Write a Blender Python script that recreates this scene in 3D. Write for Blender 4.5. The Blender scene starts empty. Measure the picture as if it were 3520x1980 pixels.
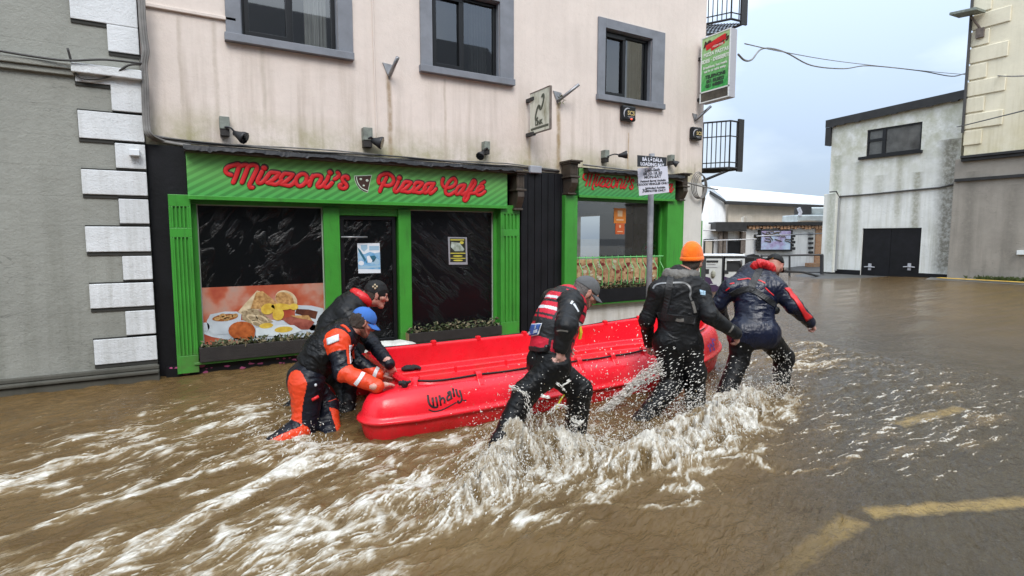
import bpy, bmesh, math, random
import numpy as np
from mathutils import Vector, Matrix
from mathutils.bvhtree import BVHTree
random.seed(7); RNG = np.random.default_rng(11)
scene = bpy.context.scene
COL = scene.collection

# ---------------------------------------------------------------- camera
F, CX, CY, YH, H = 1900.0, 1760.0, 990.0, 815.0, 1.67       # focal length etc. measured in photo pixels (3520 wide)
pitch = math.atan((CY-YH)/F)
yaw = math.atan((5050-CX)/(F/math.cos(pitch)))
FWD = np.array([math.cos(yaw)*math.cos(pitch), math.sin(yaw)*math.cos(pitch), -math.sin(pitch)])
RIGHT = np.array([math.sin(yaw), -math.cos(yaw), 0.0])
UP = np.cross(RIGHT, FWD)
EYE = np.array([0, 0, H])
cam_data = bpy.data.cameras.new('camera')
cam = bpy.data.objects.new('camera', cam_data); COL.objects.link(cam)
cam_data.sensor_width = 36.0; cam_data.lens = F/3520*36
cam_data.clip_start = 0.05; cam_data.clip_end = 2000
M = Matrix.Identity(4)
for i in range(3):
    M[i][0], M[i][1], M[i][2] = RIGHT[i], UP[i], -FWD[i]
M[2][3] = H
cam.matrix_world = M
scene.camera = cam

# ---------------------------------------------------------------- sky, sun, exposure
SUN_EL, SUN_AZ = math.radians(48), math.radians(250)        # azimuth measured from +X towards +Y
world = bpy.data.worlds.new('World'); scene.world = world; world.use_nodes = True
wn = world.node_tree.nodes; wl = world.node_tree.links; wn.clear()
w_out = wn.new('ShaderNodeOutputWorld'); w_bg = wn.new('ShaderNodeBackground')
sky = wn.new('ShaderNodeTexSky'); sky.sky_type = 'NISHITA'; sky.sun_disc = False
sky.sun_elevation = SUN_EL; sky.sun_rotation = math.pi/2-SUN_AZ
geo = wn.new('ShaderNodeTexCoord'); mp = wn.new('ShaderNodeMapping')
mp.inputs['Scale'].default_value = (1.0, 1.0, 2.6)
nz = wn.new('ShaderNodeTexNoise'); nz.inputs['Scale'].default_value = 1.7; nz.inputs['Detail'].default_value = 6
nz.inputs['Roughness'].default_value = 0.5
wl.new(geo.outputs['Generated'], mp.inputs['Vector']); wl.new(mp.outputs['Vector'], nz.inputs['Vector'])
rp = wn.new('ShaderNodeValToRGB')                            # grey cloud to lit cloud
rp.color_ramp.elements[0].position = 0.40; rp.color_ramp.elements[0].color = (4.6, 5.6, 7.1, 1)
rp.color_ramp.elements[1].position = 0.60; rp.color_ramp.elements[1].color = (8.0, 8.8, 9.5, 1)
wl.new(nz.outputs['Fac'], rp.inputs['Fac'])
sx = wn.new('ShaderNodeSeparateXYZ'); wl.new(geo.outputs['Generated'], sx.inputs['Vector'])
el = wn.new('ShaderNodeMapRange'); el.inputs['From Min'].default_value = 0.0; el.inputs['From Max'].default_value = 0.85
el.inputs['To Min'].default_value = 0.58; el.inputs['To Max'].default_value = 2.35   # an overcast sky is brightest overhead
wl.new(sx.outputs['Z'], el.inputs['Value'])
vm = wn.new('ShaderNodeVectorMath'); vm.operation = 'SCALE'
wl.new(rp.outputs['Color'], vm.inputs[0]); wl.new(el.outputs['Result'], vm.inputs['Scale'])
mx = wn.new('ShaderNodeMixRGB'); mx.inputs['Fac'].default_value = 0.85
wl.new(sky.outputs['Color'], mx.inputs['Color1']); wl.new(vm.outputs['Vector'], mx.inputs['Color2'])
wl.new(mx.outputs['Color'], w_bg.inputs['Color']); w_bg.inputs['Strength'].default_value = 0.10
wl.new(w_bg.outputs['Background'], w_out.inputs['Surface'])
sun_d = bpy.data.lights.new('sun', 'SUN'); sun_d.energy = 1.5; sun_d.angle = math.radians(25); sun_d.color = (1, 0.96, 0.9)
sun = bpy.data.objects.new('sun', sun_d); COL.objects.link(sun)
sd = Vector((math.cos(SUN_EL)*math.cos(SUN_AZ), math.cos(SUN_EL)*math.sin(SUN_AZ), math.sin(SUN_EL)))
sun.rotation_euler = sd.to_track_quat('Z', 'Y').to_euler()
scene.view_settings.view_transform = 'Standard'; scene.view_settings.look = 'None'
scene.view_settings.exposure = 0.62; scene.view_settings.gamma = 1.0
scene.view_settings.use_curve_mapping = False

# ---------------------------------------------------------------- measuring: a photo pixel's ray met with a real plane
def ray(x, y): return FWD + RIGHT*((x-CX)/F) - UP*((y-CY)/F)
def on_z(x, y, z=0.0): d = ray(x, y); return EYE + d*((z-H)/d[2])
def on_y(x, y, Y): d = ray(x, y); return EYE + d*(Y/d[1])
def on_x(x, y, X): d = ray(x, y); return EYE + d*(X/d[0])
def at(x, y, t): return EYE + ray(x, y)*t
def rect_y(x0, y0, x1, y1, Y):                                # left-top and right-bottom pixel -> X0, X1, Zbottom, Ztop
    a, b = on_y(x0, y0, Y), on_y(x1, y1, Y); return a[0], b[0], b[2], a[2]

# ---------------------------------------------------------------- helpers: objects and meshes
def tag(o, label=None, cat=None, group=None, kind=None):
    if label: o['label'] = label
    if cat: o['category'] = cat
    if group: o['group'] = group
    if kind: o['kind'] = kind
    return o
def thing(name, label, cat, loc=(0, 0, 0), group=None):
    o = bpy.data.objects.new(name, None); COL.objects.link(o); o.location = loc; o.empty_display_size = 0.1
    return tag(o, label, cat, group)
def link(name, me, parent=None, smooth=False):
    o = bpy.data.objects.new(name, me); COL.objects.link(o)
    if parent is not None:
        o.parent = parent; o.matrix_parent_inverse = Matrix.Translation(-world_loc(parent))
    if smooth:
        me.polygons.foreach_set('use_smooth', [True]*len(me.polygons))
    return o
def world_loc(o):
    return Vector(o.location) if o.parent is None else Vector((0, 0, 0)) if o.type == 'MESH' else Vector(o.location)
def copy_tree(o, parent=None):
    c = o.copy(); COL.objects.link(c)
    if parent is not None: c.parent = parent
    for ch in o.children: copy_tree(ch, c)
    return c
class MB:
    """collects faces in world coordinates and links them as one mesh"""
    def __init__(s): s.v = []; s.f = []; s.m = []; s.cur = 0
    def mat(s, i): s.cur = i; return s
    def add(s, vs, fs):
        b = len(s.v); s.v += [tuple(float(c) for c in v) for v in vs]
        s.f += [tuple(b+i for i in f) for f in fs]; s.m += [s.cur]*len(fs); return s
    def box(s, x0, x1, y0, y1, z0, z1):
        return s.hexa([(x0, y0, z0), (x1, y0, z0), (x1, y1, z0), (x0, y1, z0), (x0, y0, z1), (x1, y0, z1), (x1, y1, z1), (x0, y1, z1)])
    def hexa(s, p):
        return s.add(p, [(0, 3, 2, 1), (4, 5, 6, 7), (0, 1, 5, 4), (1, 2, 6, 5), (2, 3, 7, 6), (3, 0, 4, 7)])
    def quad(s, *p): return s.add(p, [(0, 1, 2, 3)])
    def obox(s, c, ax, ay, az, hx, hy, hz):                    # oriented box: centre, unit axes, half sizes
        c, ax, ay, az = map(np.asarray, (c, ax, ay, az)); p = []
        for k in (-1, 1):
            for (i, j) in ((-1, -1), (1, -1), (1, 1), (-1, 1)): p.append(c+ax*hx*i+ay*hy*j+az*hz*k)
        return s.hexa(p)
    def tube(s, pts, r, n=8, flat=None, cap=True):
        """swept circle; r a number or a list; flat = (axis, factor) squashes it along an axis"""
        P = [np.asarray(p, float) for p in pts]; N = len(P)
        R = r if hasattr(r, '__len__') else [r]*N
        t0 = P[1]-P[0]; t0 = t0/(np.linalg.norm(t0)+1e-9)
        ref = np.array([0, 0, 1.0]) if abs(t0[2]) < 0.9 else np.array([1.0, 0, 0])
        u = np.cross(t0, ref); u /= np.linalg.norm(u); vs = []
        for i in range(N):
            t = P[min(i+1, N-1)]-P[max(i-1, 0)]; t = t/(np.linalg.norm(t)+1e-9)
            u = u-t*np.dot(u, t); u /= (np.linalg.norm(u)+1e-9); w = np.cross(t, u)
            for k in range(n):
                a = 2*math.pi*k/n; d = (u*math.cos(a)+w*math.sin(a))*R[i]
                if flat is not None: d = d-flat[0]*np.dot(d, flat[0])*(1-flat[1])
                vs.append(P[i]+d)
        fs = [(i*n+k, i*n+(k+1) % n, (i+1)*n+(k+1) % n, (i+1)*n+k) for i in range(N-1) for k in range(n)]
        if cap: fs += [tuple(range(n-1, -1, -1)), tuple((N-1)*n+k for k in range(n))]
        return s.add(vs, fs)
    def ball(s, c, rx, ry=None, rz=None, n=10, m=6):
        ry = ry or rx; rz = rz or rx; vs = []
        for i in range(m+1):
            th = math.pi*i/m
            for k in range(n):
                a = 2*math.pi*k/n; vs.append((c[0]+rx*math.sin(th)*math.cos(a), c[1]+ry*math.sin(th)*math.sin(a), c[2]+rz*math.cos(th)))
        return s.add(vs, [(i*n+k, (i+1)*n+k, (i+1)*n+(k+1) % n, i*n+(k+1) % n) for i in range(m) for k in range(n)])
    def prism(s, poly, d):                                     # polygon (3D points, one plane) extruded by vector d
        n = len(poly); d = np.asarray(d, float); P = [np.asarray(p, float) for p in poly]
        return s.add(P+[p+d for p in P], [tuple(range(n)), tuple(2*n-1-i for i in range(n))] + [(i, n+i, n+(i+1) % n, (i+1) % n) for i in range(n)])
    def build(s, name, mats, parent=None, smooth=False, bevel=0.0):
        me = bpy.data.meshes.new(name); me.from_pydata(s.v, [], s.f)
        for m in (mats if isinstance(mats, (list, tuple)) else [mats]): me.materials.append(m)
        me.polygons.foreach_set('material_index', s.m)
        bm = bmesh.new(); bm.from_mesh(me); bmesh.ops.recalc_face_normals(bm, faces=bm.faces); bm.to_mesh(me); bm.free()
        o = link(name, me, parent, smooth)
        if bevel:
            b = o.modifiers.new('bevel', 'BEVEL'); b.width = bevel; b.segments = 2; b.limit_method = 'ANGLE'; b.angle_limit = math.radians(50)
        return o
def catmull(pts, k=5):
    P = [np.asarray(p, float) for p in pts]
    if len(P) < 3: return P
    out = []
    for i in range(len(P)-1):
        a, b, c, d = P[max(i-1, 0)], P[i], P[i+1], P[min(i+2, len(P)-1)]
        for j in range(k):
            t = j/k; out.append(0.5*((2*b)+(-a+c)*t+(2*a-5*b+4*c-d)*t*t+(-a+3*b-3*c+d)*t**3))
    return out+[P[-1]]
def text_mesh(body, size, matrix, mats, name, parent, depth=0.002, shear=0.0, bold=0.0, align='CENTER', space=1.0):
    cu = bpy.data.curves.new(name, 'FONT'); cu.body = body; cu.size = size; cu.extrude = depth; cu.shear = shear; cu.offset = bold
    cu.align_x = align; cu.align_y = 'CENTER'; cu.space_line = space; cu.resolution_u = 3
    o = bpy.data.objects.new(name, cu); COL.objects.link(o)
    me = bpy.data.meshes.new_from_object(o.evaluated_get(bpy.context.evaluated_depsgraph_get()))
    bpy.data.objects.remove(o); me.name = name; me.transform(matrix); me.materials.clear()
    me.materials.append(mats)
    me.polygons.foreach_set('material_index', [0]*len(me.polygons))
    return link(name, me, parent)
def frame(origin, xa, ya):                                     # matrix of a plane: origin, x axis, y axis
    xa = Vector(xa).normalized(); za = xa.cross(Vector(ya)).normalized(); ya = za.cross(xa)
    m = Matrix.Identity(4)
    for i in range(3): m[i][0], m[i][1], m[i][2], m[i][3] = xa[i], ya[i], za[i], origin[i]
    return m

# ---------------------------------------------------------------- helpers: materials
def srgb(r, g, b):
    f = lambda c: (c/255/12.92) if c/255 <= 0.04045 else ((c/255+0.055)/1.055)**2.4
    return (f(r), f(g), f(b), 1)
class Mat:
    def __init__(s, name, base=(0.5, 0.5, 0.5), rough=0.6, spec=0.5, metal=0.0, bump=0.0, bump_scale=40, var=0.0, var_scale=3, var2=None, coat=0.0, sheen=0.0):
        s.m = bpy.data.materials.new(name); s.m.use_nodes = True; s.t = s.m.node_tree; s.N = s.t.nodes; s.b = s.N['Principled BSDF']
        s.b.inputs['Roughness'].default_value = rough; s.b.inputs['Specular IOR Level'].default_value = spec
        s.b.inputs['Metallic'].default_value = metal; s.b.inputs['Coat Weight'].default_value = coat
        s.b.inputs['Sheen Weight'].default_value = sheen
        base = tuple(base)[:3]+(1,)
        s.co = s.N.new('ShaderNodeTexCoord').outputs['Object']
        s.col = s.rgb(base)
        if var:
            n = s.noise(var_scale, 5, 0.6)
            dark = tuple(c*(1-var) for c in base[:3])+(1,); lite = tuple(min(1, c*(1+var*0.7)) for c in base[:3])+(1,)
            if var2: dark = tuple(var2)[:3]+(1,)
            s.col = s.ramp(n, [(0.3, dark), (0.7, lite)])
        s.hgt = None
        if bump: s.hgt = (s.noise(bump_scale, 4, 0.6), bump)
    def rgb(s, c): n = s.N.new('ShaderNodeRGB'); n.outputs[0].default_value = tuple(c)[:3]+(1,); return n.outputs[0]
    def lk(s, a, b): s.t.links.new(a, b)
    def mapping(s, scale=(1, 1, 1), rot=(0, 0, 0), loc=(0, 0, 0), co=None):
        n = s.N.new('ShaderNodeMapping'); n.inputs['Scale'].default_value = scale; n.inputs['Rotation'].default_value = rot; n.inputs['Location'].default_value = loc
        s.lk(co or s.co, n.inputs['Vector']); return n.outputs[0]
    def noise(s, scale, detail=4, rough=0.6, co=None, dist=0.0):
        n = s.N.new('ShaderNodeTexNoise'); n.inputs['Scale'].default_value = scale; n.inputs['Detail'].default_value = detail
        n.inputs['Roughness'].default_value = rough; n.inputs['Distortion'].default_value = dist
        s.lk(co or s.co, n.inputs['Vector']); return n.outputs['Fac']
    def ramp(s, fac, stops):
        n = s.N.new('ShaderNodeValToRGB'); e = n.color_ramp.elements
        while len(e) < len(stops): e.new(0.5)
        for el_, (p, c) in zip(e, stops):
            el_.position = p; el_.color = (tuple(c)[:3]+(1,)) if hasattr(c, '__len__') else (c, c, c, 1)
        s.lk(fac, n.inputs['Fac']); return n.outputs['Color']
    def mix(s, a, b, fac, mode='MIX'):
        n = s.N.new('ShaderNodeMixRGB'); n.blend_type = mode
        for k, val in (('Fac', fac), ('Color1', a), ('Color2', b)):
            if hasattr(val, 'links') or isinstance(val, bpy.types.NodeSocket): s.lk(val, n.inputs[k])
            else: n.inputs[k].default_value = val if k == 'Fac' else tuple(val)[:3]+(1,)
        return n.outputs[0]
    def math(s, op, a, b=0.0, clamp=False):
        n = s.N.new('ShaderNodeMath'); n.operation = op; n.use_clamp = clamp
        for i, val in enumerate((a, b)):
            if isinstance(val, bpy.types.NodeSocket): s.lk(val, n.inputs[i])
            else: n.inputs[i].default_value = val
        return n.outputs[0]
    def xyz(s, co=None):
        n = s.N.new('ShaderNodeSeparateXYZ'); s.lk(co or s.co, n.inputs[0]); return n.outputs
    def rng(s, v, a, b, c=0.0, d=1.0):
        n = s.N.new('ShaderNodeMapRange'); s.lk(v, n.inputs['Value'])
        for k, x in (('From Min', a), ('From Max', b), ('To Min', c), ('To Max', d)): n.inputs[k].default_value = x
        return n.outputs[0]
    def done(s):
        s.lk(s.col, s.b.inputs['Base Color'])
        if s.hgt:
            n = s.N.new('ShaderNodeBump'); n.inputs['Strength'].default_value = min(1, s.hgt[1]*1.0); n.inputs['Distance'].default_value = 0.02
            s.lk(s.hgt[0], n.inputs['Height']); s.lk(n.outputs[0], s.b.inputs['Normal'])
        return s.m
def M_(name, *a, **k): return Mat(name, *a, **k).done()
def emit(name, c, e):
    m = Mat(name, c); m.b.inputs['Emission Color'].default_value = tuple(c)[:3]+(1,); m.b.inputs['Emission Strength'].default_value = e; return m.done()
def glass_mat(name, tint=(0.62, 0.66, 0.68), rough=0.02, refl=1.0):
    m = bpy.data.materials.new(name); m.use_nodes = True; t = m.node_tree; t.nodes.clear()
    o = t.nodes.new('ShaderNodeOutputMaterial'); mx_ = t.nodes.new('ShaderNodeMixShader'); tr = t.nodes.new('ShaderNodeBsdfTransparent')
    gl = t.nodes.new('ShaderNodeBsdfGlossy'); fr = t.nodes.new('ShaderNodeFresnel'); fr.inputs['IOR'].default_value = 1.9
    ti = t.nodes.new('ShaderNodeMath'); ti.operation = 'MULTIPLY'; ti.use_clamp = True; ti.inputs[1].default_value = refl*1.6
    tr.inputs['Color'].default_value = tuple(tint)+(1,); gl.inputs['Roughness'].default_value = rough
    t.links.new(fr.outputs[0], ti.inputs[0]); t.links.new(ti.outputs[0], mx_.inputs[0]); t.links.new(tr.outputs[0], mx_.inputs[1]); t.links.new(gl.outputs[0], mx_.inputs[2])
    t.links.new(mx_.outputs[0], o.inputs['Surface']); return m

# ---------------------------------------------------------------- helpers: numpy gradient noise
def _perm(seed): r = np.random.default_rng(seed); return r.permutation(4096)
_P = _perm(3); _G = np.random.default_rng(5).normal(size=(4096, 3)); _G /= np.linalg.norm(_G, axis=1)[:, None]
def noise3(x, y, z=None):
    x = np.asarray(x, float); y = np.asarray(y, float); z = np.zeros_like(x) if z is None else np.asarray(z, float)
    xi, yi, zi = np.floor(x).astype(int), np.floor(y).astype(int), np.floor(z).astype(int)
    xf, yf, zf = x-xi, y-yi, z-zi
    f = lambda t: t*t*t*(t*(t*6-15)+10)
    u, v, w = f(xf), f(yf), f(zf); r = 0
    for dx in (0, 1):
        for dy in (0, 1):
            for dz in (0, 1):
                h = _P[(_P[(_P[(xi+dx) & 4095]+yi+dy) & 4095]+zi+dz) & 4095]; g = _G[h]
                d = g[..., 0]*(xf-dx)+g[..., 1]*(yf-dy)+g[..., 2]*(zf-dz)
                r = r+d*(u if dx else 1-u)*(v if dy else 1-v)*(w if dz else 1-w)
    return r*1.5
def fbm(x, y, z=None, o=4, g=0.5):
    s, a, f = 0, 1, 1
    for i in range(o):
        s = s+a*noise3(x*f+17.3*i, y*f-9.1*i, None if z is None else z*f+5.7*i); a *= g; f *= 2.03
    return s
def sstep(a, b, x): t = np.clip((x-a)/(b-a), 0, 1); return t*t*(3-2*t)
# ================================================================ planes of the street front
YW, YF, YG, YQ = 7.83, 7.68, 7.70, 7.665                       # pink wall, shopfront face, grey wall, quoin faces
def wall_mat(name, base, stain, z_lo, z_hi, drips=(), rough=0.85, blotch=0.10, moss=None, tex=1.0, axis=0, cracks=0.0):
    m = Mat(name, base, rough)
    co = m.xyz()
    big = m.noise(0.9, 6, 0.65); fine = m.noise(14, 5, 0.7)
    b2 = tuple(c*(1-blotch) for c in base)
    m.col = m.mix(m.col, b2, m.ramp(big, [(0.4, 0), (0.68, 1)]))
    m.col = m.mix(m.col, tuple(c*0.86 for c in base), m.ramp(fine, [(0.5, 0), (0.8, 0.6)]))
    st = m.noise(1.0, 5, 0.65, m.mapping((5.5, 5.5, 0.35)))     # runs of dirty water
    band = m.rng(co[2], z_hi, z_lo)
    m.col = m.mix(m.col, stain, m.math('MULTIPLY', m.ramp(st, [(0.48, 0), (0.72, 0.75)]), m.math('ADD', m.math('MULTIPLY', band, 0.75), 0.14)))
    if moss:
        z0, z1, c = moss; ms = m.noise(2.2, 6, 0.7); bd = m.math('MULTIPLY', m.rng(co[2], z1, z0), m.ramp(ms, [(0.35, 0), (0.62, 1)]), True)
        m.col = m.mix(m.col, c, m.math('MULTIPLY', bd, 0.8))
    for (x0, w, zt, zb, c, a) in drips:
        wob = m.math('MULTIPLY', m.math('SUBTRACT', m.noise(1.0, 3, 0.5, m.mapping((0, 0, 2.2))), 0.5), 0.06)
        d = m.math('ABSOLUTE', m.math('SUBTRACT', m.math('ADD', co[axis], wob), x0)); f = m.rng(d, w, w*0.25)
        f = m.math('MULTIPLY', f, m.rng(co[2], zt+0.02, zt)); f = m.math('MULTIPLY', f, m.rng(co[2], zb-0.5, zb+0.3))
        m.col = m.mix(m.col, c, m.math('MULTIPLY', m.math('MULTIPLY', f, a), m.ramp(m.noise(9, 4, 0.6), [(0.25, 0.35), (0.6, 1)])))
    if cracks:
        cr = m.noise(1.0, 4, 0.55, m.mapping((1.1, 1.1, 4.2)), 1.5); ln = m.ramp(m.math('ABSOLUTE', m.math('SUBTRACT', cr, 0.52)), [(0.0, 1), (0.008, 0)])
        m.col = m.mix(m.col, tuple(c*0.45 for c in base), m.math('MULTIPLY', ln, m.math('MULTIPLY', m.ramp(m.noise(0.8, 3), [(0.45, 0), (0.6, 1)]), cracks)))
    h = m.math('ADD', m.math('MULTIPLY', m.noise(6, 5, 0.7), 0.7), m.math('MULTIPLY', m.noise(55, 4, 0.7), 0.3))
    m.hgt = (h, 0.42*tex); return m.done()

WIN = []                                                       # upper windows: surround x0,x1,z0,z1 and opening
def wx(x, y, Y=YW): return on_y(x, y, Y)[0]
zs_top = on_y(2167, 86, YW)[2]; zs_sill = on_y(2167, 362, YW)[2]
for (xl, yl, xr, yr, il, ir) in ((776, 100, 1213, 191, 831, 1163), (1443, 137, 1763, 294, 1484, 1716), (2054, 90, 2281, 200, 2078, 2238)):
    WIN.append((wx(xl, yl), wx(xr, yr), wx(il, 150), wx(ir, 200)))
XG = wx(505, 600, YQ)                                          # where the grey house meets the pink one
XC = wx(2415, 500)                                             # street corner of the pink house
ZL = on_y(1190, 545, YW)[2]                                    # foot of the pink render, above the fascia

m_pink = wall_mat('pink_render', (0.72, 0.625, 0.56), (0.30, 0.235, 0.17), ZL-0.1, ZL+1.6,
    drips=[(wx(1340, 400), 0.05, 4.02, 2.75, (0.27, 0.18, 0.09), 0.8), (wx(1920, 450), 0.06, 3.9, 2.7, (0.30, 0.21, 0.10), 0.9), (wx(2160, 470), 0.018, 3.55, 2.75, (0.42, 0.27, 0.15), 0.9),
           (wx(2390, 520), 0.03, 3.1, 2.7, (0.30, 0.24, 0.17), 0.7), (wx(620, 220), 0.03, 4.25, 3.0, (0.42, 0.35, 0.28), 0.5), (wx(742, 240), 0.035, 4.25, 3.0, (0.42, 0.35, 0.28), 0.5), (wx(905, 250), 0.04, 4.2, 3.1, (0.42, 0.36, 0.29), 0.5),
           (wx(1530, 360), 0.03, 4.0, 2.7, (0.42, 0.34, 0.26), 0.6), (wx(1820, 520), 0.04, 3.4, 2.7, (0.40, 0.30, 0.18), 0.7)],
    moss=(ZL+0.05, ZL+0.55, (0.28, 0.26, 0.10)))
m_grey = wall_mat('grey_render', (0.295, 0.295, 0.262), (0.17, 0.17, 0.14), 0, 3.0, blotch=0.16, tex=2.2, cracks=0.7)
m_quoin = wall_mat('white_quoin_paint', (0.70, 0.71, 0.72), (0.30, 0.30, 0.26), 0, 4.5, blotch=0.16, tex=2.2, cracks=0.5)
m_plinth = wall_mat('plinth_render', (0.085, 0.080, 0.064), (0.03, 0.03, 0.022), 0.0, 0.45, blotch=0.25)
m_joint = M_('joint_shadow_dark', (0.035, 0.034, 0.03), 0.9)
m_surround = M_('grey_surround_paint', (0.185, 0.195, 0.22), 0.6, var=0.18, var_scale=4, bump=0.1, bump_scale=30)
m_frame = M_('anthracite_frame', (0.008, 0.0085, 0.010), 0.38, spec=0.35)
m_glass = glass_mat('window_glass')
m_dark = M_('dark_room', (0.02, 0.02, 0.022), 0.9)
m_curtain = M_('pale_curtain', (0.45, 0.42, 0.38), 0.9, var=0.12, var_scale=6)
m_black = M_('black_paint', (0.007, 0.007, 0.009), 0.5, spec=0.3, var=0.5, var_scale=3, bump=0.15, bump_scale=25)
m_cable = M_('cable_sheath', (0.05, 0.047, 0.045), 0.6)
m_cable2 = M_('grey_cable_sheath', (0.19, 0.18, 0.17), 0.6, var=0.4, var_scale=5)
m_metal = M_('galvanised_metal', (0.32, 0.32, 0.33), 0.45, metal=0.7, var=0.25, var_scale=12)
m_rust = M_('rusty_steel', (0.16, 0.13, 0.11), 0.7, var=0.4, var_scale=10)
m_white = M_('white_plastic', (0.7, 0.72, 0.74), 0.5)

# ---------------------------------------------------------------- grey house at the left
g = thing('grey_house', 'grey rendered house with white quoin blocks standing beside the pink café building', 'building', (-3, YG, 0))
zq = [on_y(x/1.035, y/1.035, YQ)[2] for x, y in ((403, 701), (415, 907), (428, 1105))]; pitch_q = (zq[0]-zq[2])/4
b = MB(); zz = zq[0]-8*pitch_q; rr = random.Random(12)
b.box(-9, XG-0.01, YG+0.0035, YG+7, -0.6, 9.5)
while zz < 9.4:                                                 # scored courses, one to each corner block
    b.hexa([(-9, YG+rr.uniform(-.004, .004), zz+0.0005), (XG-0.012, YG, zz+0.0005), (XG-0.012, YG+0.0034, zz+0.0005), (-9, YG+0.0034, zz+0.0005), (-9, YG+rr.uniform(-.004, .004), zz+pitch_q-0.0005), (XG-0.012, YG, zz+pitch_q-0.0005), (XG-0.012, YG+0.0034, zz+pitch_q-0.0005), (-9, YG+0.0034, zz+pitch_q-0.0005)]); zz += pitch_q
b.build('wall', m_grey, g)
zp = on_y(0, 1310, YG)[2]
b = MB(); b.box(-9, XG+0.01, YG-0.10, YG-0.004, -0.6, zp-0.07); b.box(-9, XG+0.01, YG-0.13, YG-0.004, zp-0.067, zp-0.03); b.box(-9, XG+0.01, YG-0.07, YG-0.004, zp-0.027, zp+0.02)
b.build('plinth', m_plinth, g, bevel=0.01)
qz = [(p[0]/1.035, p[1]/1.035, p[2]/1.035, w) for p, w in (((230, -60, 62), 1), ((365, 80, 180), 0), ((245, 222, 288), 1), ((378, 293, 393), 0), ((258, 387, 490), 1),
     ((390, 505, 598), 0), ((273, 599, 692), 1), ((403, 705, 797), 0), ((287, 804, 900), 1), ((415, 911, 1000), 0), ((300, 1011, 1103), 1), ((428, 1108, 1198), 0), ((315, 1211, 1305), 1))]
for (x, y0, y1, w) in qz:
    z1, z0 = on_y(x, y0, YQ)[2], on_y(x, y1, YQ)[2]; xl = XG-(0.60 if w else 0.285)
    b = MB(); b.box(xl-0.004, XG-0.001, YG-0.014, YG-0.001, z0-0.030, z1+0.012); b.build('joint_shadow', m_joint, g)  # dark backing: the block joints and a painted shadow line under each
    b = MB(); j = random.uniform(-0.006, 0.006)
    b.box(xl+j, XG-0.003, YQ+0.006+j*0.5, YG-0.0145, z0+0.008, z1-0.004); b.build('quoin', m_quoin, g, bevel=0.012)
zc = on_y(100, 205, YG)[2]
b = MB(); b.box(-9, XG-0.60, YG-0.075, YG-0.002, zc-0.06, zc-0.0); b.box(-9, XG-0.6, YG-0.045, YG-0.002, zc-0.12, zc-0.062)
b.build('string_course', m_grey, g, bevel=0.008)
b = MB(); b.box(XG-0.62, XG+0.01, YG-0.10, YG-0.002, zc-0.09, zc+0.01); b.build('string_course', m_quoin, g, bevel=0.01)
p = on_y(462, 525, YQ-0.05)
b = MB(); b.box(p[0]-0.05, p[0]+0.05, YQ-0.09, YQ, p[2]-0.035, p[2]+0.035); b.build('junction_box', m_white, g, bevel=0.006)

# ---------------------------------------------------------------- pink house
pk = thing('pink_building', 'pink rendered corner building with grey window surrounds above the green shopfronts', 'building', (4, YW, 0))
xs = sorted([XG, XC]+[v for w in WIN for v in w[2:]]); zo0, zo1 = zs_sill+0.06, zs_top-0.16
b = MB()
b.box(XG, XC, YW, YW+0.28, ZL, zo0); b.box(XG, XC, YW, YW+0.28, zo1, 10)
e = [XG]+[v for w in WIN for v in w[2:]]+[XC]
for i in range(0, len(e), 2): b.box(e[i], e[i+1], YW, YW+0.28, zo0, zo1)
for (ya_, yb_, za_, zb_) in ((YW+0.281, 9.5, -0.6, 10), (9.5, 11.8, -0.6, 0.75), (9.5, 11.8, 2.2, 10), (11.8, YW+14, -0.6, 10)): b.box(XC-0.3, XC, ya_, yb_, za_, zb_)
b.box(XG, XC-0.301, YW+6, YW+6.2, -0.6, 10)
b.build('wall', m_pink, pk)
b = MB(); b.box(XG, XC-0.301, YW+0.9, YW+1.0, 2.72, 10); b.box(XG, 5.35, YW+0.9, YW+1.0, -0.6, 2.719); b.build('room_wall', m_dark, pk)
b = MB(); b.box(XG+0.02, WIN[0][0]+0.12, YW-0.035, YW-0.001, 4.30, 4.345); b.build('string_course', m_pink, pk, bevel=0.008)
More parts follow.
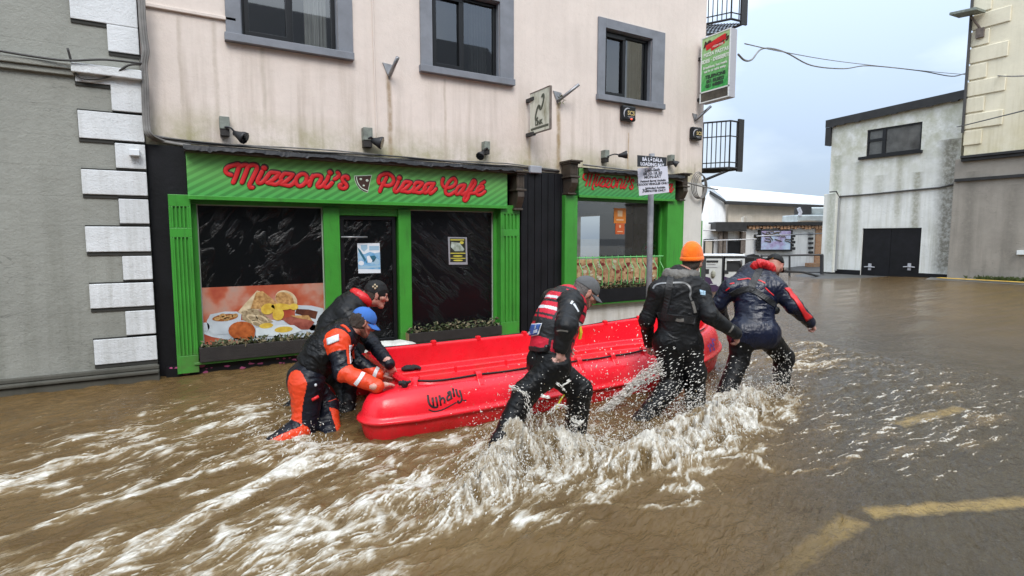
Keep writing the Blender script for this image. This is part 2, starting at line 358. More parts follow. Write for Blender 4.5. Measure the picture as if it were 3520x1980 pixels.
for i, (x0, x1, a0, a1) in enumerate(WIN):
    w = MB(); s = 0.035
    w.box(x0, a0, YW-s, YW-0.001, zs_sill+0.10, zs_top); w.box(a1, x1, YW-s, YW-0.001, zs_sill+0.10, zs_top); w.box(a0+0.001, a1-0.001, YW-s, YW-0.001, zo1, zs_top)
    w.box(a0, a0+0.012, YW-0.001, YW+0.12, zo0, zo1); w.box(a1-0.012, a1, YW-0.001, YW+0.12, zo0, zo1); w.box(a0+0.013, a1-0.013, YW-0.001, YW+0.12, zo1-0.012, zo1)
    w.build('window_surround', m_surround, pk, bevel=0.004)
    w = MB(); w.box(x0-0.02, x1+0.0, YW-0.085, YW+0.13, zs_sill-0.0, zs_sill+0.097); w.build('window_sill', m_surround, pk, bevel=0.006)
    zi0, zi1 = zs_sill+0.099, zo1-0.013; y0 = YW+0.075; xa, xb = a0+0.013, a1-0.013; xm = xa+(xb-xa)*(0.5, 0.46, 0.47)[i]
    w = MB(); t = 0.05
    w.box(xa, xb, y0, y0+0.06, zi0, zi0+t); w.box(xa, xb, y0, y0+0.06, zi1-t, zi1); w.box(xa, xa+t, y0+0.001, y0+0.059, zi0+t, zi1-t); w.box(xb-t, xb, y0+0.001, y0+0.059, zi0+t, zi1-t)
    w.box(xm-t*0.7, xm+t*0.7, y0+0.001, y0+0.059, zi0+t, zi1-t)
    w.box(xa+t*0.6, xm+t*0.1, y0-0.02, y0+0.03, zi0+t*0.5, zi0+t*1.9); w.box(xa+t*0.6, xm+t*0.1, y0-0.02, y0+0.03, zi1-t*1.9, zi1-t*0.5)
    w.box(xa+t*0.6, xa+t*1.7, y0-0.019, y0+0.03, zi0+t*1.9, zi1-t*1.9); w.box(xm-t*1.0, xm+t*0.1, y0-0.019, y0+0.03, zi0+t*1.9, zi1-t*1.9)
    fr = w.build('window', m_frame, pk, bevel=0.004)
    w = MB(); w.quad((xa+t, y0+0.032, zi0+t), (xb-t, y0+0.032, zi0+t), (xb-t, y0+0.032, zi1-t), (xa+t, y0+0.032, zi1-t)); w.build('pane', m_glass, fr)
    w = MB(); n = 26; cx0, cx1 = (xb-0.36, xb-0.06)            # a drawn curtain hangs inside
    pts = [(cx0+(cx1-cx0)*k/n, YW+0.30+0.022*math.sin(k*1.5)+0.01*math.sin(k*0.7)) for k in range(n+1)]
    for k in range(n): w.quad((pts[k][0], pts[k][1], zi0), (pts[k+1][0], pts[k+1][1], zi0), (pts[k+1][0], pts[k+1][1], zi1+0.1), (pts[k][0], pts[k][1], zi1+0.1))
    w.build('curtain', m_curtain, fr, smooth=True)
# thin conduit down the render
b = MB(); cx_ = wx(1288, 250); b.tube([(cx_-0.012, YW-0.012, 9), (cx_-0.008, YW-0.012, 4.6), (cx_, YW-0.012, 3.6), (cx_+0.012, YW-0.012, 3.02)], 0.011, 6); b.build('conduit', m_pink, pk)

# dark boarding behind and between the shopfronts
def post(px, y=900, Y=YF): return on_y(px, y, Y)[0]
b = MB(); b.box(XG+0.002, post(640, 600)-0.0, YW-0.05, YW+0.2, -0.6, ZL-0.001); b.build('black_panel', m_black, pk)
xa, xb = wx(1785, 900), wx(1942, 900)
b = MB(); n = 7
for k in range(n):
    u0, u1 = xa+(xb-xa)*k/n, xa+(xb-xa)*(k+1)/n; b.box(u0+0.004, u1-0.004, YW-0.055, YW-0.02, -0.6, ZL-0.02)
b.box(xa, xb, YW-0.019, YW+0.2, -0.6, ZL-0.001); b.build('black_panel', m_black, pk, bevel=0.006)
xr0, xr1 = wx(2340, 800), XC
m_col = wall_mat('white_corner_paint', (0.66, 0.63, 0.58), (0.35, 0.31, 0.24), 0, 2.6, blotch=0.12)
b = MB(); b.box(xr0, XC, YW-0.03, YW+0.28, -0.6, ZL+0.0); b.build('corner_pier', m_col, pk)
zs2 = on_y(2150, 1033, YF)[2]
b = MB(); b.box(xb+0.001, xr0-0.001, YW-0.06, YW+0.25, -0.6, zs2-0.035); b.build('stall_riser', m_col, pk)

# ---------------------------------------------------------------- green shopfronts
m_green = Mat('green_gloss_paint', (0.050, 0.285, 0.035), 0.34)
m_green.col = m_green.mix(m_green.col, (0.042, 0.235, 0.028), m_green.ramp(m_green.noise(2.5, 4), [(0.4, 0), (0.7, 1)]))
_gz = m_green.xyz(); m_green.col = m_green.mix(m_green.col, (0.03, 0.06, 0.02), m_green.math('MULTIPLY', m_green.ramp(m_green.noise(1.0, 5, 0.7, m_green.mapping((9, 9, 1.3))), [(0.52, 0), (0.75, 1)]), 0.55)); m_green.col = m_green.mix(m_green.col, (0.10, 0.09, 0.05), m_green.math('MULTIPLY', m_green.rng(_gz[2], 0.42, 0.02), m_green.ramp(m_green.noise(5, 4, 0.7), [(0.35, 0), (0.7, 0.8)]))); m_green.hgt = (m_green.noise(25, 3), 0.10); m_green = m_green.done()
def fascia_mat(name, lo, hi, z0, z1, freq):
    m = Mat(name, lo, 0.38); co = m.xyz()
    s = m.math('SINE', m.math('MULTIPLY', m.math('SUBTRACT', m.math('MULTIPLY', co[2], 1.7), co[0]), freq))
    f = m.ramp(m.math('ADD', m.math('MULTIPLY', s, 0.5), 0.5), [(0.35, 0), (0.65, 1)])
    a = m.mix(lo, tuple(c*0.62 for c in lo), f)
    m.col = m.mix(a, m.mix(hi, tuple(c*0.8 for c in hi), f), m.rng(co[2], z0, z1))
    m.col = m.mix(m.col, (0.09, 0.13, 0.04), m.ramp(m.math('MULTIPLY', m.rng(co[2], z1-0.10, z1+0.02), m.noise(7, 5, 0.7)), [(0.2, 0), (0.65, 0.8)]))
    return m.done()
m_film = Mat('black_plastic_film', (0.004, 0.0045, 0.005), 0.20, spec=0.3)
_w = m_film.noise(1.0, 6, 0.62, m_film.mapping((5, 3, 2.0), co=m_film.mapping((1, 1, 1), (0, -0.6, 0))), 1.0)
m_film.hgt = (m_film.math('MULTIPLY', m_film.ramp(_w, [(0.52, 0), (0.60, 1), (0.66, 0.1)]), m_film.ramp(m_film.noise(1.9, 3), [(0.36, 0), (0.56, 1)])), 0.5); m_film = m_film.done()
m_film2 = Mat('creased_black_film', (0.005, 0.005, 0.006), 0.2, spec=0.35)
_w = m_film2.noise(1.0, 5, 0.6, m_film2.mapping((8, 3, 1.6), co=m_film2.mapping((1, 1, 1), (0, 0.85, 0))), 0.9)
m_film2.hgt = (m_film2.math('MULTIPLY', m_film2.ramp(_w, [(0.47, 0), (0.53, 1), (0.57, 0.15), (0.66, 0.7), (0.74, 0)]), m_film2.ramp(m_film2.noise(1.6, 3), [(0.42, 0), (0.62, 1)])), 0.6); m_film2 = m_film2.done()
m_seal = M_('pale_sealant', (0.34, 0.38, 0.32), 0.6)
m_timber = M_('dark_timber', (0.022, 0.018, 0.016), 0.6, var=0.4, var_scale=8, bump=0.3, bump_scale=60)
m_brown = M_('brown_carved_timber', (0.060, 0.046, 0.034), 0.5, var=0.4, var_scale=9)
m_lead = Mat('torn_lead_flashing', (0.010, 0.010, 0.012), 0.5, 0.3)
m_lead.col = m_lead.mix(m_lead.col, (0.075, 0.075, 0.08), m_lead.ramp(m_lead.noise(7, 5, 0.7), [(0.55, 0), (0.75, 1)])); m_lead.hgt = (m_lead.noise(16, 4), 0.4); m_lead = m_lead.done()

sf = thing('shopfront', 'green painted café shopfront with blacked-out windows, fluted pilasters and a door', 'shopfront', (2.2, YF, 0))
zt = on_y(600, 668, YF)[2]                                     # top of the pilasters
zb = on_y(640, 1284, YF)[2]
def pilaster(px0, px1, zb, zt, par, Yf, flutes=True):
    x0, x1 = px0, px1; w = MB(); d = 0.14
    w.box(x0, x1, Yf+0.022, Yf+d, zb, zt)
    if flutes:
        n = 4; zc1 = zt-0.20*(zt-zb)
        for (za, zb_) in ((zt-0.055*(zt-zb)-0.17*(zt-zb)*0.75, zt-0.065*(zt-zb)), (zb+0.10*(zt-zb), zt-0.235*(zt-zb))):
            ww = (x1-x0-0.05)/(2*n+1)
            for k in range(n+1): w.box(x0+0.025+2*k*ww, x0+0.025+(2*k+1)*ww, Yf, Yf+0.0218, za+0.001, zb_-0.001)
            w.box(x0, x0+0.0248, Yf, Yf+0.0218, za+0.001, zb_-0.001); w.box(x1-0.0248, x1, Yf, Yf+0.0218, za+0.001, zb_-0.001)
        f = zt-zb
        w.box(x0, x1, Yf, Yf+0.0218, zb, zb+0.10*f); w.box(x0, x1, Yf, Yf+0.0218, zt-0.235*f, zt-0.1825*f); w.box(x0, x1, Yf, Yf+0.0218, zt-0.065*f, zt)
    else:
        w.box(x0, x1, Yf, Yf+0.0218, zb, zt)
    return w.build('pilaster', m_green, par, bevel=0.004)
pl = (post(578, 700), post(655, 700)); pr = (post(1722, 900)+0.0, post(1786, 900))
pilaster(*pl, zb, zt, sf, YF); pilaster(*pr, on_y(1750, 1150, YF)[2], zt, sf, YF)
xL, xR = pl[1], pr[0]; YI = YF+0.15                            # the glazing line lies back between the pilasters
zh = on_y(690, 702, YI)[2]; zsl = on_y(860, 1228, YF)[2]; zsr = on_y(1600, 1160, YF)[2]
xm0, xm1, xd0, xd1, xm2, xm3 = [on_y(p, 800, YI)[0] for p in (1110, 1165, 1172, 1358, 1366, 1408)]
b = MB()
b.box(xL, xR, YI-0.02, YI+0.1, zh, zt+0.02)                    # head
b.box(xL, xL+0.06, YI-0.02, YI+0.1, zsl, zh-0.001); b.box(xR-0.06, xR, YI-0.02, YI+0.1, zsr, zh-0.001)
b.box(xm0, xm1, YI-0.06, YI+0.1, -0.1, zh-0.001); b.box(xm2, xm3, YI-0.06, YI+0.1, -0.1, zh-0.001)
b.box(xm1+0.001, xm2-0.001, YI-0.02, YI+0.1, on_y(1260, 742, YI)[2], zh-0.001)
b.box(pl[1]-0.05, xm0, YF-0.02, YI-0.021, zsl-0.03, zsl); b.box(xm3-0.02, pr[0]+0.05, YF-0.02, YI-0.021, zsr-0.03, zsr)
b.build('window_frame', m_green, sf, bevel=0.005)
b = MB(); b.box(pl[0]-0.12, xm0, YF+0.06, YI+0.09, -0.6, zsl-0.031); b.box(xm3, pr[1], YF+0.06, YI+0.09, -0.6, zsr-0.031); b.box(xm0, xm3-0.001, YI-0.02, YI+0.09, -0.6, -0.101); b.build('stall_riser', m_black, sf)
# peeling pink poster paint low down on the riser
m_pinkp = M_('peeling_pink_paint', (0.42, 0.08, 0.20), 0.7, var=0.3, var_scale=10)
for k in range(26):
    b = MB()
    X_ = random.uniform(pl[0]-0.1, xm0-0.3); z_ = random.uniform(0.0, 0.10); r_ = random.uniform(0.008, 0.04)
    if pl[0] < X_ < pl[1] and z_ > 0.02: continue
    b.add([(X_+r_*random.uniform(.5, 1.3)*math.cos(a), YF+0.057, z_+0.5*r_*random.uniform(.4, 1.2)*math.sin(a)) for a in np.linspace(0, 6.28, 8)[:-1]], [tuple(range(7))])
    b.build('paint_flake', m_pinkp, sf)
def film(x0, x1, z0, z1, mt, par):
    w = MB(); w.quad((x0, YI+0.03, z0), (x1, YI+0.03, z0), (x1, YI+0.03, z1), (x0, YI+0.03, z1)); p_ = w.build('window_pane', mt, par)
    w = MB(); t = 0.012
    w.box(x0, x0+t, YI+0.015, YI+0.029, z0, z1); w.box(x1-t, x1, YI+0.015, YI+0.029, z0, z1); w.box(x0+t, x1-t, YI+0.015, YI+0.029, z1-t, z1); w.build('seal', m_seal, p_)
film(xL+0.06, xm0, zsl, zh-0.001, m_film, sf); film(xm3, xR-0.06, zsr, zh-0.001, m_film2, sf)
dz0, dz1 = -0.1, on_y(1260, 744, YI)[2]
b = MB(); t = 0.05
b.box(xd0-0.01, xd1+0.01, YI+0.0, YI+0.05, dz1-t, dz1-0.001); b.box(xd0-0.01, xd0+t-0.01, YI+0.001, YI+0.049, dz0, dz1-t); b.box(xd1-t+0.01, xd1+0.01, YI+0.001, YI+0.049, dz0, dz1-t); b.box(xd0+t-0.01, xd1-t+0.01, YI+0.001, YI+0.049, dz0, dz0+0.3)
dr = b.build('door', m_frame, sf, bevel=0.004)
b = MB(); b.quad((xd0+t-0.01, YI+0.03, dz0+0.3), (xd1-t+0.01, YI+0.03, dz0+0.3), (xd1-t+0.01, YI+0.03, dz1-t), (xd0+t-0.01, YI+0.03, dz1-t)); b.build('pane', m_film, dr)
p0, p1 = on_y(1172, 815, YI-0.03), on_y(1262, 818, YI-0.03); b = MB(); b.tube([(p0[0], YI-0.04, p0[2]), (p1[0], YI-0.04, p0[2])], 0.012, 8); b.build('handle', m_metal, dr, smooth=True)
# cornice of lead with a torn edge, and the weathered board it covers
def cornice(x0, x1, zc, par):
    w = MB(); n = int((x1-x0)/0.03); rr = random.Random(int(x0*100)+3); low = []
    for k in range(n+1): low.append(0.012+0.010*math.sin(k*0.21)+0.006*math.sin(k*0.9)+rr.uniform(-0.005, 0.005)+(0.012 if rr.random() < 0.08 else 0))
    for k in range(n):
        a, c = x0+(x1-x0)*k/n, x0+(x1-x0)*(k+1)/n
        w.quad((a, YF-0.17, zc+0.05), (c, YF-0.17, zc+0.05), (c, YW-0.001, zc+0.10), (a, YW-0.001, zc+0.10))
        w.quad((a, YF-0.19, zc+0.052-low[k]-0.035), (c, YF-0.19, zc+0.052-low[k+1]-0.035), (c, YF-0.17, zc+0.05), (a, YF-0.17, zc+0.05))
    o_ = w.build('lead_flashing', m_lead, par); so = o_.modifiers.new('thick', 'SOLIDIFY'); so.thickness = 0.006
    w = MB(); w.box(x0+0.01, x1-0.01, YF-0.15, YW-0.056, zc-0.02, zc+0.045); w.build('cornice_board', m_brown, par, bevel=0.004)
zcor = on_y(640, 516, YF-0.1)[2]
cornice(post(630, 520), post(1778, 590), zcor, sf)
def corbel(px, ya, yb, par, w_=0.135):
    c = on_y(px, (ya+yb)/2, YF-0.06); x0, x1 = c[0]-w_/2, c[0]+w_/2; z1 = on_y(px, ya, YF-0.08)[2]; z0 = on_y(px, yb, YF-0.08)[2]; h_ = z1-z0; w = MB()
    w.box(x0-0.045, x1+0.045, YF-0.20, YW-0.01, z1-0.05*h_, z1); w.box(x0-0.02, x1+0.02, YF-0.17, YW-0.01, z1-0.1*h_, z1-0.051*h_)
    w.box(x0, x1, YF-0.13, YW-0.01, z1-0.46*h_, z1-0.101*h_)
    for k in range(4): w.box(x0+0.012+k*(w_-0.024)/4, x0+0.012+(k+0.55)*(w_-0.024)/4, YF-0.14, YF-0.1301, z1-0.42*h_, z1-0.14*h_)
    w.box(x0-0.025, x1+0.025, YF-0.16, YW-0.01, z1-0.51*h_, z1-0.461*h_)
    w.prism([(x0+0.008, YF-0.14, z1-0.511*h_), (x0+0.008, YW-0.01, z1-0.511*h_), (x0+0.008, YW-0.01, z0+0.05*h_), (x0+0.008, YF-0.055, z0+0.05*h_), (x0+0.008, YF-0.11, z0+0.2*h_), (x0+0.008, YF-0.148, z1-0.66*h_)], (w_-0.016, 0, 0))
    w.box(x0-0.012, x1+0.012, YF-0.075, YW-0.01, z0, z0+0.049*h_)
    w.build('corbel', m_brown, par, bevel=0.005)
corbel(1782, 588, 722, sf)

# second, smaller shopfront
s2 = thing('shopfront', 'small green takeaway shopfront with a clear window and low green window rail', 'shopfront', (7, YF, 0))
ql = (post(1942, 850), post(1984, 850)); qr = (post(2283, 900)+0.06, post(2346, 900))
zt2 = on_y(1965, 672, YF)[2]; zh2 = on_y(2000, 690, YI)[2]
pilaster(*ql, -0.2, zt2, s2, YF, False); pilaster(*qr, -0.2, zt2, s2, YF, False)
b = MB(); b.box(ql[1], qr[0], YI-0.02, YI+0.1, zh2, zt2+0.02); b.box(qr[0]-0.05, qr[0], YI-0.02, YI+0.1, zs2, zh2-0.001)
b.box(ql[1]-0.02, qr[0]+0.02, YF-0.03, YI+0.1, zs2-0.034, zs2); b.build('window_frame', m_green, s2, bevel=0.005)
b = MB(); b.quad((ql[1], YI+0.03, zs2), (qr[0]-0.05, YI+0.03, zs2), (qr[0]-0.05, YI+0.03, zh2), (ql[1], YI+0.03, zh2)); b.build('window_pane', m_glass, s2)
m_room = M_('shop_interior_paint', (0.16, 0.155, 0.15), 0.8, var=0.3, var_scale=1.2)
b = MB(); b.box(5.36, XC-0.31, 13.0, 13.05, -0.3, 2.7); b.box(5.36, XC-0.31, YI+0.11, 13.0, 2.66, 2.70); b.box(5.36, 5.40, YI+0.11, 13.0, -0.3, 2.659); b.box(5.41, XC-0.31, YI+0.11, 12.99, -0.35, -0.301); b.build('room_wall', m_room, s2)
q0, q1 = on_y(2182, 712, YI+1.0), on_y(2235, 770, YI+1.0)
b = MB(); b.box(q0[0], q1[0], YI+1.0, YI+1.03, q1[2], q0[2]); b.build('menu_board', M_('grey_menu_board', (0.35, 0.36, 0.36), 0.6, var=0.3, var_scale=4), s2)
q0, q1 = on_y(2128, 730, YI+0.7), on_y(2176, 880, YI+0.7)
b = MB(); b.box(q0[0], q1[0], YI+0.7, YI+1.3, q1[2]-0.4, q0[2]); b.build('dark_pillar', m_dark, s2)
q0, q1 = on_y(2126, 853, YI+0.3), on_y(2172, 876, YI+0.3)
b = MB(); b.box(q0[0], q1[0], YI+0.3, YI+0.32, q1[2], q0[2]); b.build('counter_card', M_('grey_card', (0.4, 0.44, 0.46), 0.6, var=0.5, var_scale=20), s2)
q0, q1 = on_y(1990, 700, YI+0.5), on_y(2170, 735, YI+0.5)
b = MB(); b.box(q0[0], q1[0], YI+0.5, YI+0.55, q1[2], q0[2]); b.build('blind_box', M_('grey_blind', (0.2, 0.2, 0.21), 0.7), s2)
zcor2 = on_y(2010, 590, YF-0.1)[2]
cornice(post(2000, 590), post(2330, 610), zcor2, s2); corbel(1966, 552, 668, s2, 0.15); corbel(2346, 596, 690, s2, 0.13)
# low curved rail in front of the second window
b = MB(); zr = on_y(2100, 885, YF-0.02)[2]; zrl = on_y(2100, 978, YF-0.02)[2]; x0_, x1_ = ql[1]+0.01, qr[0]-0.06
b.tube([(x0_, YF+0.03, zr), (x1_, YF+0.03, zr)], 0.014, 6); n = 14
for k in range(n):
    X_ = x0_+(x1_-x0_)*(k+0.4)/n
    b.tube([(X_, YF+0.03, zr+0.03), (X_, YF+0.02, zr-0.10), (X_, YF-0.07, zr-0.22), (X_, YF-0.06, zrl), (X_, YF+0.03, zrl-0.02)], 0.009, 5)
b.build('window_rail', M_('pale_green_metal', (0.13, 0.42, 0.12), 0.45), s2)

# ---------------------------------------------------------------- balconies on the street corner
m_balc = M_('black_ironwork', (0.020, 0.020, 0.022), 0.5)
def balcony(top, bot, post_w, zt_, zb_, nb):
    T = [on_z(x, y, zt_) for x, y in top]; B = [np.array([p[0], p[1], zb_]) for p in T]; w = MB()
    for lev, r in ((0, 0.018), (0.32, 0.012), (0.88, 0.012), (1.0, 0.022)):
        w.tube([T[i]*(1-lev)+B[i]*lev for i in range(3)], r, 6)
    for i in range(2):
        n = nb[i]
        for k in range(n+1):
            a = T[i]+(T[i+1]-T[i])*k/n; w.tube([a, (a[0], a[1], zb_)], 0.011 if k % n else 0.017, 5)
    bo = w.build('balcony', m_balc, pk)
    C = T[2]; d = (T[2]-T[1])/np.linalg.norm(T[2]-T[1]); nn = np.array([-d[1], d[0], 0])
    w = MB(); w.obox((C+B[2])/2-d*post_w/2, d, nn, (0, 0, 1), post_w/2, 0.02, (zt_-zb_)/2+0.06); w.build('end_panel', m_balc, bo)
    D = np.array([XC+0.02, T[0][1]+0.9, zb_]); Cb = B[2]+nn*0.7; w = MB()
    P = [B[0]+nn*0.02, B[1], B[2], Cb, D]
    for i in range(5): w.tube([P[i], P[(i+1) % 5]], 0.022, 5)
    for k in range(1, 14):                                      # open steel grating
        f = k/14; w.tube([B[0]*(1-f)+B[2]*f, D*(1-f)+Cb*f], 0.008, 4)
    for k in range(1, 7):
        f = k/7; w.tube([B[0]*(1-f)+D*f, B[2]*(1-f)+Cb*f], 0.008, 4)
    w.build('floor_grating', m_balc, bo)
    w = MB()
    w.tube([B[2]+nn*0.35, (XC+0.01, T[0][1]+0.35, zb_-0.42)], 0.03, 6); w.tube([B[0]+d*0.1+nn*0.05, (XC+0.01, T[0][1]+0.1, zb_-0.25)], 0.03, 6); w.build('bracket', m_balc, bo)
balcony([(2418, 423), (2512, 415), (2556, 422)], None, 0.16, 4.0, 3.07, (6, 2))
balcony([(2424, -100), (2520, -125), (2573, -110)], None, 0.16, 6.95, 5.92, (6, 2))
m_red = M_('red_shop_panel', (0.40, 0.02, 0.02), 0.4)
# second face of the shop corner: a green edge with a corbel and a red letter end
e0 = on_y(2420, 640, YW-0.02)
b = MB(); b.box(XC+0.001, XC+0.07, YW+0.0, YW+2.0, -0.6, 2.0); b.build('side_trim', m_green, pk)
b = MB(); b.prism([(XC+0.001, YW+0.02, 2.75), (XC+0.17, YW+0.02, 2.70), (XC+0.16, YW+0.02, 2.45), (XC+0.08, YW+0.02, 2.15), (XC+0.001, YW+0.02, 2.1)], (0, 0.14, 0)); b.build('side_corbel', m_brown, pk, bevel=0.01)
b = MB(); b.box(XC+0.02, XC+0.11, YW+0.165, YW+2, 2.30, 2.66); b.build('side_fascia', m_red, pk)
# ================================================================ fascia signs with script lettering
def reg(ox, oy, sc): return lambda pts: [(ox+x/sc, oy+y/sc) for x, y in pts]
R1, R2, R3, R4 = reg(750, 540, 10.733), reg(980, 560, 8.31), reg(1270, 570, 10.733), reg(1480, 590, 10.733)
def sh(pts, dx, dy): return [(x+dx, y+dy) for x, y in pts]
Z = [[(1800, 745), (1925, 585), (2060, 580), (2250, 605)], [(2250, 605), (2110, 770), (1960, 880), (1830, 960)], [(1800, 955), (1950, 985), (2110, 1020), (2250, 950), (2330, 850)]]
MIZ = [R1(p) for p in ([(480, 670), (320, 610), (270, 490), (370, 370), (560, 310), (740, 270), (790, 340)], [(765, 310), (740, 450), (645, 740), (550, 950)],
     [(790, 350), (910, 310), (1020, 290), (1090, 350), (1060, 460), (960, 720), (870, 950)], [(1090, 360), (1210, 310), (1320, 300), (1410, 350), (1420, 460), (1310, 700), (1190, 940), (1150, 1050), (1190, 1130), (1265, 1130)],
     [(1610, 540), (1540, 700), (1455, 870), (1475, 960), (1580, 960), (1700, 870), (1800, 745)], [(1685, 405), (1700, 415)])] + [R1(p) for p in Z] + [sh(R1(p), 46.5, 4.2) for p in Z] + [R2(p) for p in (
     [(470, 320), (350, 400), (300, 540), (370, 660), (490, 650), (590, 540), (610, 400), (550, 330), (470, 320)], [(590, 560), (640, 580), (700, 520)],
     [(790, 370), (740, 500), (690, 660)], [(740, 440), (850, 370), (970, 370), (1030, 420), (1000, 520), (920, 640), (950, 700), (1060, 660), (1130, 560)],
     [(1230, 390), (1190, 500), (1115, 620), (1150, 705), (1240, 680), (1340, 570)], [(1275, 280), (1285, 290)], [(1490, 280), (1540, 340), (1490, 420), (1410, 470)],
     [(1790, 460), (1770, 400), (1690, 400), (1630, 450), (1650, 530), (1730, 610), (1750, 690), (1670, 740), (1570, 710), (1550, 650), (1600, 620)])]
Z3 = [[(1230, 700), (1300, 610), (1420, 600), (1530, 630)], [(1530, 630), (1420, 760), (1310, 850), (1190, 930)], [(1170, 940), (1300, 955), (1420, 980), (1560, 920), (1650, 800)]]
PIZ = [R3(p) for p in ([(350, 645), (320, 560), (380, 400), (540, 310), (700, 310), (840, 410), (890, 560), (820, 690), (690, 740), (560, 720), (480, 660)], [(625, 430), (540, 600), (440, 780), (375, 950)],
     [(1060, 590), (1000, 720), (910, 890), (950, 970), (1040, 940), (1150, 830), (1240, 700)], [(1092, 455), (1100, 468)])] + [R3(p) for p in Z3] + [sh(R3(p), 39, 2) for p in Z3] + [R3(p) for p in (
     [(2330, 670), (2200, 660), (2080, 720), (2000, 860), (2020, 990), (2100, 990), (2200, 890), (2290, 740)], [(2380, 660), (2300, 800), (2200, 950), (2240, 1030), (2340, 970), (2450, 860)])]
CAF = [R4(p) for p in ([(460, 270), (420, 360), (430, 500), (520, 590), (680, 600), (850, 530), (930, 400), (880, 270), (800, 270), (680, 370), (580, 540), (540, 700), (560, 810), (660, 860), (770, 830), (880, 750)],
     [(1230, 500), (1110, 520), (1000, 600), (930, 750), (950, 840), (1040, 820), (1130, 720), (1230, 560)], [(1270, 510), (1200, 660), (1120, 800), (1180, 850), (1290, 770)],
     [(1340, 760), (1480, 690), (1580, 560), (1650, 420), (1600, 330), (1540, 380), (1450, 560), (1340, 760), (1260, 920), (1220, 1050), (1290, 1080), (1370, 980), (1400, 850), (1440, 800), (1560, 800)],
     [(1600, 800), (1750, 720), (1900, 640), (1930, 570), (1860, 530), (1770, 580), (1690, 720), (1700, 840), (1800, 870), (1920, 810), (2000, 740)], [(1850, 470), (1980, 385)])]
SLICE = R2([(1990, 385), (2460, 362), (2400, 600), (2350, 830), (2240, 800), (2130, 730), (2050, 620), (2000, 490)])
CRUST = R2([(2035, 395), (2050, 500), (2100, 620), (2200, 730), (2355, 800)])
HOLES = [(R2([(2160, 465)])[0], 50), (R2([(2340, 505)])[0], 56), (R2([(2245, 650)])[0], 42)]
m_lred = M_('red_lettering', (0.58, 0.022, 0.025), 0.5, 0.25, var=0.15, var_scale=4); m_ldark = M_('maroon_letter_edge', (0.055, 0.010, 0.010), 0.5)
m_lwhite = M_('pale_letter_edge', (0.52, 0.60, 0.50), 0.5); m_choc = M_('brown_slice', (0.045, 0.018, 0.012), 0.5)
YS = YF-0.035                                                   # face of the sign boards
nY = np.array([0, 1.0, 0])
def sign_words(words, par, fn, r, white=True):
    for nm, strokes in words:
        layers = [(m_ldark, 1.45, 0.16, 0.002), (m_lred, 1.0, 0.30, -0.006)]
        if white: layers.insert(0, (m_lwhite, 2.0, 0.06, 0.006))
        w = MB(); mats = []
        for li, (mt, k, fl, dy) in enumerate(layers):
            mats.append(mt); w.mat(li)
            for s in strokes:
                P = [fn(x, y) for x, y in s]; P = catmull(P, 4) if len(P) > 2 else P
                kk = 1.35 if len(s) == 2 and np.linalg.norm(P[0]-P[-1]) < 0.03*r/0.02 else 1.0
                off = np.array([0.006*r/0.022, 0, 0.008*r/0.022]) if li == len(layers)-2 else 0
                P = [p+nY*dy+off for p in P]; d = (P[-1]-P[0])/(np.linalg.norm(P[-1]-P[0])+1e-6); d0 = (P[1]-P[0]); d0 /= np.linalg.norm(d0); d1 = P[-1]-P[-2]; d1 /= np.linalg.norm(d1)
                R_ = r*k*kk; Q = [P[0]-d0*R_*0.85, P[0]-d0*R_*0.5]+P+[P[-1]+d1*R_*0.5, P[-1]+d1*R_*0.85]
                w.tube(Q, [R_*0.45, R_*0.85]+[R_]*len(P)+[R_*0.85, R_*0.45], 10, (nY, fl))
        w.build(nm, mats, par, smooth=True)
def slice_logo(par, fn, r):
    w = MB(); P = [fn(*q) for q in SLICE]; c = sum(P)/len(P)
    w.mat(0).prism([c+(p-c)*1.09-nY*0.002 for p in P], nY*0.02); w.mat(1).prism([p-nY*0.006 for p in P], nY*0.02)
    w.mat(0).tube(catmull([fn(*q)-nY*0.006 for q in CRUST], 5), r*0.35, 6, (nY, 0.3))
    for (q, rr) in HOLES: w.ball(fn(*q)-nY*0.006, r*rr/55, 0.006*r/0.022, r*0.85*rr/55)
    w.build('pizza_slice_logo', [m_lwhite, m_choc], par)

fx0, fx1 = post(642, 600, YS), post(1744, 660, YS); fz0, fz1 = on_y(1190, 694, YS)[2], on_y(1190, 556, YS)[2]
sg = thing('fascia_sign', 'long green striped café fascia sign with red script lettering over the shop door', 'shop sign', ((fx0+fx1)/2, YS, fz0))
b = MB(); b.box(fx0, fx1, YS, YW-0.056, fz0, fz1)
b.build('sign_board', fascia_mat('striped_green_sign', (0.068, 0.36, 0.075), (0.17, 0.43, 0.11), fz0, fz1, 42), sg, bevel=0.004)
b = MB(); b.box(fx0, fx1, YS-0.02, YS-0.0005, fz0-0.028, fz0+0.02); b.build('sign_lip', m_green, sg, bevel=0.003)
fn1 = lambda x, y: on_y(x, y, YS)
sign_words([('lettering', MIZ), ('lettering', PIZ), ('lettering', CAF)], sg, fn1, 0.0262); slice_logo(sg, fn1, 0.02)

